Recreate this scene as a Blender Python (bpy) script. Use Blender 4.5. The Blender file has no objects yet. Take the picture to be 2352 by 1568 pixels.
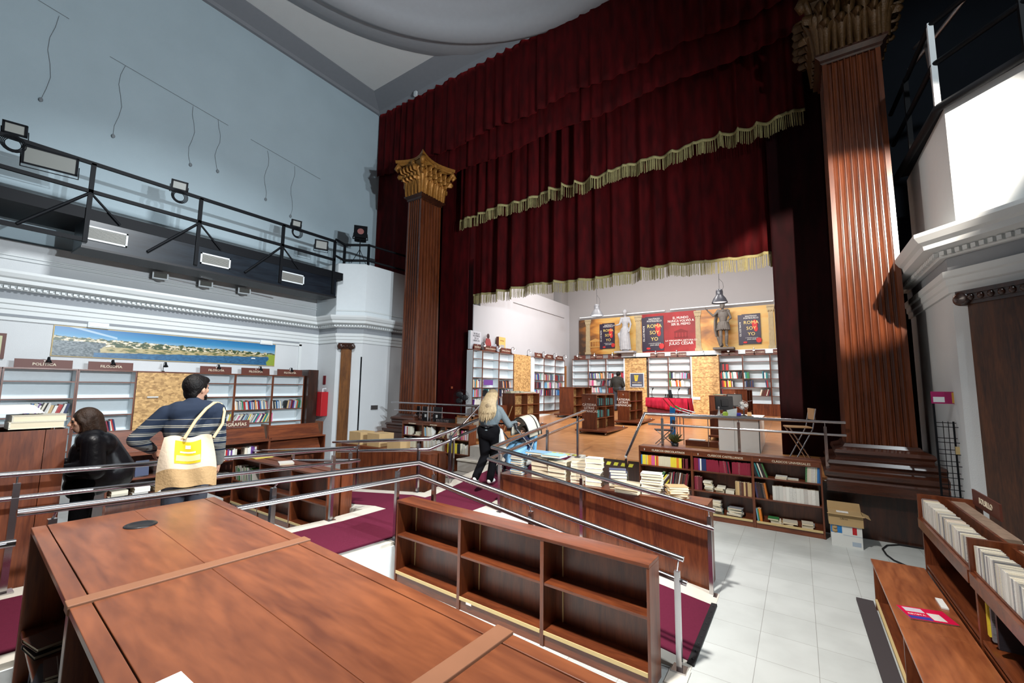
import bpy, bmesh, math, random
from math import sin, cos, pi, radians, sqrt, atan2, hypot
from mathutils import Vector as V, Matrix as M4
SC = bpy.context.scene
COL = SC.collection
random.seed(7)

# ------------------------------------------------------------------ materials
def new_mat(name):
    m = bpy.data.materials.new(name); m.use_nodes = True
    nt = m.node_tree; return m, nt, nt.nodes['Principled BSDF']
def setp(b, **k):
    for n, v in k.items():
        n = n.replace('_', ' ')
        if n in b.inputs: b.inputs[n].default_value = v
def flat(name, col, rough=.6, metal=0., noise=.0, nscale=8., bump=0., bscale=60., spec=.35, coat=0.):
    m, nt, b = new_mat(name)
    setp(b, Base_Color=(*col, 1), Roughness=rough, Metallic=metal)
    if coat: setp(b, Coat_Weight=coat, Coat_Roughness=.2)
    if spec is not None: b.inputs['Specular IOR Level'].default_value = spec
    tc = nt.nodes.new('ShaderNodeTexCoord')
    n = nt.nodes.new('ShaderNodeTexNoise'); n.inputs['Scale'].default_value = nscale; n.inputs['Detail'].default_value = 4
    nt.links.new(tc.outputs['Object'], n.inputs['Vector'])
    mx = nt.nodes.new('ShaderNodeMix'); mx.data_type = 'RGBA'
    a = max(noise, .03)
    mx.inputs[6].default_value = (*[c*(1-a) for c in col], 1); mx.inputs[7].default_value = (*[min(1, c*(1+a)) for c in col], 1)
    nt.links.new(n.outputs['Fac'], mx.inputs[0]); nt.links.new(mx.outputs[2], b.inputs['Base Color'])
    if bump:
        n2 = nt.nodes.new('ShaderNodeTexNoise'); n2.inputs['Scale'].default_value = bscale; n2.inputs['Detail'].default_value = 3
        nt.links.new(tc.outputs['Object'], n2.inputs['Vector'])
        bp = nt.nodes.new('ShaderNodeBump'); bp.inputs['Strength'].default_value = bump; bp.inputs['Distance'].default_value = .01
        nt.links.new(n2.outputs['Fac'], bp.inputs['Height']); nt.links.new(bp.outputs['Normal'], b.inputs['Normal'])
    return m
def wood(name, c1, c2, axis=0, scale=3., rough=.35, coat=.3, stretch=9., dist=1.2):
    m, nt, b = new_mat(name)
    tc = nt.nodes.new('ShaderNodeTexCoord'); mp = nt.nodes.new('ShaderNodeMapping')
    s = [stretch, stretch, stretch]; s[axis] = 1.
    mp.inputs['Scale'].default_value = s
    nt.links.new(tc.outputs['Object'], mp.inputs['Vector'])
    n1 = nt.nodes.new('ShaderNodeTexNoise'); n1.inputs['Scale'].default_value = scale*.35; n1.inputs['Detail'].default_value = 3; n1.inputs['Distortion'].default_value = dist
    n2 = nt.nodes.new('ShaderNodeTexNoise'); n2.inputs['Scale'].default_value = scale*3; n2.inputs['Detail'].default_value = 6; n2.inputs['Distortion'].default_value = .3
    nt.links.new(mp.outputs[0], n1.inputs['Vector']); nt.links.new(mp.outputs[0], n2.inputs['Vector'])
    ad = nt.nodes.new('ShaderNodeMath'); ad.operation = 'MULTIPLY_ADD'; ad.inputs[1].default_value = .35
    nt.links.new(n2.outputs['Fac'], ad.inputs[0]); 
    mu = nt.nodes.new('ShaderNodeMath'); mu.operation = 'MULTIPLY'; mu.inputs[1].default_value = .65
    nt.links.new(n1.outputs['Fac'], mu.inputs[0]); nt.links.new(mu.outputs[0], ad.inputs[2])
    r = nt.nodes.new('ShaderNodeValToRGB'); r.color_ramp.elements[0].position = .36; r.color_ramp.elements[1].position = .64
    r.color_ramp.elements[0].color = (*c1, 1); r.color_ramp.elements[1].color = (*c2, 1)
    nt.links.new(ad.outputs[0], r.inputs[0]); nt.links.new(r.outputs[0], b.inputs['Base Color'])
    setp(b, Roughness=rough, Coat_Weight=coat, Coat_Roughness=.25)
    return m
def emis(name, col, st):
    m, nt, b = new_mat(name); setp(b, Base_Color=(*col, 1), Emission_Color=(*col, 1), Emission_Strength=st); return m

W1, W2 = (.070, .016, .006), (.175, .045, .014)
MT = {}
MT['wood'] = wood('red brown laminate', W1, W2, 0)
MT['woody'] = wood('red brown laminate deep', W1, W2, 1)
MT['woodz'] = wood('red brown laminate upright', W1, W2, 2)
MT['tablewood'] = wood('orange brown table laminate', (.100, .027, .011), (.225, .070, .026), 0, 1.6, .36, .25, 5., 2.2)
MT['darkwood'] = wood('dark mahogany', (.014, .005, .003), (.050, .014, .006), 2, 3, .3, .4)
MT['mahog'] = wood('fluted mahogany', (.070, .017, .006), (.150, .040, .013), 2, 1.5, .22, .6)
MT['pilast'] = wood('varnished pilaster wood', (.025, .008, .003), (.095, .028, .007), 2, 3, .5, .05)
MT['pilast_lit'] = wood('lit pilaster wood', (.085,.030,.007), (.20,.075,.016), 2, 3, .5, .05)  # left pilaster's brighter light is put into the wood colour
MT['doorwood'] = wood('orange door wood', (.25, .09, .02), (.45, .18, .05), 2, 3, .4, .2)
MT['signwood'] = flat('brown sign board', (.105, .03, .02), .45)
MT['edge'] = flat('pale edge strip', (.55, .42, .20), .5)
MT['basewood'] = wood('column base wood', (.030,.009,.005), (.080,.022,.009), 0, 2, .25, .6)
MT['white'] = flat('white paint', (.70, .75, .77), .75, noise=.03, bump=.15, bscale=40)
MT['wallblue'] = flat('bluish wall paint', (.42, .52, .57), .9, noise=.07, nscale=1.2, bump=.25, bscale=90)
MT['wallgrey'] = flat('warm white plaster', (.60, .62, .63), .85, noise=.04, nscale=2, bump=.3, bscale=70)
MT['frieze'] = flat('grey frieze paint', (.27, .29, .31), .85, noise=.05, bump=.2)
MT['cornice'] = flat('cornice white', (.66, .69, .69), .8, noise=.03, nscale=3)
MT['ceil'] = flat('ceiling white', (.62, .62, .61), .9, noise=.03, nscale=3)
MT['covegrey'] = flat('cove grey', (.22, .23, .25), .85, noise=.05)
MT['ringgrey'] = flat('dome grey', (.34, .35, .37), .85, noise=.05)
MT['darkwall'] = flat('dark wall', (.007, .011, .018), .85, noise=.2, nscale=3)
MT['stagewall'] = flat('stage wall white', (.45, .44, .45), .85, noise=.02, nscale=2, bump=.1)
MT['stagewall2'] = flat('stage back wall', (.27, .255, .25), .85, noise=.03, nscale=2)
MT['black'] = flat('black steel', (.004, .005, .007), .6, spec=.15)
MT['blackbox'] = wood('black stained ash', (.003, .005, .009), (.010, .016, .024), 1, 2, .3, .12)
MT['plastic'] = flat('black plastic', (.012, .012, .014), .4)
MT['chrome'] = flat('polished steel', (.56, .55, .57), .2, 1.)
MT['steel'] = flat('dull steel', (.45, .44, .44), .4, 1.)
MT['marble'] = flat('cream marble', (.60, .57, .50), .35, noise=.1, nscale=6)
MT['carpet'] = flat('wine carpet', (.135, .017, .042), .95, noise=.12, nscale=40, bump=.8, bscale=400, spec=.1)
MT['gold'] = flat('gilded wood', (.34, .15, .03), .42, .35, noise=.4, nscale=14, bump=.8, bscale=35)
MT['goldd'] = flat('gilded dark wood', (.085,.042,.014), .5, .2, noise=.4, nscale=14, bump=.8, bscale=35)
MT['fringe'] = flat('gold fringe', (.33, .285, .125), .7, noise=.35, nscale=25)
MT['lett'] = flat('cream lettering', (.75, .68, .52), .5)
MT['lettw'] = flat('white lettering', (.80, .78, .72), .5)
MT['red'] = flat('red enamel', (.42, .015, .02), .35)
MT['card'] = flat('brown cardboard', (.42, .29, .14), .8, noise=.08)
MT['paper'] = flat('white paper', (.75, .75, .72), .8)
MT['cream'] = flat('cream page block', (.66, .58, .42), .8, noise=.06, nscale=40)
MT['blue'] = flat('blue paint', (.02, .17, .45), .4)
MT['glass'] = flat('lamp glass', (.55, .58, .6), .1)
MT['skin'] = flat('skin', (.55, .30, .20), .55, noise=.05, nscale=20)
MT['whitedesk'] = flat('white desk panel', (.82, .86, .84), .35)
MT['rubber'] = flat('rubber', (.01, .01, .012), .6)
MT['beige'] = flat('beige wood veneer', (.55, .33, .16), .45, noise=.1)
def m_velvet(name, col, amt=.6):
    m, nt, b = new_mat(name); setp(b, Base_Color=(*col, 1), Roughness=.85)
    b.inputs['Sheen Weight'].default_value = amt; b.inputs['Sheen Roughness'].default_value = .35
    b.inputs['Sheen Tint'].default_value = (1, .05, .06, 1); b.inputs['Specular IOR Level'].default_value = .15
    n = nt.nodes.new('ShaderNodeTexNoise'); n.inputs['Scale'].default_value = 6; n.inputs['Detail'].default_value = 5
    tc = nt.nodes.new('ShaderNodeTexCoord'); mp = nt.nodes.new('ShaderNodeMapping'); mp.inputs['Scale'].default_value = (1, 1, .25)
    nt.links.new(tc.outputs['Object'], mp.inputs[0]); nt.links.new(mp.outputs[0], n.inputs['Vector'])
    r = nt.nodes.new('ShaderNodeValToRGB'); r.color_ramp.elements[0].position = .35; r.color_ramp.elements[1].position = .7
    r.color_ramp.elements[0].color = (*[c*.55 for c in col], 1); r.color_ramp.elements[1].color = (*[c*1.35 for c in col], 1)
    nt.links.new(n.outputs['Fac'], r.inputs[0]); nt.links.new(r.outputs[0], b.inputs['Base Color'])
    return m
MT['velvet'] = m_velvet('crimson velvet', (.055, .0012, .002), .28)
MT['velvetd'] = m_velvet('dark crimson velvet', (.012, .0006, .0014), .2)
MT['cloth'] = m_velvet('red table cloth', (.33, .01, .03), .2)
def m_tiles():
    m, nt, b = new_mat('white floor tiles')
    tc = nt.nodes.new('ShaderNodeTexCoord'); mp = nt.nodes.new('ShaderNodeMapping'); mp.inputs['Location'].default_value = (.40, .24, 0)
    br = nt.nodes.new('ShaderNodeTexBrick'); br.offset = 0; br.inputs['Scale'].default_value = 1
    br.inputs['Brick Width'].default_value = .435; br.inputs['Row Height'].default_value = .475; br.inputs['Mortar Size'].default_value = .0022
    br.inputs['Color1'].default_value = (.50, .53, .515, 1); br.inputs['Color2'].default_value = (.53, .56, .545, 1); br.inputs['Mortar'].default_value = (.26, .26, .25, 1)
    br.inputs['Mortar Smooth'].default_value = .2
    nt.links.new(tc.outputs['Object'], mp.inputs[0]); nt.links.new(mp.outputs[0], br.inputs[0])
    n = nt.nodes.new('ShaderNodeTexNoise'); n.inputs['Scale'].default_value = 2.2; n.inputs['Detail'].default_value = 5
    nt.links.new(tc.outputs['Object'], n.inputs['Vector'])
    mx = nt.nodes.new('ShaderNodeMix'); mx.data_type = 'RGBA'; mx.blend_type = 'MULTIPLY'; mx.inputs[0].default_value = 1
    r = nt.nodes.new('ShaderNodeValToRGB'); r.color_ramp.elements[0].color = (.88, .88, .88, 1); r.color_ramp.elements[0].position = .35; r.color_ramp.elements[1].position = .6
    nt.links.new(n.outputs['Fac'], r.inputs[0]); nt.links.new(br.outputs['Color'], mx.inputs[6]); nt.links.new(r.outputs[0], mx.inputs[7])
    nt.links.new(mx.outputs[2], b.inputs['Base Color']); setp(b, Roughness=.38)
    return m
MT['tiles'] = m_tiles()
def m_osb():
    m, nt, b = new_mat('oriented strand board')
    tc = nt.nodes.new('ShaderNodeTexCoord')
    mp = nt.nodes.new('ShaderNodeMapping'); mp.inputs['Scale'].default_value = (20, 20, 30)
    vo = nt.nodes.new('ShaderNodeTexVoronoi'); vo.inputs['Scale'].default_value = 1.6
    n = nt.nodes.new('ShaderNodeTexNoise'); n.inputs['Scale'].default_value = 2.5; n.inputs['Distortion'].default_value = 3; n.inputs['Detail'].default_value = 5
    nt.links.new(tc.outputs['Object'], mp.inputs[0]); nt.links.new(mp.outputs[0], n.inputs['Vector'])
    mxv = nt.nodes.new('ShaderNodeMix'); mxv.data_type = 'VECTOR'; mxv.inputs[0].default_value = .45
    nt.links.new(mp.outputs[0], mxv.inputs[4]); nt.links.new(n.outputs['Color'], mxv.inputs[5]); nt.links.new(mxv.outputs[1], vo.inputs['Vector'])
    r = nt.nodes.new('ShaderNodeValToRGB'); e = r.color_ramp.elements
    e[0].color = (.24, .12, .035, 1); e[1].color = (.70, .43, .17, 1); e[0].position = .2; e[1].position = .8
    ad = nt.nodes.new('ShaderNodeMath'); ad.operation = 'MULTIPLY_ADD'; ad.inputs[1].default_value = .5
    sp = nt.nodes.new('ShaderNodeSeparateColor'); nt.links.new(vo.outputs['Color'], sp.inputs[0])
    mu = nt.nodes.new('ShaderNodeMath'); mu.operation = 'MULTIPLY'; mu.inputs[1].default_value = .55
    nt.links.new(n.outputs['Fac'], mu.inputs[0]); nt.links.new(sp.outputs[0], ad.inputs[0]); nt.links.new(mu.outputs[0], ad.inputs[2])
    nt.links.new(ad.outputs[0], r.inputs[0]); nt.links.new(r.outputs[0], b.inputs['Base Color']); setp(b, Roughness=.5)
    return m
MT['osb'] = m_osb()
def m_parquet():
    m, nt, b = new_mat('orange stage floor')
    tc = nt.nodes.new('ShaderNodeTexCoord')
    br = nt.nodes.new('ShaderNodeTexBrick'); br.offset = 0; br.inputs['Scale'].default_value = 1
    br.inputs['Brick Width'].default_value = 1.22; br.inputs['Row Height'].default_value = .61; br.inputs['Mortar Size'].default_value = .004
    br.inputs['Color1'].default_value = (.46, .20, .07, 1); br.inputs['Color2'].default_value = (.54, .25, .095, 1); br.inputs['Mortar'].default_value = (.22, .09, .035, 1)
    nt.links.new(tc.outputs['Object'], br.inputs[0])
    n = nt.nodes.new('ShaderNodeTexNoise'); n.inputs['Scale'].default_value = 3; n.inputs['Detail'].default_value = 6; n.inputs['Distortion'].default_value = 1
    mp = nt.nodes.new('ShaderNodeMapping'); mp.inputs['Scale'].default_value = (1, 3, 1)
    nt.links.new(tc.outputs['Object'], mp.inputs[0]); nt.links.new(mp.outputs[0], n.inputs['Vector'])
    mx = nt.nodes.new('ShaderNodeMix'); mx.data_type = 'RGBA'; mx.blend_type = 'MULTIPLY'; mx.inputs[0].default_value = 1
    r = nt.nodes.new('ShaderNodeValToRGB'); r.color_ramp.elements[0].color = (.72, .68, .62, 1); r.color_ramp.elements[0].position = .3; r.color_ramp.elements[1].position = .65
    nt.links.new(n.outputs['Fac'], r.inputs[0]); nt.links.new(br.outputs['Color'], mx.inputs[6]); nt.links.new(r.outputs[0], mx.inputs[7])
    nt.links.new(mx.outputs[2], b.inputs['Base Color']); setp(b, Roughness=.28)
    return m
MT['parquet'] = m_parquet()
def m_cover(src):
    m, nt, b = new_mat('book cover '+src)
    if src == 'object':
        oi = nt.nodes.new('ShaderNodeObjectInfo'); col = oi.outputs['Color']; rnd = oi.outputs['Random']
        tc = nt.nodes.new('ShaderNodeTexCoord'); sp = nt.nodes.new('ShaderNodeSeparateXYZ'); nt.links.new(tc.outputs['Generated'], sp.inputs[0])
        n = nt.nodes.new('ShaderNodeTexNoise'); n.inputs['Scale'].default_value = 9; n.noise_dimensions = '4D'
        mp = nt.nodes.new('ShaderNodeMapping'); mp.inputs['Scale'].default_value = (2, .0, 6)
        nt.links.new(tc.outputs['Generated'], mp.inputs[0]); nt.links.new(mp.outputs[0], n.inputs['Vector'])
        mw = nt.nodes.new('ShaderNodeMath'); mw.operation = 'MULTIPLY'; mw.inputs[1].default_value = 40; nt.links.new(rnd, mw.inputs[0]); nt.links.new(mw.outputs[0], n.inputs['W'])
        g = nt.nodes.new('ShaderNodeMath'); g.operation = 'GREATER_THAN'; g.inputs[1].default_value = .62; nt.links.new(n.outputs['Fac'], g.inputs[0])
        mx = nt.nodes.new('ShaderNodeMix'); mx.data_type = 'RGBA'; nt.links.new(g.outputs[0], mx.inputs[0]); nt.links.new(col, mx.inputs[6])
        r2 = nt.nodes.new('ShaderNodeValToRGB'); r2.color_ramp.interpolation = 'CONSTANT'
        e = r2.color_ramp.elements; e[0].color = (.03, .03, .04, 1); e[1].position = .4; e[1].color = (.7, .66, .55, 1)
        x = e.new(.75); x.color = (.5, .12, .04, 1)
        nt.links.new(rnd, r2.inputs[0]); nt.links.new(r2.outputs[0], mx.inputs[7])
        nt.links.new(mx.outputs[2], b.inputs['Base Color'])
    else:
        a = nt.nodes.new('ShaderNodeAttribute'); a.attribute_name = 'Col'; nt.links.new(a.outputs['Color'], b.inputs['Base Color'])
    setp(b, Roughness=.45); return m
MT['cover'] = m_cover('object'); MT['coverv'] = m_cover('vertex')

# ------------------------------------------------------------------ mesh builder
class MB:
    def __init__(s): s.v = []; s.f = []; s.m = []; s.sm = []; s.mi = 0; s.smooth = False; s.X = None
    def add(s, vs, fs, smooth=None):
        o = len(s.v)
        if s.X is not None: vs = [s.X @ V(p) for p in vs]
        s.v += [tuple(p) for p in vs]
        for f in fs: s.f.append(tuple(i+o for i in f)); s.m.append(s.mi); s.sm.append(s.smooth if smooth is None else smooth)
        return s
    def box(s, x0, x1, y0, y1, z0, z1):
        if x0 > x1: x0, x1 = x1, x0
        if y0 > y1: y0, y1 = y1, y0
        if z0 > z1: z0, z1 = z1, z0
        return s.add([(x0,y0,z0),(x1,y0,z0),(x1,y1,z0),(x0,y1,z0),(x0,y0,z1),(x1,y0,z1),(x1,y1,z1),(x0,y1,z1)],
              [(0,3,2,1),(4,5,6,7),(0,1,5,4),(1,2,6,5),(2,3,7,6),(3,0,4,7)])
    def hexa(s, b, t):      # bottom 4 points ccw, top 4 points ccw
        return s.add(list(b)+list(t), [(3,2,1,0),(4,5,6,7),(0,1,5,4),(1,2,6,5),(2,3,7,6),(3,0,4,7)])
    def prism(s, poly, z0, z1):
        n = len(poly)
        return s.add([(x,y,z0) for x,y in poly]+[(x,y,z1) for x,y in poly], [tuple(range(n))[::-1], tuple(range(n,2*n))]+[(i,(i+1)%n,(i+1)%n+n,i+n) for i in range(n)])
    def extr(s, prof, p0, p1, out, up=(0,0,1)):
        """profile [(o,z)] swept along p0->p1; out = outward direction"""
        o = V(out); u = V(up); n = len(prof)
        vs = [V(p0)+o*a+u*b for a,b in prof]+[V(p1)+o*a+u*b for a,b in prof]
        return s.add(vs, [tuple(range(n)), tuple(range(n,2*n))[::-1]]+[(i+n,(i+1)%n+n,(i+1)%n,i) for i in range(n)])
    def tube(s, pts, r, n=10, cap=True):
        pts = [V(p) for p in pts]; rs = r if isinstance(r,(list,tuple)) else [r]*len(pts)
        rings = []; prev = None
        for i,p in enumerate(pts):
            if i == 0: d = pts[1]-p
            elif i == len(pts)-1: d = p-pts[i-1]
            else: d = (pts[i+1]-p).normalized()+(p-pts[i-1]).normalized()
            if d.length < 1e-9: d = V((0,0,1))
            d.normalize()
            a = prev if prev is not None else (V((0,0,1)) if abs(d.z) < .9 else V((1,0,0)))
            u = (a-d*a.dot(d)).normalized(); w = d.cross(u); prev = u
            k = 1.
            if 0 < i < len(pts)-1:
                c = (pts[i+1]-p).normalized().dot((p-pts[i-1]).normalized()); k = 1/max(.5, sqrt(max(.01,(1+c)/2)))
            rings.append([p+(u*cos(2*pi*j/n)+w*sin(2*pi*j/n))*rs[i]*k for j in range(n)])
        vs = [q for R in rings for q in R]; fs = []
        for i in range(len(rings)-1):
            for j in range(n): fs.append((i*n+j, i*n+(j+1)%n, (i+1)*n+(j+1)%n, (i+1)*n+j))
        s.add(vs, fs, True)
        if cap: s.add(rings[0], [tuple(range(n))[::-1]], False); s.add(rings[-1], [tuple(range(n))], False)
        return s
    def ball(s, c, r, n=12, m=8, sc=(1,1,1), R=None):
        c = V(c); vs = []; fs = []
        for i in range(m+1):
            t = pi*i/m
            for j in range(n):
                p = V((sin(t)*cos(2*pi*j/n)*sc[0], sin(t)*sin(2*pi*j/n)*sc[1], cos(t)*sc[2]))*r
                if R is not None: p = R @ p
                vs.append(c+p)
        for i in range(m):
            for j in range(n): fs.append((i*n+j, (i+1)*n+j, (i+1)*n+(j+1)%n, i*n+(j+1)%n))
        return s.add(vs, fs, True)
    def lathe(s, prof, c=(0,0,0), n=24, ax=(0,0,1)):
        c = V(c); q = V((0,0,1)).rotation_difference(V(ax)).to_matrix(); vs = []; fs = []
        for r,z in prof:
            for j in range(n): vs.append(c+q @ V((r*cos(2*pi*j/n), r*sin(2*pi*j/n), z)))
        for i in range(len(prof)-1):
            for j in range(n): fs.append((i*n+j, i*n+(j+1)%n, (i+1)*n+(j+1)%n, (i+1)*n+j))
        return s.add(vs, fs, True)
    def cone(s, p0, p1, r0, r1, n=12): return s.tube([p0,p1],[r0,r1],n)
    def caps(s, p0, p1, r0, r1, n=12):
        s.tube([p0,p1],[r0,r1],n,False); s.ball(p0,r0,n,8); s.ball(p1,r1,n,8); return s
    def grid(s, fn, nu, nv, smooth=True):
        vs = [fn(i/nu, j/nv) for j in range(nv+1) for i in range(nu+1)]; w = nu+1
        return s.add(vs, [(j*w+i, j*w+i+1, (j+1)*w+i+1, (j+1)*w+i) for j in range(nv) for i in range(nu)], smooth)
    def build(s, name, mats, parent=None, world=True, bevel=0, solid=0, remesh=0, smoothit=0, kind=None, sub=0, shade=False):
        me = bpy.data.meshes.new(name)
        vs = s.v
        if parent is not None and world:
            o = V((0,0,0)); p = parent; mats_ = []
            while p is not None: mats_.append(p.matrix_basis); p = p.parent
            Mx = M4.Identity(4)
            for a in mats_: Mx = a @ Mx
            inv = Mx.inverted(); vs = [inv @ V(p) for p in vs]
        elif parent is None and vs:   # origin at the base centre of the thing
            xs = [p[0] for p in vs]; ys = [p[1] for p in vs]; zs = [p[2] for p in vs]
            c = V(((min(xs)+max(xs))/2, (min(ys)+max(ys))/2, min(zs))); vs = [V(p)-c for p in vs]
        me.from_pydata([tuple(p) for p in vs], [], s.f); 
        mats = mats if isinstance(mats,(list,tuple)) else [mats]
        for m in mats: me.materials.append(MT[m] if isinstance(m,str) else m)
        me.polygons.foreach_set('material_index', s.m); me.polygons.foreach_set('use_smooth', [bool(a) or shade for a in s.sm])
        me.update()
        ob = bpy.data.objects.new(name, me); COL.objects.link(ob)
        if parent is not None: ob.parent = parent
        elif vs: ob.location = c
        if remesh:
            r = ob.modifiers.new('Remesh','REMESH'); r.mode = 'VOXEL'; r.voxel_size = remesh; r.use_smooth_shade = True
        if smoothit:
            r = ob.modifiers.new('Smooth','SMOOTH'); r.factor = .5; r.iterations = smoothit
        if sub: r = ob.modifiers.new('Sub','SUBSURF'); r.levels = sub; r.render_levels = sub
        if solid: r = ob.modifiers.new('Solid','SOLIDIFY'); r.thickness = solid; r.offset = 0
        if bevel:
            r = ob.modifiers.new('Bevel','BEVEL'); r.width = bevel; r.segments = 2; r.limit_method = 'ANGLE'; r.harden_normals = False
        if kind: ob['kind'] = kind
        return ob
def tag(o, label, cat, group=None):
    o['label'] = label; o['category'] = cat
    if group: o['group'] = group
    return o
def thing(name, label, cat, loc=(0,0,0), rz=0, group=None):
    o = bpy.data.objects.new(name, None); COL.objects.link(o); o.empty_display_size = .1
    o.location = loc; o.rotation_euler = (0,0,rz); 
    o.matrix_basis = M4.Translation(V(loc)) @ M4.Rotation(rz,4,'Z')
    return tag(o, label, cat, group)
def struct(name, mb, mat, **k):
    o = mb.build(name, mat, **k); o['kind'] = 'structure'; return o
def text(s, size, mat, parent, mw, name='lettering', ext=.002, align='CENTER', sx=1., bold=0):
    cu = bpy.data.curves.new('t','FONT'); cu.body = s; cu.size = size; cu.extrude = ext; cu.align_x = align; cu.align_y = 'CENTER'; cu.space_line = .95; cu.offset = bold; cu.resolution_u = 2
    ob = bpy.data.objects.new('t', cu); COL.objects.link(ob)
    bpy.context.view_layer.update()
    me = bpy.data.meshes.new_from_object(ob.evaluated_get(bpy.context.evaluated_depsgraph_get()))
    bpy.data.objects.remove(ob); bpy.data.curves.remove(cu)
    b = MB(); X = mw @ M4.Diagonal((sx,1,1,1))
    b.v = [tuple(X @ v.co) for v in me.vertices]; b.f = [tuple(p.vertices) for p in me.polygons]; b.m = [0]*len(b.f); b.sm = [False]*len(b.f)
    bpy.data.meshes.remove(me)
    return b.build(name, mat, parent)
def facing(pos, normal, up=(0,0,1)):      # matrix whose local xy plane faces `normal`
    z = V(normal).normalized(); u = V(up); x = u.cross(z).normalized(); y = z.cross(x)
    m = M4((x,y,z)).transposed().to_4x4(); m.translation = V(pos); return m
_o1 = 'first second third fourth fifth sixth seventh eighth ninth tenth eleventh twelfth thirteenth fourteenth fifteenth sixteenth seventeenth eighteenth nineteenth'.split()
_t = {20:'twent',30:'thirt',40:'fort',50:'fift',60:'sixt',70:'sevent'}
ORD = _o1+[(_t[d]+'ieth') if u == 0 else _t[d]+'y-'+_o1[u-1] for d in _t for u in range(10)]

# ------------------------------------------------------------------ camera
F_PX = 974.83; YAW, PITCH, ROLL = radians(33.917), radians(6.107), radians(.729); CAMH = 2.25
cf = V((-sin(YAW), cos(YAW), 0)); cr = V((cos(YAW), sin(YAW), 0)); cu_ = V((0,0,1))
f2 = cf*cos(PITCH)+cu_*sin(PITCH); u2 = cu_*cos(PITCH)-cf*sin(PITCH)
r3 = cr*cos(ROLL)+u2*sin(ROLL); u3 = u2*cos(ROLL)-cr*sin(ROLL)
cam_d = bpy.data.cameras.new('camera'); cam = bpy.data.objects.new('camera', cam_d); COL.objects.link(cam)
mm = M4((r3, u3, -f2)).transposed().to_4x4(); mm.translation = V((0,0,CAMH)); cam.matrix_world = mm
cam_d.sensor_width = 36; cam_d.lens = 36*F_PX/2352; cam_d.clip_start = .05; cam_d.clip_end = 100
SC.camera = cam
def stz(y): return .82+.06*(y-8.7)        # raked stage floor height
# ================================================================== SETTING
def miter(path):
    out = []
    P = [V((a,b,0)) for a,b in path]
    for i,p in enumerate(P):
        ns = []
        if i > 0: d = (p-P[i-1]).normalized(); ns.append(V((d.y,-d.x,0)))
        if i < len(P)-1: d = (P[i+1]-p).normalized(); ns.append(V((d.y,-d.x,0)))
        n = sum(ns, V()).normalized(); out.append(n/max(.3, n.dot(ns[0])))
    return P, out
def sweep(mb, path, prof, closed=True):
    P, N = miter(path); n = len(prof); vs = []; fs = []
    for p,m in zip(P,N):
        for o,z in prof: vs.append(p+m*o+V((0,0,z)))
    for i in range(len(P)-1):
        for j in range(n if closed else n-1):
            k = (j+1) % n; fs.append((i*n+j, (i+1)*n+j, (i+1)*n+k, i*n+k))
    if closed: fs += [tuple(range(n)), tuple(range((len(P)-1)*n, len(P)*n))[::-1]]
    return mb.add(vs, fs)
# floor
b = MB().box(-13.2, 4.2, -6.5, 10.4, -.2, 0)
fl = struct('floor', b, 'tiles'); 
for v in fl.data.vertices: v.co += fl.location
fl.location = (0,0,0)
nt = MT['tiles'].node_tree
for n_ in nt.nodes:
    if n_.type == 'MAPPING': n_.inputs['Location'].default_value = (.405+.435*40, .408+.478*40, 0)
    if n_.type == 'TEX_BRICK': n_.inputs['Row Height'].default_value = .478
# raised back floor on the left
struct('trim_1', MB().box(-12.5, -5.42, -6.5, 2.55, 0, .32).box(-12.5, -8.15, 2.55, 3.45, 0, .32), flat('grey terrazzo', (.36,.36,.35), .5, noise=.15, nscale=9))
LP = [(-12.5,-6.5),(-12.5,7.66),(-11.55,7.66),(-10.97,8.15),(-10.97,10.0)]
RP = [(1.70,10.0),(1.70,7.6),(2.75,6.34),(3.7,6.34),(3.7,-6.5)]
def wallpoly(path, z0, z1, back):
    poly = list(path)+back
    m = MB(); n = len(poly)
    m.prism(poly, z0, z1); return m
struct('wall_left_lower', wallpoly(LP, 0, 4.3, [(-13.2,10.0),(-13.2,-6.5)]), 'wallgrey')
struct('wall_right_lower', wallpoly(RP, 0, 4.3, [(4.2,-6.5),(4.2,10.0)]), 'wallgrey')
struct('wall_left_pier', wallpoly([(-12.75,7.66),(-11.68,7.66),(-10.99,8.2),(-10.99,9.9),(-12.75,9.9)][::1], 4.3, 6.0, []), 'white')
struct('wall_right_pier', wallpoly([(1.79,9.9),(1.79,7.55),(2.8,6.36),(4.2,6.36),(4.2,9.9)], 4.3, 6.0, []), 'white')
struct('wall_left', MB().box(-13.2,-12.75,-6.5,10.0,4.3,5.0), 'wallgrey')
struct('wall_left_upper', MB().box(-13.3,-12.9,-6.5,10.0,5.0,13.0), 'wallblue')
struct('wall_right_upper', MB().box(3.75,4.2,-6.5,10.0,4.3,13.0), 'darkwall')  # this wall is unlit; its darkness is put into the paint
struct('wall_rear', MB().box(-13.2,4.2,-6.7,-6.5,0,13.0), 'wallgrey')
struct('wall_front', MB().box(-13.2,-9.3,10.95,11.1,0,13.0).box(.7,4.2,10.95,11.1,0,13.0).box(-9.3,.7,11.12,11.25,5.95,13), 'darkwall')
struct('ceiling', MB().box(-13.2,4.2,-6.5,11.3,12.8,13.0), 'ceil')
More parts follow.
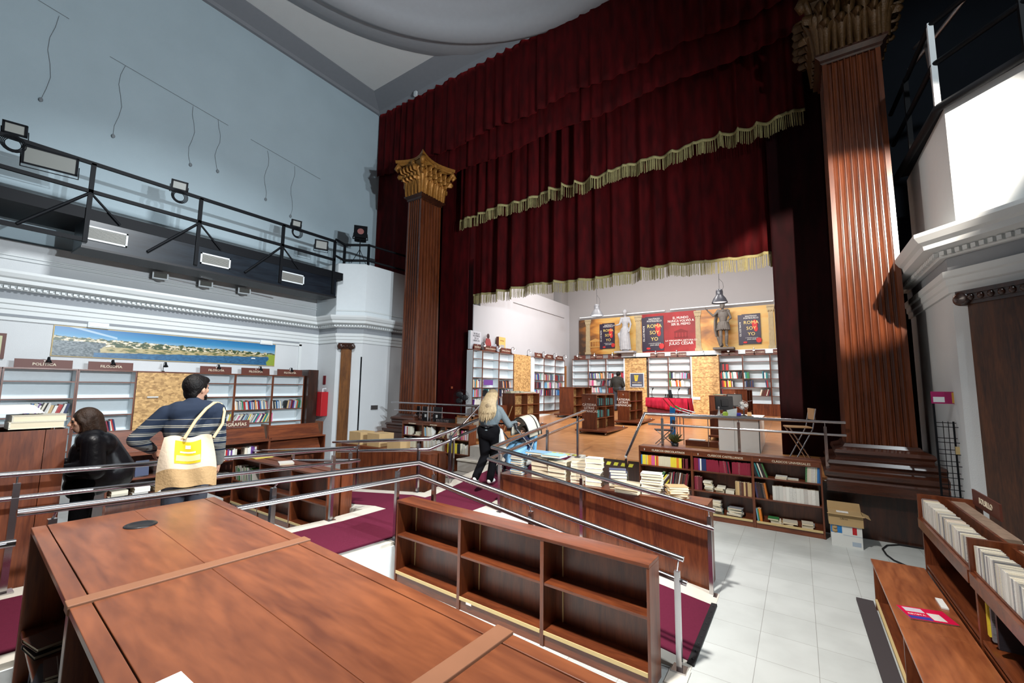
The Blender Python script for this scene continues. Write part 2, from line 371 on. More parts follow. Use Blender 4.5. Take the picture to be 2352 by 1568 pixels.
# cornices (architrave, frieze, dentils, crown)
arch = [(0,3.52),(.03,3.52),(.03,3.60),(.05,3.62),(.05,3.70),(.075,3.72),(.075,3.80),(0,3.80)]
crown = [(0,3.98),(.08,3.98),(.10,4.0),(.10,4.06),(.16,4.075),(.24,4.10),(.25,4.17),(.29,4.20),(.33,4.27),(.33,4.32),(0,4.34)]
for nm, path in (('left', LP), ('right', RP)):
    q = MB(); sweep(q, path, arch); sweep(q, path, crown)
    # dentils
    for i in range(len(path)-1):
        a, c = V((*path[i],0)), V((*path[i+1],0)); d = (c-a); L = d.length; d.normalize(); o = V((d.y,-d.x,0))
        k = int((L+.1)/.085)
        for j in range(k):
            p = a+d*(j*.085+.02)
            if p.y < -2: continue
            s0 = p+o*.10; s1 = p+o*.145
            t_ = d*.048
            q.hexa([s0+V((0,0,4.0)), s0+t_+V((0,0,4.0)), s1+t_+V((0,0,4.0)), s1+V((0,0,4.0))], [s0+V((0,0,4.055)), s0+t_+V((0,0,4.055)), s1+t_+V((0,0,4.055)), s1+V((0,0,4.055))])
    struct('trim_cornice_'+nm, q, 'cornice')
    fz = MB(); sweep(fz, path, [(0,3.80),(.02,3.80),(.02,3.98),(0,3.98)]); struct('trim_frieze_'+nm, fz, 'frieze')
# secondary mouldings above the cornice, wall panel frame
q = MB()
for z in (4.62, 4.69): sweep(q, [(-12.75,-6.5),(-12.75,7.66)], [(0,z),(.03,z+.005),(.03,z+.03),(0,z+.04)])
q.box(-12.5,-12.47,7.02,7.10,0,3.45).box(-12.5,-12.47,-6,7.10,3.40,3.47)
for path in ([(-11.68,7.66),(-10.99,8.2),(-10.99,9.9)],):
    sweep(q, path, [(0,4.5),(.02,4.5),(.02,4.53),(0,4.54)])
struct('trim_moulding', q, 'cornice')
struct('trim_shadow_line', MB().box(-12.5,-12.46,-6,7.02,3.47,3.52), 'frieze')
# ceiling cove and dome ring
q = MB()
q.extr([(0,12.55),(.10,12.55),(.16,12.62),(.72,12.78),(.72,12.81),(0,12.81)], (-12.9,-6.5,0), (-12.9,9.85,0), (1,0,0))
q.extr([(0,12.50),(.10,12.55),(.16,12.62),(.85,12.78),(.85,12.81),(0,12.81)], (-13.0,9.85,0), (3.8,9.85,0), (0,-1,0))
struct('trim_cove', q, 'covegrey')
q = MB().lathe([(6.95,12.81),(6.9,12.77),(6.7,12.72),(6.6,12.66),(6.15,12.62),(6.02,12.60),(6.0,12.70),(5.96,12.45),(5.8,12.38),(5.55,12.40),(5.3,12.50),(5.25,12.62),(4.95,12.64),(4.9,12.72),(4.3,12.80),(0.01,12.795)], (-4.4,4.0,0), 96)
# keep the ring on the hall side of the curtains
q.v = [(x, min(y, 9.85), z) for x,y,z in q.v]
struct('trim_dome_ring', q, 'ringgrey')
# wall fissures and the old wire trunking of the left wall
q = MB()
for y0,z0,y1,z1 in ((.2,10.35,1.6,10.15),(2.3,9.75,4.8,9.42),(5.4,9.32,7.6,9.05)):
    q.tube([(-12.885,y0,z0),(-12.885,y1,z1)], .006, 5)
for y,z0,z1 in ((.35,10.2,8.5),(1.4,10.1,8.1),(2.55,9.7,7.9),(4.0,9.5,7.9),(4.6,9.45,8.0),(5.9,9.2,7.7),(6.7,9.1,7.45)):
    pts = [(-12.885, y+.05*sin(k*1.3+y), z0+(z1-z0)*k/7) for k in range(8)]
    q.tube(pts, .004, 4); q.ball((-12.87, pts[-1][1], z1), .035, 8, 6, (.5,1,1.4))
struct('trim_wires', q, flat('grey wire', (.22,.25,.27), .8))
# right door slit / box on pier
struct('trim_slit', MB().box(-10.985,-10.96,8.12,8.15,.7,3.1), 'black')

# ------------------------------------------------------------------ landing and carpeted ramps
q = MB()
q.box(-5.45,-4.03,3.68,3.83,0,.42).box(-5.45,-3.87,3.83,5.45,0,.42); q.box(-.97,-.82,3.60,3.84,0,.012)                                                            # landing
q.hexa([(-3.87,3.83,0),(-.83,3.83,0),(-.83,5.40,0),(-3.87,5.40,0)], [(-3.87,3.83,.42),(-.83,3.83,.005),(-.83,5.40,.005),(-3.87,5.40,.42)])
q.hexa([(-5.45,5.45,0),(-3.87,5.45,0),(-3.87,8.7,0),(-5.45,8.7,0)], [(-5.45,5.45,.42),(-3.87,5.45,.42),(-3.87,8.7,.82),(-5.45,8.7,.82)])
q.hexa([(-5.42,-3.,0),(-4.03,-3.,0),(-4.03,3.68,0),(-5.42,3.68,0)], [(-5.42,-3.,.74),(-4.03,-3.,.74),(-4.03,3.68,.42),(-5.42,3.68,.42)])
q.hexa([(-9.4,4.2,0),(-5.45,4.2,0),(-5.45,5.45,0),(-9.4,5.45,0)], [(-9.4,4.2,.005),(-5.45,4.2,.42),(-5.45,5.45,.42),(-9.4,5.45,.005)])
struct('floor_ramp', q, 'marble')
struct('wall_ramp_side', MB().hexa([(-4.03,-3.,0),(-4.015,-3.,0),(-4.015,3.82,0),(-4.03,3.82,0)], [(-4.03,-3.,.70),(-4.015,-3.,.70),(-4.015,3.82,.375),(-4.03,3.82,.375)])
       , 'white')
e = .006
q = MB()
def carp(poly, zf):
    q.hexa([(x,y,zf(x,y)-.002) for x,y in poly], [(x,y,zf(x,y)+.008) for x,y in poly])
carp([(-5.18,4.0),(-4.1,4.0),(-4.1,5.25),(-5.18,5.25)], lambda x,y: .42)
carp([(-4.1,3.97),(-3.87,3.97),(-3.87,5.08),(-4.1,5.08)], lambda x,y: .42)
carp([(-3.87,3.97),(-.87,3.97),(-.87,5.08),(-3.87,5.08)], lambda x,y: .42+(x+3.87)*(-.415/3.04))
carp([(-5.18,5.25),(-4.1,5.25),(-4.1,5.45),(-5.18,5.45)], lambda x,y: .42)
carp([(-5.18,5.45),(-4.1,5.45),(-4.1,8.42),(-5.18,8.42)], lambda x,y: .42+(y-5.45)*.4/3.25)
carp([(-5.18,-3),(-4.16,-3),(-4.16,3.68),(-5.18,3.68)], lambda x,y: .42+(3.68-y)*.32/6.68)
carp([(-5.18,3.68),(-4.16,3.68),(-4.1,4.0),(-5.18,4.0)], lambda x,y: .42)
carp([(-9.3,4.42),(-5.45,4.42),(-5.45,5.2),(-9.3,5.2)], lambda x,y: .42+(x+5.45)*.415/3.95)
carp([(-5.45,4.42),(-5.18,4.42),(-5.18,5.2),(-5.45,5.2)], lambda x,y: .42)
struct('floor_carpet', q, 'carpet')
q = MB().box(-.87,-.815,3.93,5.12,.0,.02)
for k in range(9): q.ball((-.84, 4.0+k*.13, .021), .009, 8, 4)
struct('trim_ramp_edge', q, 'rubber')
# ------------------------------------------------------------------ stage
YB = 17.86
q = MB().hexa([(-11.0,8.7,0),(2.2,8.7,0),(2.2,YB+.2,0),(-11.0,YB+.2,0)], [(-11.0,8.7,stz(8.7)-.03),(2.2,8.7,stz(8.7)-.03),(2.2,YB+.2,stz(YB+.2)-.03),(-11.0,YB+.2,stz(YB+.2)-.03)])
struct('wall_stage_front', q, 'darkwood')
q = MB().hexa([(-11.0,8.66,stz(8.66)-.03),(2.2,8.66,stz(8.66)-.03),(2.2,YB+.2,stz(YB+.2)-.03),(-11.0,YB+.2,stz(YB+.2)-.03)], [(-11.0,8.66,stz(8.66)),(2.2,8.66,stz(8.66)),(2.2,YB+.2,stz(YB+.2)),(-11.0,YB+.2,stz(YB+.2))])
o = struct('floor_stage', q, 'parquet')
q = MB()
for k in range(6):
    x = -3.74+k*.157; q.hexa([(x,8.685,.66),(x+.085,8.685,.66),(x+.085,8.70,.66),(x,8.70,.66)], [(x+.03,8.685,.725),(x+.115,8.685,.725),(x+.115,8.70,.725),(x+.03,8.70,.725)])
for k in range(7):
    x = -5.15+k*.17; q.hexa([(x,8.50,.795),(x+.10,8.50,.795),(x+.10,8.58,.805),(x,8.58,.805)], [(x,8.50,.80),(x+.10,8.50,.80),(x+.10,8.58,.815),(x,8.58,.815)])
struct('trim_hazard_marks', q, flat('yellow hazard paint', (.62,.58,.06), .6))
struct('wall_stage_left', MB().box(-9.0,-8.78,11.12,YB+.3,.8,6.06).box(-9.0,-8.78,10.76,11.12,.8,4.95), 'stagewall')
struct('wall_stage_left_upper', MB().box(-10.2,-9.4,11.3,YB+.3,5.5,9).box(-9.4,-8.85,17.2,YB+.3,6.06,9).box(-9.4,-8.83,11.3,16.4,6.06,9), 'stagewall2')
struct('wall_stage_rear', MB().box(-9.6,2.2,YB,YB+.3,.8,9), 'stagewall2')
struct('wall_stage_right', MB().box(1.0,1.5,10.9,YB+.3,.8,9), 'stagewall')
struct('ceiling_stage', MB().box(-9.6,2.2,11.3,YB+.3,8.6,8.8), 'darkwall')
struct('trim_stage_wire', MB().tube([(-8.77,13.1,5.42),(-8.77,17.3,5.42)], .012, 6), 'steel')
struct('trim_platform', MB().box(-8.78,-8.15,10.45,17.0,.85,1.198), 'whitedesk')
d = thing('door', 'narrow orange varnished wooden door in the far left corner of the stage', 'door', (-8.75,17.2,stz(17.2)))
MB().box(-8.78,-8.72,16.93,17.44,stz(16.9),3.22).build('frame','doorwood',d)
MB().box(-8.72,-8.69,16.99,17.38,stz(16.9),3.14).build('leaf','doorwood',d); MB().ball((-8.67,17.05,2.1),.03).build('knob','chrome',d)
# steps up to the stage beside the left low bookcase
q = MB()
for k,(z) in enumerate((.27,.55,.80)):
    q.box(-6.75,-5.55,7.35+.45*k,8.7,z-.27 if k else 0,z)
struct('floor_steps', q, flat('worn grey marble', (.36,.34,.31), .5, noise=.25, nscale=5))
struct('trim_step_noses', MB().box(-6.76,-5.54,7.32,7.42,.24,.275).box(-6.76,-5.54,7.77,7.87,.52,.555), 'marble')

# ------------------------------------------------------------------ columns
def flute_face(a, c, n, depth, margin=.06):
    a, c = V((*a,0)), V((*c,0)); d = c-a; L = d.length; d.normalize(); inn = V((-d.y,d.x,0))
    pts = [a]; w = (L-2*margin)/n; r = w*.44
    for i in range(n):
        cx = a+d*(margin+w*(i+.5))
        for k in range(7):
            t = pi*k/6; pts.append(cx-d*r*cos(t)+inn*r*1.25*sin(t))
    return pts
def shaft(mb, x0, x1, y0, y1, z0, z1, nf, ns, taper=.03):
    def ring(e, z):
        c = [(x0+e,y0+e),(x1-e,y0+e),(x1-e,y1-e),(x0+e,y1-e)]
        P = flute_face(c[0],c[1],nf,.05)+flute_face(c[1],c[2],ns,.05)+[V((*c[2],0))]+flute_face(c[3],c[0],ns,.05)
        return [(p.x,p.y,z) for p in P]
    A = ring(0,z0); Bq = ring(taper,z1); n = len(A)
    mb.add(A+Bq, [(i,(i+1)%n,(i+1)%n+n,i+n) for i in range(n)]+[tuple(range(n))[::-1],tuple(range(n,2*n))], False)
def ogee(mb, x0, x1, y0, y1, prof):      # stacked square mouldings [(offset,z)]
    rings = [[(x0-o,y0-o,z),(x1+o,y0-o,z),(x1+o,y1+o,z),(x0-o,y1+o,z)] for o,z in prof]
    vs = [p for R in rings for p in R]; fs = [(3,2,1,0), tuple(range(len(vs)-4,len(vs)))]
    for i in range(len(rings)-1):
        for j in range(4): fs.append((i*4+j, i*4+(j+1)%4, i*4+4+(j+1)%4, i*4+4+j))
    mb.add(vs, fs)
def leaf(mb, base, out, h, w, curl):
    base = V(base); o = V(out).normalized(); s = V((0,0,1)).cross(o)
    prof = [(0,0),(.02,.25),(.05,.5),(.10,.72),(.20,.90),(.32,.97),(.36,.86),(.30,.76)]
    ws = [.42,.5,.62,.8,.9,.66,.4,.18]; pts = []
    for (a,z),ww in zip(prof,ws):
        c = base+o*a*curl+V((0,0,z*h))
        for t in (-1,-.5,0,.5,1):
            pts.append(c+s*t*w*.5*ww*(1+.13*cos(z*40)*abs(t))+o*(.18*curl*(1-t*t)))
    n = 5; k = len(prof); N = len(pts); back = [p-o*.028 for p in pts]
    fs = []
    for i in range(k-1):
        for j in range(n-1):
            a = i*n+j; fs.append((a,a+1,a+n+1,a+n)); fs.append((N+a,N+a+n,N+a+n+1,N+a+1))
    for i in range(k-1):
        fs.append((i*n,i*n+n,N+i*n+n,N+i*n)); e_ = i*n+n-1; fs.append((e_,N+e_,N+e_+n,e_+n))
    mb.add(pts+back, fs, True)
def capital(mb, x0, x1, y0, y1, z0, z1):
    H = z1-z0; cx, cy = (x0+x1)/2, (y0+y1)/2; hx, hy = (x1-x0)/2, (y1-y0)/2
    ogee(mb, x0, x1, y0, y1, [(0,z0),(.01,z0+.3*H),(.04,z0+.6*H),(.10,z0+.84*H),(.12,z0+.88*H)])
    # abacus with hollow sides and sharp corners
    pts = []
    E = .30
    cs = [(x0-E,y0-E),(x1+E,y0-E),(x1+E,y1+E),(x0-E,y1+E)]
    for i in range(4):
        a, c = V((*cs[i],0)), V((*cs[(i+1)%4],0)); d = c-a; inn = V((-d.y,d.x,0)).normalized()
        for k in range(10): t = k/10; pts.append(a+d*t+inn*.22*sin(pi*t))
    for (s, za, zb) in ((.93, .86, .92), (1.0, .92, 1.0)):
        n = len(pts); mb.add([(cx+(p.x-cx)*s, cy+(p.y-cy)*s, z0+za*H) for p in pts]+[(cx+(p.x-cx)*s*1.02, cy+(p.y-cy)*s*1.02, z0+zb*H) for p in pts],
            [tuple(range(n))[::-1],tuple(range(n,2*n))]+[(i,(i+1)%n,(i+1)%n+n,i+n) for i in range(n)])
    for (nx,ny) in ((0,-1),(1,0),(0,1),(-1,0)):
        L = hx if nx == 0 else hy; s = V((-ny,nx,0)); c = V((cx+nx*hx, cy+ny*hy, z0))
        for t in (-.8,-.27,.27,.8): leaf(mb, c+s*L*t, (nx,ny,0), .44*H, .27, .62)
        for t in (-.95,-.5,0,.5,.95): leaf(mb, c+s*L*t, (nx,ny,0), .70*H, .24, .75)
        mb.ball(c+V((nx*.10,ny*.10,.86*H)), .09, 10, 6, (1,1,1.2)); mb.ball(c+V((nx*.10,ny*.10,.74*H)), .075, 10, 6)
        for t in (-.45,.45):   # inner scrolls
            mb.tube([c+s*L*t+V((nx*.06,ny*.06,.5*H)), c+s*L*t*.8+V((nx*.14,ny*.14,.68*H)), c+s*L*t*.45+V((nx*.2,ny*.2,.76*H)), c+s*L*t*.25+V((nx*.2,ny*.2,.70*H))], [.03,.035,.035,.02], 8)
    for sx in (-1,1):
        for sy in (-1,1):
            c = V((cx+sx*hx, cy+sy*hy, z0)); o = V((sx,sy,0)).normalized()
            leaf(mb, c-o*.04, o, .62*H, .34, .75)
            pts2 = [c+o*(.12)+V((0,0,.5*H)), c+o*.22+V((0,0,.72*H)), c+o*.34+V((0,0,.84*H)), c+o*.40+V((0,0,.76*H)), c+o*.34+V((0,0,.70*H)), c+o*.29+V((0,0,.75*H))]
            mb.tube(pts2, [.05,.06,.06,.055,.045,.03], 8)
def column(name, label, x0, x1, y0, y1, nf, ns, gm):
    t = thing(name, label, 'column', ((x0+x1)/2,(y0+y1)/2,0))
    b = MB().box(x0-.30,x1+.20,y0+.02,y1+.3,0,.70); b.box(x0-.33,x1+.23,y0-.01,y1+.3,0,.12); b.build('pedestal','darkwood',t)
    b = MB(); ogee(b, x0,x1,y0,y1, [(.30,.70),(.30,.86),(.28,.90),(.32,.93),(.33,1.0),(.24,1.04),(.24,1.08),(.27,1.12),(.24,1.17),(.14,1.20),(.14,1.24),(.17,1.28),(.15,1.33),(.05,1.37),(.02,1.42)])
    b.build('base','basewood',t)
    b = MB(); shaft(b,x0,x1,y0,y1,1.38,8.05,nf,ns); b.build('shaft','mahog',t)
    b = MB(); ogee(b,x0+.03,x1-.03,y0+.03,y1-.03,[(0,8.0),(.03,8.02),(.03,8.07),(.10,8.12),(.10,8.16),(0,8.17)]); b.build('necking','darkwood',t)
    b = MB(); capital(b,x0+.02,x1-.02,y0+.02,y1-.02,8.14,9.35); b.build('capital',gm,t)
    return t
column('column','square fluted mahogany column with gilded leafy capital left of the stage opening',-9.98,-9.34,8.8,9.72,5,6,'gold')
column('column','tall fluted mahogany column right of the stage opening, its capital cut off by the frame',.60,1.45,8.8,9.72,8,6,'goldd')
# wooden pilasters on the slanted pier faces
def pilaster(label, p0, d, w, out, h):
    p0 = V((*p0,0)); d = V((*d,0)).normalized(); o = V((*out,0)).normalized()
    t = thing('wooden_pilaster', label, 'pilaster', p0+d*w/2)
    def slab(mb,a,c,e,z0,z1): q0 = p0+d*a; q1 = p0+d*c; mb.hexa([q1+V((0,0,z0)),q0+V((0,0,z0)),q0+o*e+V((0,0,z0)),q1+o*e+V((0,0,z0))][::-1],[q1+V((0,0,z1)),q0+V((0,0,z1)),q0+o*e+V((0,0,z1)),q1+o*e+V((0,0,z1))][::-1])
    b = MB(); slab(b,0,w,.06,.12,h-.17); b.build('shaft','pilast' if p0.x > 0 else 'pilast_lit',t)
    b = MB(); slab(b,-.04,w+.04,.10,0,.12); b.build('base','pilast',t)
    b = MB(); slab(b,-.02,w+.02,.09,h-.17,h-.12)
    slab(b,-.07,w+.07,.13,h-.05,h)
    for a in (-.02, w+.02):
        b.lathe([(.005,-.0),(.085,0),(.085,.13),(.06,.14),(.03,.145),(.003,.15)], p0+d*a+V((0,0,h-.10)), 14, o)
    slab(b,0,w,.11,h-.13,h-.05); 
    for k in range(int(w/.1)): b.ball(p0+d*(.08+k*.1)+o*.11+V((0,0,h-.09)), .035, 8, 6, (1,1,1.2))
    b.build('capital','darkwood',t)
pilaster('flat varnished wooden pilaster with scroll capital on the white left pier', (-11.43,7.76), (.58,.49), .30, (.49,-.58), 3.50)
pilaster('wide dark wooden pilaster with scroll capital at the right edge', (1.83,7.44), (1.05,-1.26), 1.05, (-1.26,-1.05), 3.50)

# ------------------------------------------------------------------ curtains
def curtain(name, label, x0, x1, y, zt, zb, amp=.09, freq=2.6, seed=0, mat='velvet', fringe=None, flat_=0.):
    r = random.Random(seed); ph = [r.uniform(0,6.28) for _ in range(6)]; fr = [freq*a for a in (1,1.9,.43,3.1,.21,.13)]; am = [1,.45,.7,.2,.5,.4]
    def disp(x,v):
        p1 = 2*pi*freq*(x+.12*sin(x*1.7+ph[0])+.07*sin(x*4.3+ph[1]))/2+ph[2]
        s = 1-2*abs(sin(p1))**.62; s2 = sin(2*pi*freq*1.37*x+ph[3]+sin(x*2.1))
        k = .55+.45*sin(x*1.1+ph[4])*sin(x*.43+ph[5])
        return -amp*(s*(.35+.65*k)+.35*s2)*(.7+.3*v)
    W = x1-x0; nu = max(12,int(W*26)); nv = 10
    zbf = zb if callable(zb) else (lambda x: zb)
    t = thing(name, label, 'curtain', ((x0+x1)/2,y,zbf((x0+x1)/2)))
    def fn(u,v):
        x = x0+W*u; zz = zbf(x); return (x+.25*disp(x+.3,v), y+disp(x,v), zt+(zz-zt)*v)
    b = MB().grid(fn,nu,nv); b.build('drape',mat,t,solid=.012)
    if fringe:
        r = random.Random(seed+5); b = MB()
        b.grid(lambda u,v: (x0+W*u+.25*disp(x0+W*u+.3,1), y+disp(x0+W*u,1)-.018+.0*v, zbf(x0+W*u)+.03-.07*v), nu, 1)
        b.build('fringe_band','fringe',t,solid=.012)
        b = MB(); n = int(W*34); k = 0
        while k < n:
            x = x0+W*(k+r.uniform(-.3,.3))/n; x = min(max(x,x0),x1)
            clump = .35*sin(x*9.3)+.3*sin(x*4.1+1); L = fringe*(.86+.14*r.random())
            X = x+.25*disp(x+.3,1); Y = y+disp(x,1)-.02; z = zbf(x)-.03
            dx = .018*clump+r.uniform(-.006,.006)
            b.tube([(X,Y,z),(X+dx*.5,Y-.004,z-L*.5),(X+dx,Y,z-L)], [.009,.011,.0085], 5, False)
            k += 1 if r.random() > .05 else 2
        b.build('fringe','fringe',t)
    return t
curtain('curtain','upper plain crimson velvet valance hanging from the ceiling', -12.85, 1.75, 9.78, 12.55, lambda x: 10.02+.035*max(0,x+9.5)+.06*sin(x*2.3), .065, 2.3, 1)
curtain('curtain','dark second crimson valance just below and behind the plain one', -11.2, 1.75, 9.95, 12.3, lambda x: 9.30+.05*(x+7)+.05*sin(x*2), .04, 2.6, 2)
curtain('curtain','upper gold-fringed crimson curtain with steep folds', -9.14, .39, 10.32, 12.3, lambda x: 7.78+.04*(x+9)+.03*sin(x*3.1), .125, 2.0, 3, 'velvet', .33)
curtain('curtain','lower gold-fringed crimson curtain above the stage opening', -9.26, -.25, 10.86, 9.6, lambda x: 5.33+.035*sin(x*1.7), .15, 1.5, 4, 'velvet', .31)
curtain('curtain','plain crimson side curtain left of the stage opening', -10.2, -8.95, 10.64, 12.2, stz(10.6), .03, .9, 5, 'velvet')
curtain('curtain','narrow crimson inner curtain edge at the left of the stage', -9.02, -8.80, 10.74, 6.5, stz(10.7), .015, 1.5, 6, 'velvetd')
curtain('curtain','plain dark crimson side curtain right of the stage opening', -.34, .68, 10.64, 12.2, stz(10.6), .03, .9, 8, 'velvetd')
curtain('curtain','crimson wall drape between the left wall and the fluted column', -12.85, -9.9, 9.92, 12.3, 4.4, .045, .8, 9, 'velvet')
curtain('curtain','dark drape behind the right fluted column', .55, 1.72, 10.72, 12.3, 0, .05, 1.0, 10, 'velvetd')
t = tag(MB().box(-10.78,-10.66,9.60,9.68,12.42,12.58).build('sensor_box','white'), 'small white sensor box at the top corner of the crimson valance', 'sensor')
# ================================================================== HANDRAILS
RT = .024
def handrail(label, tops, lows, posts, group=None):
    c = tops[0][0]; t = thing('handrail', label, 'handrail', (c[0],c[1],0), 0, group)
    for p in tops: MB().tube(p, RT, 12).build('top_rail','chrome',t)
    for p in lows: MB().tube(p, .022, 12).build('lower_rail','chrome',t)
    for (x,y,z0,z1,off) in posts:
        ox, oy = off
        b = MB().box(x-.021+ox,x+.021+ox,y-.021+oy,y+.021+oy,z0,z1-.075)
        b.tube([(x+ox,y+oy,z1-.08),(x,y,z1-.01)], .007, 6)
        b.tube([(x+ox,y+oy,z1-.2),(x,y,z1-.17)], .009, 6)
        b.box(x-.055+ox,x+.055+ox,y-.055+oy,y+.055+oy,z0,z0+.012)
        b.build('post','chrome',t)
    return t
def rz1(x): return .84+(x+.88)*(.45/-3.09)
handrail('polished steel double handrail nearest the foreground counter, bent at the ramp corner',
    [[(-.86,3.87,.845),(-3.97,3.87,1.295),(-3.97,.55,1.452)]],
    [[(-.84,3.87,.66),(-3.97,3.87,1.135),(-3.97,1.78,1.205)],[(-3.97,.56,1.277),(-3.97,.1,1.30)]],
    [(-.90,3.87,0.012,.84,(0,-.06)),(-2.36,3.87,.21,1.05,(0,.03)),(-3.74,3.87,.40,1.25,(0,.03)),(-3.97,3.60,.43,1.30,(-.085,0)),(-3.97,2.13,.50,1.375,(-.085,0)),(-3.97,.72,.57,1.44,(-.085,0))])
handrail('polished steel double handrail along the far side of the carpeted ramp up to the stage',
    [[(-.83,5.31,.915),(-3.90,5.31,1.335),(-3.95,8.82,1.745)]],
    [[(-.85,5.31,.715),(-3.97,5.31,1.155),(-3.95,8.72,1.555)]],
    [(-.90,5.31,0,.91,(0,.03)),(-2.45,5.31,.2,1.13,(0,.03)),(-3.78,5.31,.4,1.31,(0,.03)),(-3.95,7.07,.62,1.53,(0,.03)),(-3.95,8.40,.79,1.69,(0,.03))])
handrail('steel double handrail left of the ramp, passing before the woman in the black jacket',
    [[(-5.35,-.8,1.555),(-5.35,3.90,1.35)],[(-5.80,4.3,1.27),(-9.58,4.3,.87)]],
    [[(-5.35,-.8,1.36),(-5.35,4.02,1.16)],[(-5.72,4.3,1.085),(-9.4,4.3,.70)]],
    [(-5.35,3.60,.42,1.36,(-.0,0)),(-5.35,2.0,.5,1.43,(0,0)),(-5.35,.72,.56,1.49,(0,0)),(-5.95,4.3,.36,1.25,(0,0)),(-7.6,4.3,.19,1.08,(0,0))])
handrail('steel double handrail left of the stage ramp, bending down towards the left pier',
    [[(-8.15,5.45,1.055),(-5.36,5.45,1.333),(-5.45,7.72,1.74)]],
    [[(-8.0,5.45,.88),(-5.36,5.45,1.155),(-5.45,7.6,1.55)]],
    [(-7.3,5.45,.22,1.14,(0,0)),(-5.62,5.45,.40,1.31,(0,0)),(-5.38,6.0,.46,1.42,(0,0)),(-5.44,7.5,.65,1.70,(0,0))])
handrail('steel double handrail on the stage edge above the classics bookcase',
    [[(.60,8.66,1.75),(-2.59,8.66,1.75),(-2.58,7.47,1.055)]],
    [[(.60,8.66,1.55),(-2.52,8.66,1.55)]],
    [(-2.25,8.66,.82,1.75,(0,0)),(-.92,8.66,.82,1.75,(0,0)),(.33,8.66,.82,1.75,(0,0)),(-2.58,7.5,.0,1.09,(0,0))])
handrail('steel double handrail on the stage edge in front of the folded chairs',
    [[(-10.15,8.66,1.75),(-6.80,8.66,1.75),(-6.80,7.62,1.065)]],
    [[(-10.0,8.66,1.53),(-6.84,8.66,1.53)]],
    [(-8.6,8.66,.82,1.75,(0,0)),(-6.84,7.75,.0,1.13,(0,0))])

# ================================================================== CATWALK
def catwalk():
    X = -11.40
    t = thing('catwalk', 'black steel lighting catwalk with railing along the left wall', 'catwalk', (-12.0,3.0,4.8))
    MB().box(-12.7,X-.02,-6,7.66,5.42,5.64).build('deck','black',t)
    b = MB().box(-12.15,X-.03,1.97,7.45,4.88,5.43); b.build('duct_box','blackbox',t)
    MB().box(-12.17,X-.015,1.96,7.46,4.84,4.885).build('duct_bottom','plastic',t)
    MB().box(X-.06,X,-6,1.97,4.96,5.04).build('lower_bar','black',t)
    for z in (6.55,5.98):
        MB().box(X-.03,X+.02,-6,7.34,z-.035,z+.035).build('railing_bar','black',t)
    for y in (-1.8,.15,2.0,3.84,5.77,7.32):
        b = MB().box(X-.035,X+.02,y-.035,y+.035,4.95,6.55)
        b.tube([(X,y,5.95),(X,y-.88,5.02)], .028, 6) if y < 7 else None
        b.tube([(X,y,5.95),(X,y+.48,5.45)], .024, 6) if y < 7 else None
        b.build('post','black',t)
    # railing round the pier top
    P = [(-11.40,7.34),(-11.62,7.80),(-10.99,8.22),(-10.85,9.9)]
    for z in (6.62,6.12): MB().tube([(x,y,z) for x,y in P], .033, 8).build('pier_railing','black',t)
    for p in P[1:3]: MB().box(p[0]-.03,p[0]+.03,p[1]-.03,p[1]+.03,5.98,6.65).build('post','black',t)
    for y0,y1,z0,z1 in ((1.99,2.63,5.02,5.30),(3.93,4.56,5.02,5.28),(5.79,6.44,5.02,5.29)):
        b = MB(); x = X-.025
        b.box(x,x+.02,y0,y1,z0,z0+.03).box(x,x+.02,y0,y1,z1-.03,z1).box(x,x+.02,y0,y0+.03,z0,z1).box(x,x+.02,y1-.03,y1,z0,z1)
        f = b.build('vent_frame','white',t)
        b = MB().box(x-.003,x+.002,y0+.03,y1-.03,z0+.03,z1-.03)
        for k in range(9): z = z0+.045+k*(z1-z0-.09)/8; b.hexa([(x,y0+.03,z-.008),(x+.014,y0+.03,z-.014),(x+.014,y1-.03,z-.014),(x,y1-.03,z-.008)],[(x,y0+.03,z-.002),(x+.014,y0+.03,z-.008),(x+.014,y1-.03,z-.008),(x,y1-.03,z-.002)])
        b.build('vent_slats', flat('grille grey', (.25,.25,.23), .5), f)
    return t
catwalk()
def catwalk_right():
    t = thing('catwalk', 'dark steel catwalk above the right pier, lit by its lamp', 'catwalk', (3.2,5.0,6.0))
    P = [(1.62,9.7,6.0),(1.72,7.50,6.0),(2.75,6.22,6.0),(3.3,5.0,6.0),(3.3,-4,6.0)]
    MB().tube(P,.05,8).build('deck_edge','black',t)
    MB().prism([(1.62,9.7),(1.72,7.5),(2.75,6.22),(3.3,5.0),(3.3,-4),(3.74,-4),(3.74,9.7)],6.0,6.05).build('deck','black',t)
    for z in (6.62,7.2): MB().tube([(x,y,z) for x,y,_ in P],.035,8).build('railing_bar','black',t)
    for x,y in ((1.72,7.5),(2.3,6.78),(2.75,6.22),(1.66,8.7)): MB().box(x-.03,x+.03,y-.03,y+.03,6.0,7.22).build('post','white' if x<1.8 and y<8 else 'black',t)
    MB().tube([(1.72,7.5,6.1),(1.75,7.9,7.3),(1.9,9.2,8.0)],.025,6).tube([(2.4,6.9,7.6),(1.7,8.6,7.3)],.03,6).build('brace','steel',t)
    return t
catwalk_right()
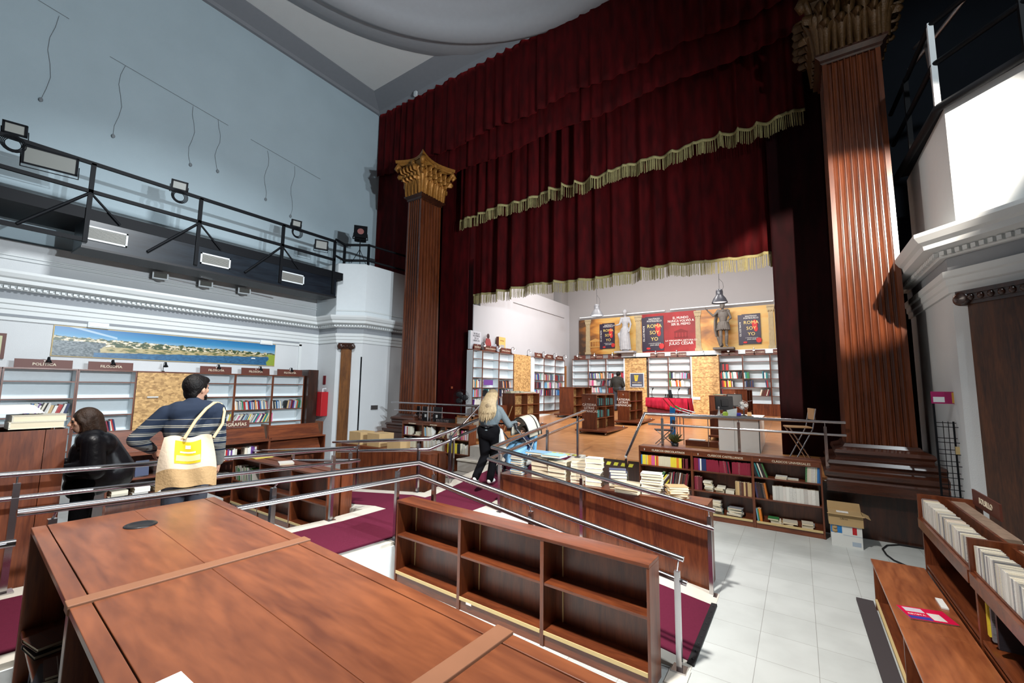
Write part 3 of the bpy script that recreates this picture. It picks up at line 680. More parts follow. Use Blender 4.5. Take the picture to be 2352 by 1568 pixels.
def floodlight(label, c, w, h, n, up, coil=True, glow=2.0, drop=.3, grp='floodlights clamped on the left catwalk rail'):
    t = thing('floodlight', label, 'floodlight', c, 0, grp)
    F = facing(c, n)
    b = MB(); b.X = F; b.box(-w/2,w/2,-h/2,h/2,-.05,0)
    b.box(-w/2,-w/2+.035,-h/2,h/2,0,.02).box(w/2-.035,w/2,-h/2,h/2,0,.02).box(-w/2,w/2,h/2-.035,h/2,0,.02).box(-w/2,w/2,-h/2,-h/2+.035,0,.02)
    b.build('housing','black',t)
    b = MB(); b.X = F; b.box(-w/2+.035,w/2-.035,-h/2+.035,h/2-.035,0,.008); b.build('lens', emis('lamp lens', (.16,.17,.16), glow), t)
    b = MB(); b.X = F; b.tube([(-w/2-.012,0,-.02),(-w/2-.012,-h/2-.05,-.05),(w/2+.012,-h/2-.05,-.05),(w/2+.012,0,-.02)], .008, 6); b.build('bracket','black',t)
    if coil:
        b = MB()
        for k in range(4):
            rr = .10+.018*k; b.tube([(c[0]+.04+.01*k, c[1]+rr*sin(a*pi/9), c[2]-drop+rr*cos(a*pi/9)) for a in range(19)], .008, 5)
        b.build('cable_coil','black',t)
floodlight('small floodlight standing on the catwalk rail at the far left', (-11.40,.95,6.72), .30,.22, (1,-.25,-.25), 1, True, .5, .30)
floodlight('wide black floodlight hung under the catwalk rail, widest of the row', (-11.36,1.42,6.33), .72,.34, (1,-.2,-.35), 1, False, .25)
floodlight('small floodlight above the middle of the catwalk rail', (-11.40,3.40,6.68), .30,.22, (1,-.2,-.2), 1, True, .5, .27)
floodlight('small floodlight on the catwalk rail above the right vent', (-11.40,6.11,6.70), .26,.20, (1,-.2,-.2), 1, True, .5, .27)
floodlight('tilted square floodlight beside the stage spotlight', (-11.36,6.86,6.30), .36,.28, (1,-.4,-.1), 1, False, .3)
# theatre spotlight on a tripod on the pier
t = thing('spotlight','black theatre spotlight on a tripod standing on the white pier','spotlight',(-11.25,8.15,6.0))
c = V((-11.28,8.1,7.02)); ax = V((.75,-.55,.12)).normalized()
b = MB(); b.X = facing(c, ax); b.box(-.17,.17,-.17,.17,-.28,.12); b.box(-.2,.2,-.2,.2,.12,.15); b.box(-.12,.12,-.12,.12,-.40,-.28)
for k in range(5): b.box(-.178,.178,-.178,.178,-.24+k*.06,-.22+k*.06)
b.build('housing','black',t,bevel=.012)
b = MB(); b.X = facing(c, ax); b.lathe([(.001,.16),(.08,.155),(.135,.14)],(0,0,0),20); b.build('lens',flat('pinkish lens',(.35,.15,.14),.1),t)
b = MB(); b.X = facing(c, ax); b.tube([(-.2,0,0),(-.22,-.2,0),(.22,-.2,0),(.2,0,0)],.014,6); b.build('yoke','black',t)
b = MB().tube([c-V((0,0,.2)),(c.x,c.y,6.35)],.016,8)
for a in (0.3,2.4,4.5): b.tube([(c.x,c.y,6.5),(c.x+.25*cos(a),c.y+.25*sin(a),6.01)],.01,6)
b.tube([c-V((.1,.1,.05)),(c.x-.25,c.y-.1,c.z-.1),(c.x-.3,c.y,c.z+.05),(c.x-.15,c.y+.05,c.z+.1)],.012,6)
b.build('tripod','black',t)
# three wall lamps above the left cornice, and their twins on the right wall
for i,(y,lab) in enumerate(((3.56,'round grey wall lamp above the left cornice, nearest the left frame edge'),(4.50,'round grey wall lamp above the left cornice, middle of three'),(5.42,'round grey wall lamp above the left cornice, nearest the pier'))):
    t = thing('wall_lamp', lab, 'lamp', (-12.75,y,4.78), 0, 'round wall lamps above the left cornice')
    MB().lathe([(.001,.20),(.09,.19),(.13,.12),(.13,0),(.001,0)],(-12.74,y,4.79),18,(1,0,0)).build('body',flat('old lamp grey',(.28,.27,.26),.5),t)
    b = MB(); b.X = facing((-12.52,y-.02,4.78),(1,-.2,.1)); b.box(-.15,.15,-.09,.09,-.02,.02); b.build('frame','white',t)
    b = MB(); b.X = facing((-12.52,y-.02,4.78),(1,-.2,.1)); b.box(-.12,.12,-.06,.06,.02,.03); b.build('lens',flat('dark lens',(.12,.12,.11),.15),t)
    MB().tube([(-12.73,y+.1,4.80),(-12.70,y+.85,4.76)],.012,5).build('conduit','steel',t)
for y,z in ((2.55,3.46),(6.05,3.42)):
    t = thing('emergency_light','small white emergency light box over the '+('left' if y<4 else 'right')+' end of the river panorama','light',(-12.47,y,z-.07))
    MB().box(-12.5,-12.43,y-.17,y+.17,z-.07,z+.05).build('housing','white',t,bevel=.01); MB().box(-12.43,-12.42,y-.14,y+.14,z-.04,z+.03).build('diffuser',flat('diffuser',(.8,.8,.75),.3),t)
# hose cabinet and sign on the pier side
t = thing('hose_cabinet','red fire hose cabinet mounted on the white pier beside the bookcases','cabinet',(-12.1,7.58,1.30))
MB().box(-12.48,-11.82,7.44,7.655,1.31,2.03).build('cabinet','red',t,bevel=.01)
MB().box(-12.43,-12.18,7.425,7.44,1.40,1.95).build('window',flat('smoked pane',(.05,.012,.015),.15),t)
MB().tube([(-11.95,7.55,2.03),(-11.95,7.55,2.12),(-11.87,7.6,2.13)],.018,8).build('pipe','white',t)
tag(MB().box(-12.12,-11.99,7.64,7.655,2.26,2.52).build('wall_sign',flat('dark red sign',(.16,.015,.02),.5)), 'small dark red safety sign above the hose cabinet', 'sign')
tag(MB().box(-10.97,-10.94,8.55,8.80,1.50,1.63).build('wall_plate','steel'), 'small grey metal plate on the white left pier', 'plate')
# ================================================================== BOOKS
PAL = {'white':(.72,.71,.66),'cream':(.62,.54,.38),'ivory':(.66,.62,.50),'black':(.015,.015,.02),'dark blue':(.015,.03,.10),'blue':(.03,.16,.42),'light blue':(.20,.42,.62),'teal':(.02,.22,.22),
 'green':(.04,.20,.06),'lime':(.35,.52,.06),'yellow':(.72,.58,.04),'orange':(.70,.20,.02),'red':(.42,.02,.02),'crimson':(.22,.01,.03),'wine':(.13,.015,.02),'brown':(.10,.035,.02),'pink':(.60,.10,.25),
 'purple':(.12,.04,.22),'grey':(.25,.26,.28),'tan':(.55,.38,.18)}
BOOKS = []
def _bookmesh():
    b = MB(); b.mi = 0; c = .06
    b.box(0,c,0,1,0,1); b.box(1-c,1,0,1,0,1); b.box(c,1-c,0,.03,0,1); b.mi = 1; b.box(c,1-c,.03,.965,.02,.98)
    me = bpy.data.meshes.new('book'); me.from_pydata(b.v,[],b.f); me.materials.append(MT['cover']); me.materials.append(MT['cream']); me.polygons.foreach_set('material_index', b.m); me.update(); return me
BOOKMESH = _bookmesh()
def rec(M, t, d, h, col, where, group):
    BOOKS.append([M @ M4.Diagonal((t,d,h,1)), (t,d,h), col, where, group])
def hnd(ex, ey, o):
    ex = V(ex).normalized(); ey = V(ey).normalized(); ez = ex.cross(ey)
    m = M4((ex,ey,ez)).transposed().to_4x4(); m.translation = V(o); return m
RB = random.Random(11)
def row(M, x0, x1, z, y0, pal, where, group, h=(.19,.24), t=(.014,.035), lean=0, d=.15):
    """fill upright books along local x from x0 to x1, standing on z with spines at y0 (local)"""
    x = x0; n = 0
    while True:
        tt = RB.uniform(*t); hh = RB.uniform(*h)
        a = radians(lean*RB.uniform(.75,1.15)) if lean else 0.
        step = tt/cos(a)+.0012
        if x+step > x1: break
        col = RB.choice(pal) if not isinstance(pal,dict) else pal['seq'][min(n,len(pal['seq'])-1)]
        if a >= 0: # '/' leaning right: rotate about bottom right corner
            R = M4.Translation((x+tt,y0+RB.uniform(0,.012),z)) @ M4.Rotation(a,4,'Y') @ M4.Translation((-tt,0,0)); 
            R = M4.Translation((x+step,y0+RB.uniform(0,.012),z)) @ M4.Rotation(a,4,'Y') @ M4.Translation((-tt,0,0))
        else: R = M4.Translation((x,y0+RB.uniform(0,.012),z)) @ M4.Rotation(a,4,'Y')
        rec(M @ R, tt, d, hh, col, (where, n), group); x += step; n += 1
        if n > 38: break
def stack(o, n, w, h, t, pal, where, group, rz=0, jit=.02, M=None, wob=6):
    """n books lying flat at o (bottom centre); w across, h along"""
    z = o[2]
    for k in range(n):
        tt = t*RB.uniform(.8,1.2) if not isinstance(t,tuple) else RB.uniform(*t)
        a = rz+radians(RB.uniform(-wob,wob)); ey = V((cos(a),sin(a),0)); ez0 = V((-sin(a),cos(a),0))
        c = V((o[0]+RB.uniform(-jit,jit), o[1]+RB.uniform(-jit,jit), z))
        m = hnd((0,0,1), ey, c); ez = V((0,0,1)).cross(ey)
        m.translation = c-ey*w/2-ez*h/2
        if M is not None: m = M @ m
        rec(m, tt, w, h, RB.choice(pal), (where, -1-k), group); z += tt+.0008

# ================================================================== BOOKCASES
def case(name, label, loc, rz, bays, H, D, levels, cat='bookcase', wd='woodz', back='woodz', kick=.08, th=.024, header=0, edge=None, backz0=0, group=None, topt=.028, inner=None):
    t = thing(name, label, cat, loc, rz, group); W = sum(bays)
    def bd(nm, x0,x1,y0,y1,z0,z1, m): return MB().box(x0,x1,y0,y1,z0,z1).build(nm, m, t, world=False, bevel=.0025)
    hw = 'wood'
    if inner:
        def bd(nm, x0,x1,y0,y1,z0,z1, m):
            if nm in ('shelf','side_panel','divider'):
                b = MB().box(x0,x1,y0+.014,y1,z0,z1); b.mi = 1; b.box(x0,x1,y0,y0+.014,z0,z1); return b.build(nm,[inner,m],t,world=False)
            return MB().box(x0,x1,y0,y1,z0,z1).build(nm, m, t, world=False, bevel=.0025)
    bd('top_panel', 0,W,-.004,D,H-topt,H, hw)
    xs = [0]; 
    for w in bays: xs.append(xs[-1]+w)
    for i,x in enumerate(xs):
        if i == 0: bd('side_panel', 0,th,0,D,0,H-topt, wd)
        elif i == len(xs)-1: bd('side_panel', W-th,W,0,D,0,H-topt, wd)
        else: bd('divider', x-th*.8,x+th*.8,0,D-.01,0,H-topt, wd)
    if back: bd('back_panel', th,W-th,D-.012,D,backz0,H-topt, back)
    for i in range(len(bays)):
        a = xs[i]+(th if i == 0 else th*.8); c = xs[i+1]-(th if i == len(bays)-1 else th*.8)
        lv = levels[i] if isinstance(levels[0],(list,tuple)) else levels
        for z in lv: bd('shelf', a,c,.006,D-.013,z-th,z, hw)
        bd('plinth', a,c,.012,.03,0,lv[0]-th, hw)
        if header: bd('header_board', a,c,.002,.02,H-topt-header,H-topt, hw)
        if edge: bd('edge_strip', a,c,-.003,.0055,lv[0]-th-.006,lv[0]+.004, edge)
    M = M4.Translation(V(loc)) @ M4.Rotation(rz,4,'Z')
    return t, M, xs
def sign(label, txt, M, x, z, w, h, tilt=.0, y=.0, size=None, emblem=True, parent=None, grp=None):
    """brown board with cream lettering standing on a case top; M local frame, faces -y"""
    X = M @ M4.Translation((x,y,z)) @ M4.Rotation(tilt,4,'X')
    o = X.translation
    t = thing('sign_board', label, 'sign', o, 0, grp) if parent is None else parent
    b = MB(); b.X = X; b.box(-w/2,w/2,0,.018,0,h); b.build('board','signwood',t)
    F = X @ M4.Translation((0,-.001,h*.42)) @ M4.Rotation(pi/2,4,'X')
    s = size or h*.42
    text(txt, s, 'lett', t, F)
    if emblem:
        b = MB(); b.X = X @ M4.Translation((0,-.002,h*.82)); e_ = h*.10
        b.add([(-e_*.8,0,e_),(-e_*.2,0,e_),(0,0,-e_),(-e_*.15,0,-e_)],[(0,1,2,3)]); b.add([(e_*.8,0,e_),(e_*.3,0,e_),(0,0,-e_),(e_*.1,0,-e_)],[(3,2,1,0)])
        b.build('emblem','lettw',t)
    return t
def cliplamp(label, M, x, z, y=.0, lit=0, grp='clip lamps on the bookcases'):
    X = M @ M4.Translation((x,y,z)); t = thing('clip_lamp', label, 'lamp', X.translation, 0, grp)
    b = MB(); b.X = X; b.tube([(0,.05,0),(0,.06,.14),(0,.03,.21),(0,-.03,.22),(0,-.075,.19)],.006,6); b.box(-.02,.02,.02,.08,-.002,.02); b.build('arm','black',t)
    b = MB(); b.X = X; b.lathe([(.018,.05),(.022,0),(.045,-.055),(.047,-.06),(.04,-.055),(.016,-.005)],(0,-.08,.17),14,(0,.25,1)); b.build('shade','black' if not lit else 'steel',t)
    if lit:
        b = MB(); b.X = X; b.ball((0,-.088,.125),.028,10,6); b.build('bulb', emis('clip bulb',(1,.93,.85),lit), t)
    return t
MIX = ['white','cream','ivory','black','dark blue','blue','red','grey','orange','green','tan','crimson','white','white','purple','light blue','teal']
LIGHT = ['white','white','ivory','cream','light blue','grey','pink']
DARKS = ['black','black','dark blue','grey','brown','crimson']

# ---- tall cases of the left wall
LW = [1.28,2.28,3.22,4.30,5.22,6.18,7.09]; zl = [.12,.50,.86,1.21,1.56,1.91,2.25]
FL = .0
names = {0:('POLÍTICA','politics'),1:('FILOSOFÍA','far-left philosophy'),3:('FILOSOFÍA','second philosophy'),4:('FILOSOFÍA','third philosophy'),5:('FILOSOFÍA','right-hand philosophy')}
WL = {}
labs = ['tall open bookcase under the politics sign, by the left frame edge','tall open bookcase under the leftmost philosophy sign','tall wall unit boarded over with strand board, left of the striped sweater man','tall open bookcase right beside the strand board unit','tall open bookcase under the middle philosophy sign with two full book rows','tall open bookcase nearest the red hose cabinet']
for i in range(6):
    nm = 'tall_bookcase'
    t, M, xs = case(nm, labs[i], (-12.19,LW[i],FL), pi/2, [LW[i+1]-LW[i]-.004], 2.50, .30, zl, back=('white' if i != 2 else None), th=.024, inner='white')
    WL[i] = M
    if i == 2:
        for a,c in ((0,.44),(.44,.88),(.88,1.24),(1.24,1.58),(1.58,1.94),(1.94,2.47)):
            MB().box(.0,LW[3]-LW[2]-.006,-.018,-.003,a+.002,c-.002).build('strand_board','osb',t,world=False)
        for x,z in ((.2,1.92),(.25,1.26),(.95,1.26)): MB().box(x,x+.2,-.05,-.018,z-.012,z+.012).build('small_ledge','white',t,world=False)
case('tall_bookcase','tall open bookcase cut by the left frame edge',(-12.19,.30,FL),pi/2,[.97],2.50,.30,zl,back='white',th=.024,inner='white')
t = tag(MB().box(-12.5,-12.02,7.12,7.42,0,2.68).build('tall_cabinet','darkwood'),'dark brown upright cabinet between the last philosophy case and hose cabinet','cabinet')
for i,x,w in ((0,.52,.78),(1,.50,.72),(3,.47,.70),(4,.50,.72),(5,.48,.72)):
    sign('brown '+names[i][0]+' sign on top of the '+names[i][1]+' case', names[i][0], WL[i], x, 2.50, w, .17, -.12, .02, .075)
for i,x,lab in ((0,.57,'black clip lamp behind the politics sign'),(1,.52,'black clip lamp behind the leftmost philosophy sign'),(2,.50,'black clip lamp above the strand board unit'),(3,.52,'black clip lamp behind the philosophy sign beside the board unit'),(4,.62,'black clip lamp behind the middle philosophy sign'),(5,.52,'black clip lamp behind the rightmost philosophy sign')):
    cliplamp(lab, WL[i], x, 2.50, .10, 0)
G = 'books in the tall cases of the left wall'
row(WL[0],.32,.92,1.56,.03,MIX,'fourth shelf of the politics case',G,(.20,.27),(.022,.05),16)
row(WL[1],.45,.72,1.21,.03,['black','red','dark blue','crimson','ivory'],'lower shelf of the leftmost philosophy case',G,(.20,.25),(.02,.03),-12)
row(WL[1],.03,.14,1.21,.03,DARKS,'left end of the leftmost philosophy case',G,(.20,.25),(.02,.03))
row(WL[1],.50,.88,.86,.03,LIGHT,'bottom visible shelf, leftmost philosophy case',G,(.17,.25),(.015,.03),10)
row(WL[3],.04,.62,1.56,.03,MIX,'upper row beside the strand board',G,(.18,.25),(.014,.03),-15)
row(WL[3],.06,.85,1.21,.03,LIGHT+['dark blue','yellow'],'lower row beside the strand board',G,(.19,.25),(.014,.03),12)
row(WL[4],.04,.90,1.56,.03,MIX,'upper row, middle philosophy case',G,(.19,.25),(.012,.03),-9)
row(WL[4],.04,.88,1.21,.03,LIGHT+['yellow','dark blue','teal'],'lower row, middle philosophy case',G,(.21,.26),(.012,.028),26)
row(WL[5],.03,.34,1.56,.03,['ivory','black','white','grey','blue'],'upper left group, last philosophy case',G,(.19,.24),(.014,.03),-8)
row(WL[5],.42,.85,1.56,.03,MIX,'upper right group, last philosophy case',G,(.20,.25),(.014,.03),8)
row(WL[5],.03,.10,1.21,.03,['pink','white'],'lower left, last philosophy case',G,(.20,.24),(.014,.025))
# poster at the far left edge, river panorama
t = thing('framed_picture','small framed picture cut off by the left frame edge','picture',(-12.5,1.0,2.66))
MB().box(-12.5,-12.46,.72,1.30,2.66,3.14).build('frame','signwood',t); MB().box(-12.46,-12.455,.77,1.25,2.71,3.09).build('print',flat('yellow print',(.5,.5,.3),.5),t)
def m_pano():
    m, nt, b = new_mat('river panorama')
    N = nt.nodes.new; Lk = nt.links.new
    tc = N('ShaderNodeTexCoord'); sp = N('ShaderNodeSeparateXYZ'); Lk(tc.outputs['Generated'], sp.inputs[0])
    def mth(op,a,c=None,v=None):
        n = N('ShaderNodeMath'); n.operation = op
        for i,q in enumerate((a,c)):
            if q is None: continue
            if isinstance(q,(int,float)): n.inputs[i].default_value = q
            else: Lk(q,n.inputs[i])
        return n.outputs[0]
    def ramp(f,els,const=False):
        r = N('ShaderNodeValToRGB'); e = r.color_ramp.elements
        if const: r.color_ramp.interpolation = 'CONSTANT'
        while len(e) < len(els): e.new(.5)
        for k,(p,c) in enumerate(els): e[k].position = p; e[k].color = (*c,1)
        Lk(f,r.inputs[0]); return r.outputs[0]
    def noise(s,mx,det=4,dim=0):
        mp = N('ShaderNodeMapping'); mp.inputs['Scale'].default_value = mx; Lk(tc.outputs['Object'],mp.inputs[0])
        n = N('ShaderNodeTexNoise'); n.inputs['Scale'].default_value = s; n.inputs['Detail'].default_value = det; Lk(mp.outputs[0],n.inputs[0]); return n.outputs['Fac']
    def mix(f,a,c):
        n = N('ShaderNodeMix'); n.data_type = 'RGBA'; Lk(f,n.inputs[0])
        for i,q in ((6,a),(7,c)):
            if isinstance(q,tuple): n.inputs[i].default_value = (*q,1)
            else: Lk(q,n.inputs[i])
        return n.outputs[2]
    y, z = sp.outputs[1], sp.outputs[2]
    sky = ramp(z,[(.5,(.30,.45,.55)),(.75,(.03,.22,.42)),(1,(.01,.13,.33))])
    ray = mth('ABSOLUTE', mth('SUBTRACT', mth('ADD', z, mth('MULTIPLY', y, 1.8)), 1.12)); rayf = mth('MULTIPLY', mth('LESS_THAN', ray, .035), mth('LESS_THAN', y, .22))
    sky = mix(mth('MULTIPLY', rayf, .6), sky, (.5,.6,.65))
    sky_l = mth('ADD', mth('MULTIPLY', noise(9,(0,1,0),5), .22), mth('SUBTRACT', .56, mth('MULTIPLY', y, .10)))
    town = ramp(noise(13,(1,1,2.2),3),[(.40,(.03,.06,.02)),(.47,(.12,.13,.06)),(.52,(.55,.45,.28)),(.60,(.65,.62,.52))],True)
    bank_l = mth('ADD', mth('MULTIPLY', noise(5,(0,1,0),4), .12), mth('ADD', .30, mth('MULTIPLY', y, .12)))
    bank = ramp(noise(8,(1,1,3),3),[(.4,(.10,.12,.04)),(.5,(.40,.31,.14)),(.6,(.45,.38,.2))])
    rock = ramp(noise(22,(1,1,2),5),[(.4,(.02,.04,.05)),(.6,(.16,.19,.20))])
    shore = mth('ADD', mth('MULTIPLY', noise(4,(0,1,0),3), .08), mth('ADD', .08, mth('MULTIPLY', y, .28)))
    water = ramp(noise(16,(1,1,4),3),[(.35,(.01,.07,.16)),(.65,(.03,.14,.28))])
    c = mix(mth('LESS_THAN', z, sky_l), sky, town); c = mix(mth('LESS_THAN', z, bank_l), c, bank)
    rk = mth('MULTIPLY', mth('LESS_THAN', mth('ADD', y, mth('MULTIPLY', noise(7,(1,1,1)), .1)), .22), mth('LESS_THAN', z, .52)); c = mix(rk, c, rock)
    wf = mth('MULTIPLY', mth('LESS_THAN', z, shore), mth('GREATER_THAN', y, .14)); c = mix(wf, c, water)
    tr = mth('MULTIPLY', mth('GREATER_THAN', mth('ADD', y, mth('MULTIPLY', noise(12,(1,1,1)), .06)), .985), mth('LESS_THAN', z, .5)); c = mix(tr, c, (.25,.33,.04))
    Lk(c, b.inputs['Base Color']); setp(b, Roughness=.35); return m
t = thing('panorama_picture','long panorama print of a river town, hung above the left bookcases','picture',(-12.5,4.13,2.76))
MB().box(-12.5,-12.475,1.90,6.33,2.755,3.385).build('frame','edge',t)
MB().box(-12.475,-12.468,1.915,6.315,2.77,3.37).build('print',m_pano(),t)
b = MB().extr([(0,0),(.02,.03),(.10,.03),(.12,0)],(-12.467,5.68,2.93),(-12.4665,5.68,2.93),(0,1,0)); b.build('printed_boat','white',t)

# ---- display shelves on the left floor
t, M, xs = case('display_bookcase','brown display bookcase with slanted front boards under the biographies sign',(-9.0,3.40,.0),pi/2,[1.18,1.24],1.12,.40,[.10,.50,.80],header=.0)
for a,c in ((.03,1.15),(1.22,2.34)):
    for z0,z1,y0 in ((1.12,1.38,.10),(.84,1.06,.06)):
        if a < 1 and z0 < 1: continue
        b = MB(); b.hexa([(a,y0,z0),(c,y0,z0),(c,y0+.02,z0),(a,y0+.02,z0)],[(a,y0+.12,z1),(c,y0+.12,z1),(c,y0+.14,z1),(a,y0+.14,z1)]); b.build('slanted_board','wood',t,world=False)
    MB().box(a,c,.0,.05,1.12,1.145).build('lip','wood',t,world=False)
for x in (0,1.18,2.39): MB().box(x,x+.03,.12,.40,1.12,1.41).build('end_block','woodz',t,world=False)
MDS = M
sign('brown BIOGRAFÍAS sign standing on the slanted display bookcase','BIOGRAFÍAS',M,.56,1.385,.60,.14,-.05,.20,.09)
G = 'books on the display bookcase of biographies'
row(M,.05,.62,.80,.04,['white','light blue','white','blue','ivory','crimson','red','purple'],'middle shelf of the biographies display',G,(.17,.21),(.018,.035),0)
row(M,.74,.98,.80,.04,['purple','ivory','white'],'right group, middle shelf, biographies display',G,(.19,.22),(.02,.05),0)
stack((.42,.16,.50),2,.16,.24,.03,['white'],'lower shelf of the biographies display',G,M=M); stack((.12,.16,.50),1,.16,.2,.02,['ivory'],'lower left of the biographies display',G,M=M)
t, M, xs = case('display_bookcase','brown display bookcase seen between the black jacket woman and tote bag man',(-7.60,1.80,.32),pi/2,[1.1],.95,.45,[.10,.38,.62])
b = MB(); b.hexa([(.03,.05,.95),(1.07,.05,.95),(1.07,.07,.95),(.03,.07,.95)],[(.03,.22,1.25),(1.07,.22,1.25),(1.07,.24,1.25),(.03,.24,1.25)]); b.build('slanted_board','wood',t,world=False)
MB().box(.03,1.07,0,.05,.95,.98).build('lip','wood',t,world=False)
G = 'books on the display bookcase behind the woman'
for k,(x,cc_) in enumerate(((.16,'white'),(.38,'dark blue'),(.62,'brown'),(.85,'ivory'))):
    m = hnd((0,1,-.12),(-1,0,0),(x+.075,.04,.635)); rec(M @ m,.02,.15,.21,cc_,(['leftmost face-out','second face-out','third face-out','rightmost face-out'][k]+' on the display behind the woman',None),G)
for x,n in ((.15,3),(.40,4),(.64,3),(.88,3)): stack((x,.14,.38),n,.21,.17,.032,['white','ivory','white'],'stack '+str(['one','two','three','four'][int(x*4)%4])+' on the display behind the woman',G,M=M,rz=pi/2,wob=2)
# ---- big case at the far left with stacks on it
t, M, xs = case('tall_island_bookcase','high red brown bookcase back at the left frame edge, thick books on top',(-6.28,-.85,.32),pi/2,[.95,.95],1.49,.42,[.1,.5,.95])
MB().box(-5.82,-5.80,-.86,.915,.33,1.80).box(-5.82,-5.80,.92,1.06,.33,1.80).box(-6.28,-5.82,1.052,1.066,.33,1.80).build('outer_panel','woodz',t)
G = 'thick books piled on the high case at the left edge'
stack((-6.0,.88,1.812),2,.36,.24,.065,['cream','ivory'],'right pile on the high left-edge case',G,rz=pi/2,jit=.01,wob=3)
stack((-6.0,.55,1.812),3,.30,.26,.045,['ivory','cream','white'],'middle pile on the high left-edge case',G,rz=pi/2,jit=.02,wob=5)
stack((-6.05,.22,1.812),3,.30,.26,.045,['ivory','cream','white'],'left pile on the high left-edge case',G,rz=pi/2,jit=.02,wob=5)
b = MB().hexa([(-6.28,.3,1.95),(-5.95,.3,1.95),(-5.95,.92,1.95),(-6.28,.92,1.95)],[(-6.28,.3,2.02),(-6.05,.3,2.02),(-6.05,.86,2.02),(-6.28,.86,2.02)])
tag(b.build('paper_box','paper'),'flat grey paper box lying on the piles of the high left-edge case','box')

MT['strip'] = flat('worn joint strip', (.215,.095,.050), .5, noise=.1)
# ---- tall foreground island (table height 1.38)
TZ = -.0675; t = thing('island_bookcase','large orange brown island bookcase in the foreground with a broad flat top','bookcase',(-3.86,.60,0),TZ)
bw = 1.44; n = 3; D = .945; H = 1.376
def bd(nm,x0,x1,y0,y1,z0,z1,m,bev=.003): return MB().box(x0,x1,y0,y1,z0,z1).build(nm,m,t,world=False,bevel=bev)
for k in range(n):
    a = k*bw+(.038 if k else .0); c = (k+1)*bw-.03
    bd('edge_board',a,c,0,.062,H-.03,H,'tablewood'); bd('edge_board',a,c,D-.062,D,H-.03,H,'tablewood')
    bd('top_board',a,c,.067,D/2-.0006,H-.03,H,'tablewood'); bd('top_board',a,c,D/2+.0006,D-.067,H-.03,H,'tablewood')
    bd('joint_strip',c-.008,c+.066,-.006,D+.006,H-.03,H+.008,MT['strip'])
    for z in (.10,.50,.80): bd('shelf',k*bw+.03,(k+1)*bw-.03,.01,D/2-.03,z-.025,z,'wood')
    bd('plinth',k*bw+.03,(k+1)*bw-.03,.02,.04,0,.075,'wood')
for k in range(n+1):
    x = k*bw; bd('side_panel' if k in (0,n) else 'divider',max(0,x-.025),min(n*bw,x+.03),.0,D,0,H-.032,'woodz')
bd('back_panel',.03,n*bw-.03,D/2-.01,D/2+.01,.02,H-.032,'woodz'); bd('back_panel',.03,n*bw-.03,D-.02,D-.005,.02,H-.032,'woodz'); bd('under_top',.03,n*bw-.03,.03,D-.03,H-.045,H-.034,'plastic')
MT_ = M4.Translation((-3.86,.60,0)) @ M4.Rotation(TZ,4,'Z')
b = MB(); b.lathe([(.001,.004),(.055,.004),(.06,.007),(.078,.007),(.082,.003),(.082,0)],(.43,.42,H),30); b.build('cable_grommet','plastic',t,world=False)
tag(MB().box(-1.60,-1.40,.47,.60,1.3765,1.379).build('paper_sheet','paper'),'white paper corner lying on the foreground island at the bottom edge','paper')
G = 'books inside the foreground island'
row(MT_,.06,.5,.50,.05,['green','black','dark blue'],'middle shelf of the foreground island',G,(.24,.27),(.02,.03),20)
stack((.35,.16,.80),3,.2,.27,.018,['grey','black','brown'],'upper shelf of the foreground island',G,M=MT_,wob=14)
stack((.75,.16,.80),3,.2,.27,.018,['black','brown','grey'],'upper right shelf of the foreground island',G,M=MT_,wob=14)
for k,(x,cc_) in enumerate(((.55,'green'),(.85,'black'))):
    rec(MT_ @ hnd((0,1,-.25),(-1,0,0),(x+.14,.05,.505)),.015,.2,.27,cc_,('face-out in the foreground island, '+('left' if k == 0 else 'right'),None),G)
stack((.25,.16,.505),2,.2,.27,.02,['lime','orange'],'low left corner of the foreground island',G,M=MT_,wob=14)

# ---- low open case in the centre of the foreground
t, MC, xs = case('low_bookcase','empty red brown low bookcase with pale bottom strips behind the foreground island',(-3.985,3.545,0),-.042,[1.005,1.005,.965],.912,.235,[.13,.53],edge='edge',wd='woodz')
for i,x in enumerate((.10,1.10,2.10)): MB().box(x,x+.008,.211,.222,.14,.87).build('back_joint','edge',t,world=False)
MB().box(1.12,1.19,-.004,-.001,.085,.105).build('price_label','paper',t,world=False)
# ---- low cases left of the ramp
case('low_bookcase','low open bookcase left of the ramp, magazine lying on its top',(-8.72,3.80,0),0,[.99,.99,.99],.92,.20,[.12,.50],edge='edge')
case('low_bookcase','low bookcase standing back to back behind the magazine one',(-5.76,4.225,0),pi,[.99,.99,.99],.92,.19,[.12,.50])
ML = M4.Translation((-8.72,3.80,0))
row(ML,.10,.75,.50,.03,['white','grey','black','green','ivory'],'upper shelf, low case left of the ramp',"books in the low case left of the ramp",(.2,.27),(.012,.03),-16,.14)
stack((-8.15,4.0,.922),2,.24,.32,.006,['ivory','yellow'],'left on the low case beside the ramp','magazines on the low case left of the ramp')
stack((-7.25,3.98,.922),1,.22,.30,.02,['white'],'middle of the low case beside the ramp','magazines on the low case left of the ramp',rz=1.2)
case('low_bookcase','long low bookcase seen from behind beyond the left ramp',(-6.02,6.36,0),pi,[1.0,.92,.86],.92,.26,[.12,.50])
MB_ = bpy.data.objects[-1] if False else None
case('low_bookcase','long low bookcase placed back to back behind the first one',(-8.80,6.40,0),0,[1.0,.92,.86],.92,.20,[.12,.50])
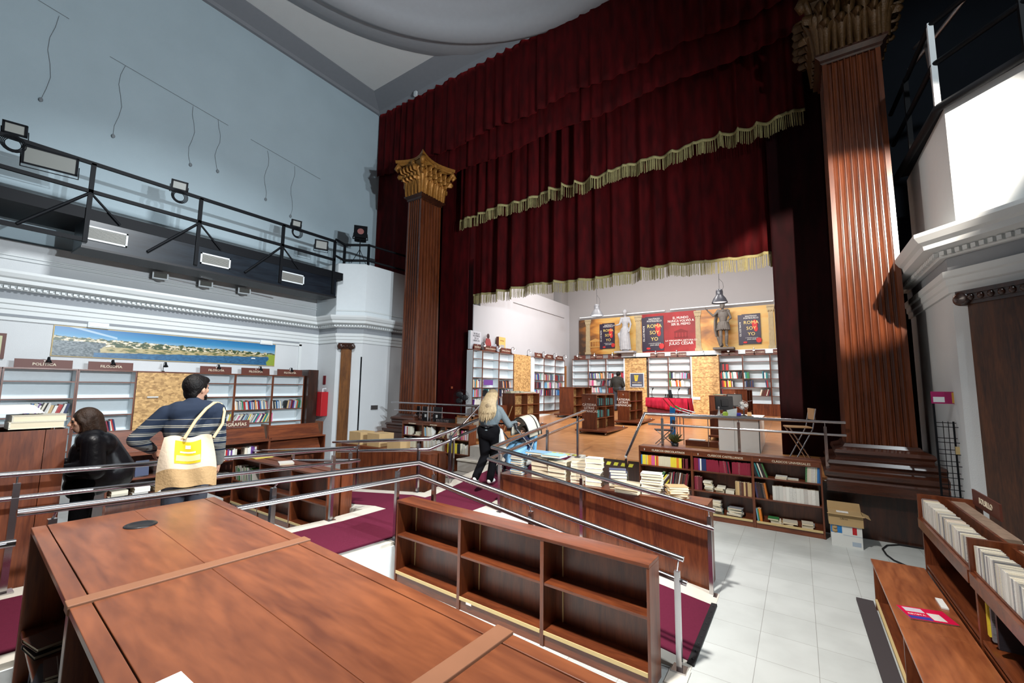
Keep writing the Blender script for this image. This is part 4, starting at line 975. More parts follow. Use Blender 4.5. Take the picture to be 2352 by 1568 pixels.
# cardboard boxes on them
def carton(label, x0,x1,y0,y1,z0,z1, grp=None, mat='card'):
    t = thing('cardboard_box', label, 'box', ((x0+x1)/2,(y0+y1)/2,z0),0,grp)
    MB().box(x0,x1,y0,y1,z0,z1-.004).build('body',mat,t)
    MB().box(x0,x1,y0,(y0+y1)/2-.003,z1-.004,z1).box(x0,x1,(y0+y1)/2+.003,y1,z1-.004,z1).build('flaps',mat,t)
    MB().box((x0+x1)/2-.0,(x0+x1)/2+.001,y0,y1,z1,z1+.001).box(x0-.001,x1+.001,(y0+y1)/2-.03,(y0+y1)/2+.03,z1,z1+.0015).build('tape','tan_tape',t) if 'tan_tape' in MT else None
    return t
MT['tan_tape'] = flat('packing tape', (.35,.22,.09), .3)
carton('leftmost closed carton on the long low case beside the pier',-8.55,-8.15,6.12,6.50,.925,1.20)
carton('second closed carton on the long low case, mid row',-7.95,-7.55,6.15,6.55,.925,1.20)
carton('small closed carton at the right end of the carton row',-7.25,-6.85,6.12,6.40,.925,1.10)
# ---- case behind the ramp rail (backs to the camera)
case('low_bookcase','long low bookcase behind the right ramp rail, stacks of books on top',(-.93,5.80,0),pi,[.80,.70,.70,.75],.93,.36,[.12,.50])
G = 'books piled on the long case behind the ramp rail'
def pile(x, y, n, pal, where, t_=.032, w=.21, h=.15, rz=0, wob=5): stack((x,y,.933),n,w,h,t_,pal,where,G,rz=rz,wob=wob,jit=.008)
pile(-3.62,5.62,9,['light blue','light blue','blue'],'light blue pile at the left end',.030)
pile(-3.22,5.66,6,['cream','ivory'],'pile under the bright blue cover',.050,.28,.2); stack((-3.30,5.64,1.26),1,.34,.24,.03,['light blue'],'wide blue cover over the cream pile',G,wob=2); stack((-3.0,5.62,1.245),1,.32,.24,.03,['light blue'],'second wide blue cover over the cream pile',G,wob=2)
pile(-2.92,5.63,5,['ivory','cream'],'pile right of the bright blue cover',.052,.28,.2)
pile(-2.62,5.66,7,['cream','white'],'tall white pile, middle of the long case',.045,.24,.17,.3)
pile(-2.38,5.62,6,['white','ivory'],'pile with the white top cover',.055,.22,.17,.2)
pile(-2.05,5.62,7,['dark blue','dark blue','ivory'],'dark blue pile with white titles',.034,.22,.16,.35)
pile(-1.86,5.50,3,['ivory','tan','cream'],'flat cream pile before the blue one',.04,.3,.22)
pile(-1.60,5.62,8,['white','white'],'tall plain white pile',.032,.25,.20,.15)
pile(-1.30,5.62,5,['ivory','tan','grey'],'spiral pad pile right of the white one',.025,.24,.18,.5,14)
# ---- low classics case in front of the stage
t, MK, xs = case('low_bookcase','long low bookcase of classics with three lettered headers before the stage',(-2.60,8.27,0),0,[.95,.95,.94],1.165,.28,[.11,.48,.82],header=.075,edge=None)
for i in range(3):
    MB().box(xs[i]+.03,xs[i+1]-.03,-.003,.005,.085,.12).build('edge_strip','edge',t,world=False)
for i,tx in enumerate(('CLÁSICOS GRECOLATINOS','CLÁSICOS CASTELLANOS','CLÁSICOS UNIVERSALES')):
    F = MK @ M4.Translation((xs[i]+.54,-.0005,1.098)) @ M4.Rotation(pi/2,4,'X'); text(tx,.048,'lett',t,F)
    F = MK @ M4.Translation((xs[i]+.11,-.0005,1.098)) @ M4.Rotation(pi/2,4,'X'); text('V',.055,'lettw',t,F,'emblem',sx=.6)
G = 'books in the low classics bookcase'
def seqrow(M,x,z,seq,where,h,t,d=.15,lean=0,y0=.03):
    k = 0
    for c,n in seq:
        for _ in range(n):
            if c is None: x += t; continue
            tt = t*RB.uniform(.9,1.1); a = radians(lean)
            rec(M @ (M4.Translation((x,y0,z)) @ (M4.Rotation(a,4,'Y') if not lean else M4.Translation((tt,0,0)) @ M4.Rotation(a,4,'Y') @ M4.Translation((-tt,0,0)))), tt, d, h*RB.uniform(.97,1.02), c, (where,k), G); x += tt/cos(a)+.001; k += 1
seqrow(MK,xs[0]+.035,.82,[('blue',1),('yellow',3),('tan',1),('yellow',1),('orange',3),('pink',3),('yellow',1),('red',1),('orange',1),('cream',10),('yellow',5),('orange',2),('yellow',2),(None,1),('wine',1),(None,1),('wine',2)],'top shelf, Greek and Latin classics',.175,.0205)
seqrow(MK,xs[1]+.03,.82,[('crimson',3),('purple',1),('white',1),('dark blue',3)],'top left, Castilian classics',.21,.024)
seqrow(MK,xs[1]+.235,.82,[('crimson',9)],'wine run at middle top, Castilian classics',.20,.0225,lean=0)
seqrow(MK,xs[1]+.45,.82,[('crimson',5),('black',1),('crimson',1)],'leaning run, top shelf, Castilian classics',.20,.0225,lean=-7)
seqrow(MK,xs[1]+.64,.82,[('crimson',12)],'right run, top shelf, Castilian classics',.20,.0225)
seqrow(MK,xs[2]+.04,.82,[('black',2),('teal',1),('black',1),('ivory',1),('black',2),('green',1)],'top left, world classics',.24,.02,lean=-17)
seqrow(MK,xs[2]+.72,.82,[('green',1),('ivory',2),('white',2),('ivory',1),('blue',2)],'top right, world classics',.24,.024,lean=3)
stack((xs[2]+.40,.12,.82),2,.16,.15,.018,['white','ivory'],'flat pair, top shelf, world classics',G,M=MK); stack((xs[2]+.55,.12,.82),1,.16,.13,.018,['white'],'single flat, top shelf, world classics',G,M=MK)
row(MK,xs[0]+.10,xs[0]+.50,.48,.03,['black','yellow','green','white','ivory'],'left half, second shelf, Greek classics',G,(.22,.27),(.02,.04),38)
row(MK,xs[0]+.50,xs[0]+.86,.48,.03,['brown','black','white','red','ivory','crimson'],'right half, second shelf, Greek classics',G,(.23,.26),(.015,.03),9)
seqrow(MK,xs[1]+.03,.48,[('crimson',2),('wine',2)],'second shelf left, Castilian classics',.23,.03)
stack((xs[1]+.26,.12,.48),5,.2,.13,.032,['ivory','cream'],'left pile, second shelf, Castilian classics',G,M=MK,rz=pi/2); stack((xs[1]+.45,.12,.48),3,.2,.13,.03,['cream','ivory'],'middle pile, second shelf, Castilian classics',G,M=MK,rz=pi/2); stack((xs[1]+.60,.12,.48),2,.2,.13,.025,['cream','ivory'],'right pile, second shelf, Castilian classics',G,M=MK,rz=pi/2)
seqrow(MK,xs[1]+.68,.48,[('tan',2),('brown',2),('tan',1),('brown',1),('tan',2)],'second shelf right, Castilian classics',.22,.03)
seqrow(MK,xs[2]+.04,.48,[('dark blue',1),('black',3),('brown',1),('orange',1)],'second shelf left, world classics',.25,.026,lean=-8)
seqrow(MK,xs[2]+.27,.48,[('white',13)],'white run, second shelf, world classics',.225,.046)
stack((xs[1]+.34,.13,.11),8,.22,.15,.026,['white','teal','ivory','grey'],'tall pile, bottom shelf, Castilian classics',G,M=MK,wob=16); stack((xs[1]+.18,.13,.11),3,.22,.15,.02,['ivory','white'],'low pile, bottom shelf, Castilian classics',G,M=MK,wob=16); stack((xs[1]+.66,.13,.11),6,.22,.16,.024,['white','grey','teal'],'right pile, bottom shelf, Castilian classics',G,M=MK,wob=12)
seqrow(MK,xs[2]+.04,.11,[('light blue',1),('green',1),('orange',2)],'bottom shelf left, world classics',.20,.016,lean=-6)
stack((xs[2]+.28,.13,.11),3,.15,.17,.022,['green','ivory'],'left pile, bottom shelf, world classics',G,M=MK); stack((xs[2]+.47,.13,.11),2,.2,.19,.025,['ivory','tan'],'middle pile, bottom shelf, world classics',G,M=MK,wob=14); stack((xs[2]+.72,.13,.11),3,.15,.18,.026,['grey','ivory'],'right pile, bottom shelf, world classics',G,M=MK)
# carton pair beside it
t = thing('cardboard_box','white carton with blue and red print, right of the classics bookcase','box',(.47,8.1,0))
MB().box(.30,.66,8.06,8.30,0,.30).build('body',flat('white carton',(.62,.64,.62),.7),t)
MB().box(.30,.43,8.0585,8.06,.19,.29).build('blue_print','blue',t); MB().box(.315,.345,8.0575,8.0586,.20,.28).lathe([(.001,.0),(.028,0),(.028,.001),(.001,.001)],(.35,8.0575,.26),14,(0,-1,0)).lathe([(.001,.0),(.028,0),(.028,.001),(.001,.001)],(.35,8.0575,.215),14,(0,-1,0)).build('white_mark','card',t)
MB().box(.55,.60,8.0585,8.06,.19,.29).build('red_print','red',t)
MB().box(.44,.66,8.0585,8.0595,.165,.172).box(.54,.64,8.0585,8.0595,.03,.09).build('small_print',flat('print grey',(.35,.42,.5),.7),t)
t = thing('cardboard_box','open brown carton stacked on the white carton','box',(.47,8.1,.31))
MB().box(.28,.68,8.04,8.32,.302,.47).build('body','card',t); 
MB().hexa([(.28,8.04,.47),(.68,8.04,.47),(.68,8.045,.47),(.28,8.045,.47)],[(.26,8.0,.46),(.70,8.0,.46),(.70,8.005,.46),(.26,8.005,.46)]).hexa([(.28,8.315,.47),(.68,8.315,.47),(.68,8.32,.47),(.28,8.32,.47)],[(.28,8.33,.58),(.67,8.33,.58),(.67,8.335,.58),(.28,8.335,.58)]).hexa([(.675,8.04,.47),(.68,8.04,.47),(.68,8.32,.47),(.675,8.32,.47)],[(.76,8.04,.43),(.765,8.04,.43),(.765,8.32,.43),(.76,8.32,.43)]).build('flaps','card',t)
MB().box(.38,.52,8.10,8.2,.472,.476).build('paper_label','paper',t); text('Libros',.035,'plastic',t,M4.Translation((.46,8.0385,.40)) @ M4.Rotation(pi/2,4,'X'),ext=.0005)
# ---- left low case with folded chairs behind
t, MQ, xq = case('low_bookcase','low bookcase before the left stage edge, leaning books on three shelves',(-9.30,8.35,0),0,[.80,.84,.80],1.275,.28,[.12,.55,.90],header=.06)
for i,tx in enumerate(('DICCIONARIOS','OPOSICIONES','TEXTOS')): text(tx,.04,'lett',t,MQ @ M4.Translation((xq[i]+.40,-.0005,1.215)) @ M4.Rotation(pi/2,4,'X'))
G = 'books in the low bookcase at the left stage edge'
seqrow(MQ,xq[0]+.06,.90,[('purple',1),('white',2),('red',1),('ivory',3)],'top shelf left bay, stage edge case',.22,.035); stack((xq[0]+.58,.12,.90),3,.2,.15,.03,['cream','ivory'],'flat pile top left bay, stage edge case',G,M=MQ)
row(MQ,xq[0]+.05,xq[0]+.45,.55,.03,LIGHT,'second shelf left bay, stage edge case',G,(.2,.26),(.02,.04))
row(MQ,xq[1]+.03,xq[1]+.36,.90,.03,['white','ivory','light blue','tan'],'top shelf middle bay, stage edge case',G,(.22,.27),(.02,.035),-8)
row(MQ,xq[1]+.45,xq[1]+.78,.90,.03,['tan','ivory','black'],'top right middle bay, stage edge case',G,(.18,.22),(.02,.03),36)
row(MQ,xq[1]+.03,xq[1]+.74,.55,.03,['white','white','ivory','cream'],'second shelf middle bay, stage edge case',G,(.24,.29),(.02,.045),-4)
row(MQ,xq[2]+.03,xq[2]+.42,.90,.03,['pink','white','ivory','cream'],'top shelf right bay, stage edge case',G,(.22,.26),(.02,.035),-8)
row(MQ,xq[2]+.50,xq[2]+.76,.90,.03,['pink','white','tan'],'top right of right bay, stage edge case',G,(.20,.24),(.02,.03),4)
row(MQ,xq[2]+.05,xq[2]+.45,.55,.03,['yellow','yellow','green','black'],'second shelf right bay, stage edge case',G,(.22,.25),(.03,.045))
row(MQ,xq[2]+.48,xq[2]+.76,.55,.03,['ivory','white'],'second right of right bay, stage edge case',G,(.2,.26),(.02,.03))
# ---- right-hand pocket book case with low bench
XR = .97
t, MR, xr = case('browser_bookcase','brown browser case packed with pocket booklets at the right frame edge',(XR,6.02,0),-pi/2,[1.56,1.56,1.5],1.0,.42,[.50,.55],back=None)
for k in range(4):
    y = 6.02-[0,1.56,3.12,4.62][k]; MB().box(XR-.02,XR+.44,y-.015,y+.015,.98,1.22).build('end_block','woodz',t)
for k in range(3):
    y1 = 6.02-[0,1.56,3.12][k]; y0 = 6.02-[1.56,3.12,4.62][k]
    MB().box(XR-.03,XR-.005,y0+.02,y1-.02,.90,.99).build('front_lip','woody',t)
    MB().box(XR+.19,XR+.21,y0+.02,y1-.02,.99,1.20).build('divider_board','woody',t)
    MB().box(XR+.21,XR+.32,y0+.25,y1-.02,1.0,1.19).build('stone_top',flat('mottled board',(.26,.18,.13),.6,noise=.5,nscale=20),t)
    MB().box(XR+.40,XR+.42,y0+.02,y1-.02,.05,.99).build('back_panel','woodz',t)
G = 'white pocket booklets in the browser case'
def browse(y1, y0, seqs, where):
    y = y1; k = 0
    while y > y0:
        col = RB.choice(seqs); tt = RB.uniform(.02,.03)
        M = hnd((0,-1,0),(1,0,0),(XR+.005,y,1.002)); M = M @ M4.Rotation(radians(RB.uniform(-3,1)),4,'Y')
        rec(M,tt,.115,RB.uniform(.175,.19),col,(where,k),G); y -= tt+.002; k += 1
    return
for seg,(a,c,w_) in enumerate(((5.97,4.62,'far section of the browser case'),(4.42,3.60,'middle section of the browser case'))):
    browse(a,c,['white','white','white','white','grey','white','ivory'],w_)
def fixup_z(): pass
seqx = ['white','purple','pink','white','ivory','purple']
browse(3.55,3.1,seqx,'coloured end of the browser case')
for k,(y,cc_) in enumerate(((5.65,'ivory'),(5.60,'white'),(5.2,'white'),(5.0,'teal'),(4.9,'white'))): stack((XR+.36,y-.4,1.0),2+k%3,.17,.13,.03,[cc_,'white'],['back pile one','back pile two','back pile three','back pile four','back pile five'][k]+' behind the browser case board',G)
rec(hnd((0,-1,0),(1,0,0),(XR+.03,4.42,.60)),.035,.13,.21,'yellow',('yellow guide under the browser case middle section',None),G)
rec(hnd((0,-1,0),(1,0,0),(XR+.03,4.34,.60)),.03,.13,.21,'grey',('grey guide under the browser case middle section',None),G)
rec(hnd((0,-1,0),(1,0,0),(XR+.03,4.24,.60)),.03,.13,.22,'black',('black album under the browser case middle section',None),G)
t = thing('sign_board','brown BOLSILLO sign standing on the browser case at the right','sign',(XR+.36,6.0,1.2))
MB().box(XR+.37,XR+.385,5.30,5.98,1.19,1.33).build('board','signwood',t); text('BOLSILLO',.075,'lett',t,facing((XR+.367,5.62,1.26),(-1,0,0)))
# bench
t = thing('bench_bookcase','low orange brown bench shelf before the browser case, magazine on top','bench',(.75,4.2,0))
for k in range(3):
    y1 = 6.02-1.56*k; y0 = y1-1.555
    MB().box(.545,.96,y0,y1,.475,.50).build('top_board','tablewood_y',t,bevel=.003) if False else MB().box(.545,.96,y0,y1,.475,.50).build('top_board',wood('bench laminate',(.19,.05,.018),(.40,.13,.045),1,1.8,.35,.3,6.,1.8) if k == 0 else bpy.data.materials['bench laminate'],t,bevel=.003)
    MB().box(.56,.95,y1-.03,y1,.0,.474).build('divider','woodz',t); MB().box(.56,.95,y0+.0,y1-.03,.06,.085).build('shelf','woody',t)
    MB().box(.555,.575,y0,y1-.03,.085,.11).build('edge_strip','edge',t)
MB().box(.93,.95,1.4,6.0,.085,.474).build('back_panel','woodz',t)
tag(MB().hexa([(.41,6.15,.001),(.555,6.15,.001),(.555,2.0,.001),(.47,2.0,.001)][::-1],[(.41,6.15,.03),(.555,6.15,.03),(.555,2.0,.03),(.47,2.0,.03)][::-1]).build('floor_mat',flat('dark brown mat',(.05,.042,.045),.9)),'dark brown strip mat on the tiles along the bench','mat')
t = thing('magazine','red glossy magazine lying on the low bench at the right','magazine',(.75,4.77,.502))
MM = M4.Translation((.75,4.77,.503)) @ M4.Rotation(.25,4,'Z')
def lb(nm,m,*a):
    b = MB(); b.X = MM; b.box(*a); b.build(nm,m,t)
lb('pages','paper',-.145,.145,-.105,.105,0,.008); lb('cover',flat('red gloss',(.62,.01,.06),.2),-.148,.148,-.108,.108,.008,.0095); lb('cover_panel',flat('cover white',(.7,.66,.62),.3),.01,.09,-.085,.03,.0095,.0100)
lb('cover_picture',flat('cover blue',(.05,.05,.30),.3),-.14,.0,-.1,-.05,.0095,.0102); lb('cover_photo',flat('cover pale',(.6,.55,.6),.3),-.12,.0,.02,.09,.0095,.0102)
text('REVISTA',.03,'lettw',t,MM @ M4.Translation((-.07,-.02,.010)),ext=.0004)
tag(MB().tube([(1.40,8.62,.012),(1.12,8.62,.012),(.97,8.48,.012),(.89,8.25,.012),(.90,8.0,.012),(.95,7.8,.012),(1.06,7.65,.012),(1.25,7.62,.012)],.011,6).build('cable','rubber'),'black cable looping on the tiles before the right column','cable')
tag(MB().box(.88,.925,5.0,5.2,.5015,.513).build('notebook','paper'),'thin white booklet on the bench against the browser case','booklet')
# wire rack
t = thing('wire_rack','tall black wire postcard rack with printed header by the right pier','rack',(1.72,8.0,0))
WX0, WX1, WY = 1.50,1.80,7.95
b = MB().box(WX0-.01,WX0+.01,WY-.01,WY+.01,.02,2.1).box(WX1-.01,WX1+.02,WY-.02,WY+.02,.02,2.1).box(WX0,WX1,WY-.2,WY+.2,.0,.03); b.build('frame','black',t)
b = MB()
for z in (.5,.7,.9,1.05,1.2,1.35,1.5,1.65,1.85): b.tube([(WX0,WY,z),(WX1,WY,z)],.005,5); b.tube([(WX0,WY,z-.05),(WX0+.02,WY-.08,z-.05),(WX1-.02,WY-.08,z-.05),(WX1,WY,z-.05)],.004,5)
for x in (.07,.12,.17,.24): b.tube([(WX0+x,WY-.02,.4),(WX0+x,WY-.02,1.87)],.004 if x != .17 else .011,5)
b.build('wires','black',t)
MB().box(WX0-.02,WX1+.03,WY-.01,WY,2.10,2.26).build('header',flat('header magenta',(.35,.02,.12),.4),t); MB().box(WX0+.18,WX1-.0,WY-.012,WY-.01,2.11,2.25).build('header_print',flat('header orange',(.60,.33,.06),.4),t); MB().box(WX1-.0,WX1+.03,WY-.012,WY-.01,2.10,2.26).build('header_edge','white',t)
MB().box(WX0,WX0+.11,WY-.012,WY-.01,2.12,2.19).build('header_label','white',t); MB().box(WX0+.16,WX0+.24,WY-.05,WY-.04,1.45,1.55).build('card','edge',t)
# ================================================================== STAGE FURNITURE
LXF = -8.50; GS = 'books in the bookcases along the stage walls'
LY = [10.45,10.95,11.87,12.78,13.92,14.20,15.0,15.95,16.84]; zs = [.12,.42,.72,1.02,1.34,1.66,1.95]
LB = 1.20
SL = {}
llab = ['left-wall stage bookcase nearest the curtain','left-wall stage bookcase with the purple leaflet on its shelf','left-wall stage bookcase left of the strand board','strand board unit on the left stage wall','','left-wall stage bookcase right of the white upright','middle bookcase of the far left-wall trio on stage','left-wall stage bookcase next to the orange door']
for i in range(8):
    if i == 4: continue
    w = LY[i+1]-LY[i]-.004
    t, M, xs = case('tall_bookcase','tall white-backed '+llab[i],(LXF,LY[i],LB),pi/2,[w],2.24,.26,zs,back=('white' if i != 3 else None),th=.018,inner='white')
    SL[i] = M
    if i == 3:
        for a,c in ((.1,.75),(.75,1.35),(1.35,2.24)): MB().box(.0,w,-.018,-.003,a+.002,c-.002).build('strand_board','osb',t,world=False)
struct('trim_stage_post', MB().box(-8.76,-8.46,13.93,14.17,LB,3.36), 'white')
GL = 'signs above the stage bookcases'
for i,tx in ((0,'NOVELA'),(1,'NOVELA ROMÁNTICA'),(2,'NOVELA HISTÓRICA'),(5,'POESÍA'),(6,'TEATRO'),(7,'NOVELA NEGRA')):
    w = LY[i+1]-LY[i]; sign('brown lettered sign '+tx+' on the left stage wall case',tx,SL[i],w/2,2.24,w*.72,.17,-.1,.02,.055 if len(tx)>8 else .08,grp=GL)
for i in (0,1,2,3,5,6,7):
    w = LY[i+1]-LY[i]; cliplamp('lit clip lamp over '+llab[i],SL[i],w*.8,2.245,-.06,25,'lit clip lamps over the stage bookcases')
for i,lv,seqs,a,c,ln in ((0,3,MIX,.03,.5,0),(0,2,['orange','light blue','white','pink','green','red'],.03,.45,0),(0,1,['ivory','purple','white'],.1,.5,8),(1,2,['crimson','teal','black','white'],.25,.8,8),(2,3,DARKS+['white','orange'],.04,.8,-8),(2,2,DARKS+['white','ivory'],.04,.75,0),(2,1,['dark blue','black'],.03,.2,-8),
   (5,4,MIX,.04,.65,-6),(6,4,MIX,.04,.85,0),(7,4,DARKS+['red','teal'],.04,.8,0),(5,3,DARKS,.10,.65,0),(6,3,LIGHT+['black'],.3,.8,-6),(7,3,LIGHT+['black','orange'],.04,.75,0),(5,2,MIX,.04,.65,16),(6,2,DARKS+['red'],.1,.85,0),(7,2,['blue','dark blue','white','blue'],.04,.8,0)):
    row(SL[i],a,min(c,LY[i+1]-LY[i]-.04),zs[lv],.03,seqs,'shelf %d of %s'%(lv+1,llab[i].replace('left-wall stage ','stage ')),GS,(.2,.25),(.025,.045),ln)
tag(MB().box(LXF+.01,LXF+.02,11.0,11.5,LB+1.10,LB+1.27).build('leaflet_stand',flat('purple leaflet',(.16,.06,.28),.5)),'purple and white leaflet display standing on a left-wall stage shelf','leaflet')
# standees on top
def book_standee(label, x, y, z, w, h, m1, lines, rz=pi/2, fig=False):
    t = thing('display_book', label, 'display', (x,y,z)); X = M4.Translation((x,y,z)) @ M4.Rotation(rz,4,'Z')
    def lb(nm,m,*a): b = MB(); b.X = X; b.box(*a); b.build(nm,m,t)
    lb('body',m1,-w/2,w/2,0,.10,0,h); lb('spine','signwood' if not fig else 'white',-w/2-.02,-w/2,0,.10,0,h)
    return t, X
t, X = book_standee('large grey-white book display on top of the leftmost stage case',-8.64,10.75,LB+2.245,.52,.60,flat('pale cover',(.55,.55,.58),.5),[],fig=True)
text('DE BELLE\nNOMBRES\nDE LA\nLIBERTAD',.08,'plastic',t,X @ M4.Translation((.02,-.003,.40)) @ M4.Rotation(pi/2,4,'X'),ext=.0005)
b = MB(); b.X = X; b.ball((-.1,-.002,.12),.05,10,6,(.8,.15,1)); b.ball((-.1,-.002,.04),.07,10,6,(1,.15,1)); b.build('printed_figure','red',t)
t, X = book_standee('golden yellow book display on top of the third stage case',-8.62,12.2,LB+2.245,.40,.55,flat('golden cover',(.60,.38,.12),.5),[])
b = MB(); b.X = X; b.box(-.1,.13,-.004,0,.05,.28); b.build('cover_picture',flat('grey picture',(.35,.33,.32),.5),t); text('NOVELA',.06,'signwood',t,X @ M4.Translation((.0,-.003,.42)) @ M4.Rotation(pi/2,4,'X'),ext=.0005)
t = thing('cutout_figure','cardboard cutout of a figure in a red striped cloak on the cases','display',(-8.6,11.35,LB+2.24)); b = MB()
b.add([(-8.62,11.35+a,LB+2.24+z) for a,z in ((-.17,0),(.2,0),(.17,.28),(.10,.42),(-.10,.42),(-.2,.1))]+[(-8.60,11.35+a,LB+2.24+z) for a,z in ((-.17,0),(.2,0),(.17,.28),(.10,.42),(-.10,.42),(-.2,.1))],[(0,1,2,3,4,5),(11,10,9,8,7,6)]+[(i,(i+1)%6,(i+1)%6+6,i+6) for i in range(6)])
b.build('cloak',flat('striped cloak',(.28,.05,.05),.6,noise=.6,nscale=20),t); MB().ball((-8.61,11.36,LB+2.24+.50),.075,12,8,(.25,1,1.2)).build('head',flat('dark hair print',(.05,.02,.02),.6),t)
b = MB()
for a,z in ((.33,.18),(.42,.22),(.52,.16),(.62,.1)): b.ball((-8.6,11.35+a,LB+2.24+z),.07,8,6,(.15,1,.8))
b.box(-8.61,-8.59,11.6,12.0,LB+2.24,LB+2.34); b.build('printed_town',flat('grey town print',(.3,.3,.34),.6),t)

# back wall cases
BY = 17.5; BB = 1.32; zb = [.45,.73,1.03,1.34,1.65,1.96]
groups = [([-8.47,-7.68,-6.86,-6.05],'left'),([-5.05,-4.26,-3.43],'centre'),([-2.42,-1.64,-.78,.10],'right')]
BC = {}
for gi,(xs_,nm) in enumerate(groups):
    for i in range(len(xs_)-1):
        w = xs_[i+1]-xs_[i]-.004
        t, M, xx = case('tall_bookcase','white-backed back-wall stage bookcase, %s of the %s group'%(ORD[i],nm),(xs_[i],BY,BB),0,[w],2.21,.27,zb,back='white',th=.018,inner='white')
        MB().box(.03,w-.03,.005,.02,.02,.425).build('base_panel','woodz',t,world=False)
        BC[(gi,i)] = M
        tx = [['NOVELA','NARRATIVA ESPAÑOLA','NARRATIVA'],['NARRATIVA ESPAÑOLA','NARRATIVA EXTRANJERA'],['NARRATIVA','NARRATIVA EXTRANJERA','NARRATIVA EXTRANJERA']][gi][i]
        sign('brown sign over the %s case of the %s back-wall group'%(ORD[i],nm),tx,M,w/2-.02,2.215,w*.72,.16,-.08,.01,.05 if len(tx)>10 else .06)
        cliplamp('lit clip lamp over the %s case of the %s back-wall group'%(ORD[i],nm),M,w*.45,2.22,-.09,16,'lit clip lamps over the stage bookcases')
for (x0,x1,nm) in ((-6.0,-5.11,'behind the dark framed poster'),(-3.36,-2.47,'between the centre and right back cases')):
    t = thing('strand_board_panel','tall strand board panel '+nm,'panel',((x0+x1)/2,17.5,BB))
    zz = [BB-.05,1.75,2.1,2.4,2.7,3.0,3.25,3.5]
    for a,c in zip(zz[:-1],zz[1:]): MB().box(x0,x1,17.44,17.5,a+.003,c-.003).build('strand_board','osb',t)
    MB().box(x0-.05,x0,17.42,17.52,BB-.05,3.5).build('white_post','white',t)
    if x0 > -4: MB().box(x1,x1+.05,17.42,17.75,BB,3.55).build('side_panel','osb',t)
    for x in (x0+.2,): cliplamp('lit clip lamp over the strand board '+nm,M4.Identity(4),(x0+x1)/2,3.50,17.40,30,'lit clip lamps over the stage bookcases')
t = tag(MB().box(-3.38,-3.10,17.41,17.44,1.86,1.96).build('socket_strip','white'),'white socket strip at the foot of the right strand board panel','socket')
struct('trim_back_ledge', MB().box(-6.2,.2,17.55,17.86,3.56,3.72), 'white')
for gi,i,lv,seqs,a,c,ln in ((0,1,3,MIX,.05,.75,-5),(0,1,2,['pink','white','red','black'],.05,.35,0),(0,1,2,DARKS,.5,.7,14),(0,1,1,LIGHT,.08,.6,-10),(0,2,3,['purple','red','white','dark blue'],.05,.30,0),(0,2,3,['pink','red'],.65,.78,0),(0,2,2,DARKS,.05,.3,0),(0,2,1,['red','brown'],.08,.3,0),
    (1,1,3,['red','black','white','green','dark blue'],.03,.25,0),(1,1,3,LIGHT,.42,.70,4),(1,1,3,DARKS,.70,.80,0),(1,1,2,['black','green','white','orange','ivory','white','red'],.04,.62,-6),(1,1,1,['brown','black'],.70,.79,3),
    (2,0,4,['black','red','wine'],.03,.30,0),(2,0,3,LIGHT+['red','teal'],.03,.68,-4),(2,0,3,['wine','black'],.60,.74,10),(2,0,2,['red','ivory','crimson','black','orange','white','yellow'],.03,.50,-3),(2,1,3,['teal','ivory','green','white'],.03,.22,-4),(2,1,3,['dark blue','teal','white','black'],.60,.80,0),(2,1,2,DARKS+['black'],.03,.32,0),(2,1,2,['white','dark blue','red'],.70,.80,-4),(2,1,1,['ivory','tan','brown','wine'],.48,.78,20),(2,0,1,['crimson','black'],.03,.12,-6)):
    row(BC[(gi,i)],a,min(c,.78),zb[lv],.03,seqs,'shelf %d, %s case of the %s back group'%(lv+1,ORD[i],groups[gi][1]),GS,(.2,.26),(.025,.045),ln)
# framed poster on the strand board
t = thing('framed_poster','dark framed poster with a yellow emblem on the strand board panel','poster',(-5.5,17.40,2.30))
MB().box(-5.78,-5.20,17.40,17.435,2.30,2.88).build('frame','white',t); MB().box(-5.755,-5.225,17.39,17.40,2.325,2.855).build('print',flat('slate print',(.07,.075,.11),.4),t)
b = MB()
for k in range(4): b.hexa([(-5.60+.05*k,17.386,2.80),(-5.57+.05*k,17.386,2.80),(-5.57+.05*k,17.39,2.80),(-5.60+.05*k,17.39,2.80)][::-1],[(-5.57+.025*k,17.386,2.55),(-5.55+.025*k,17.386,2.55),(-5.55+.025*k,17.39,2.55),(-5.57+.025*k,17.39,2.55)][::-1])
b.build('emblem',flat('emblem yellow',(.75,.55,.03),.4),t); text('FERIA LIBRO',.07,MT['edge'],t,facing((-5.49,17.385,2.49),(0,-1,0)),ext=.001); MB().box(-5.69,-5.29,17.386,17.39,2.37,2.41).build('white_band','white',t)

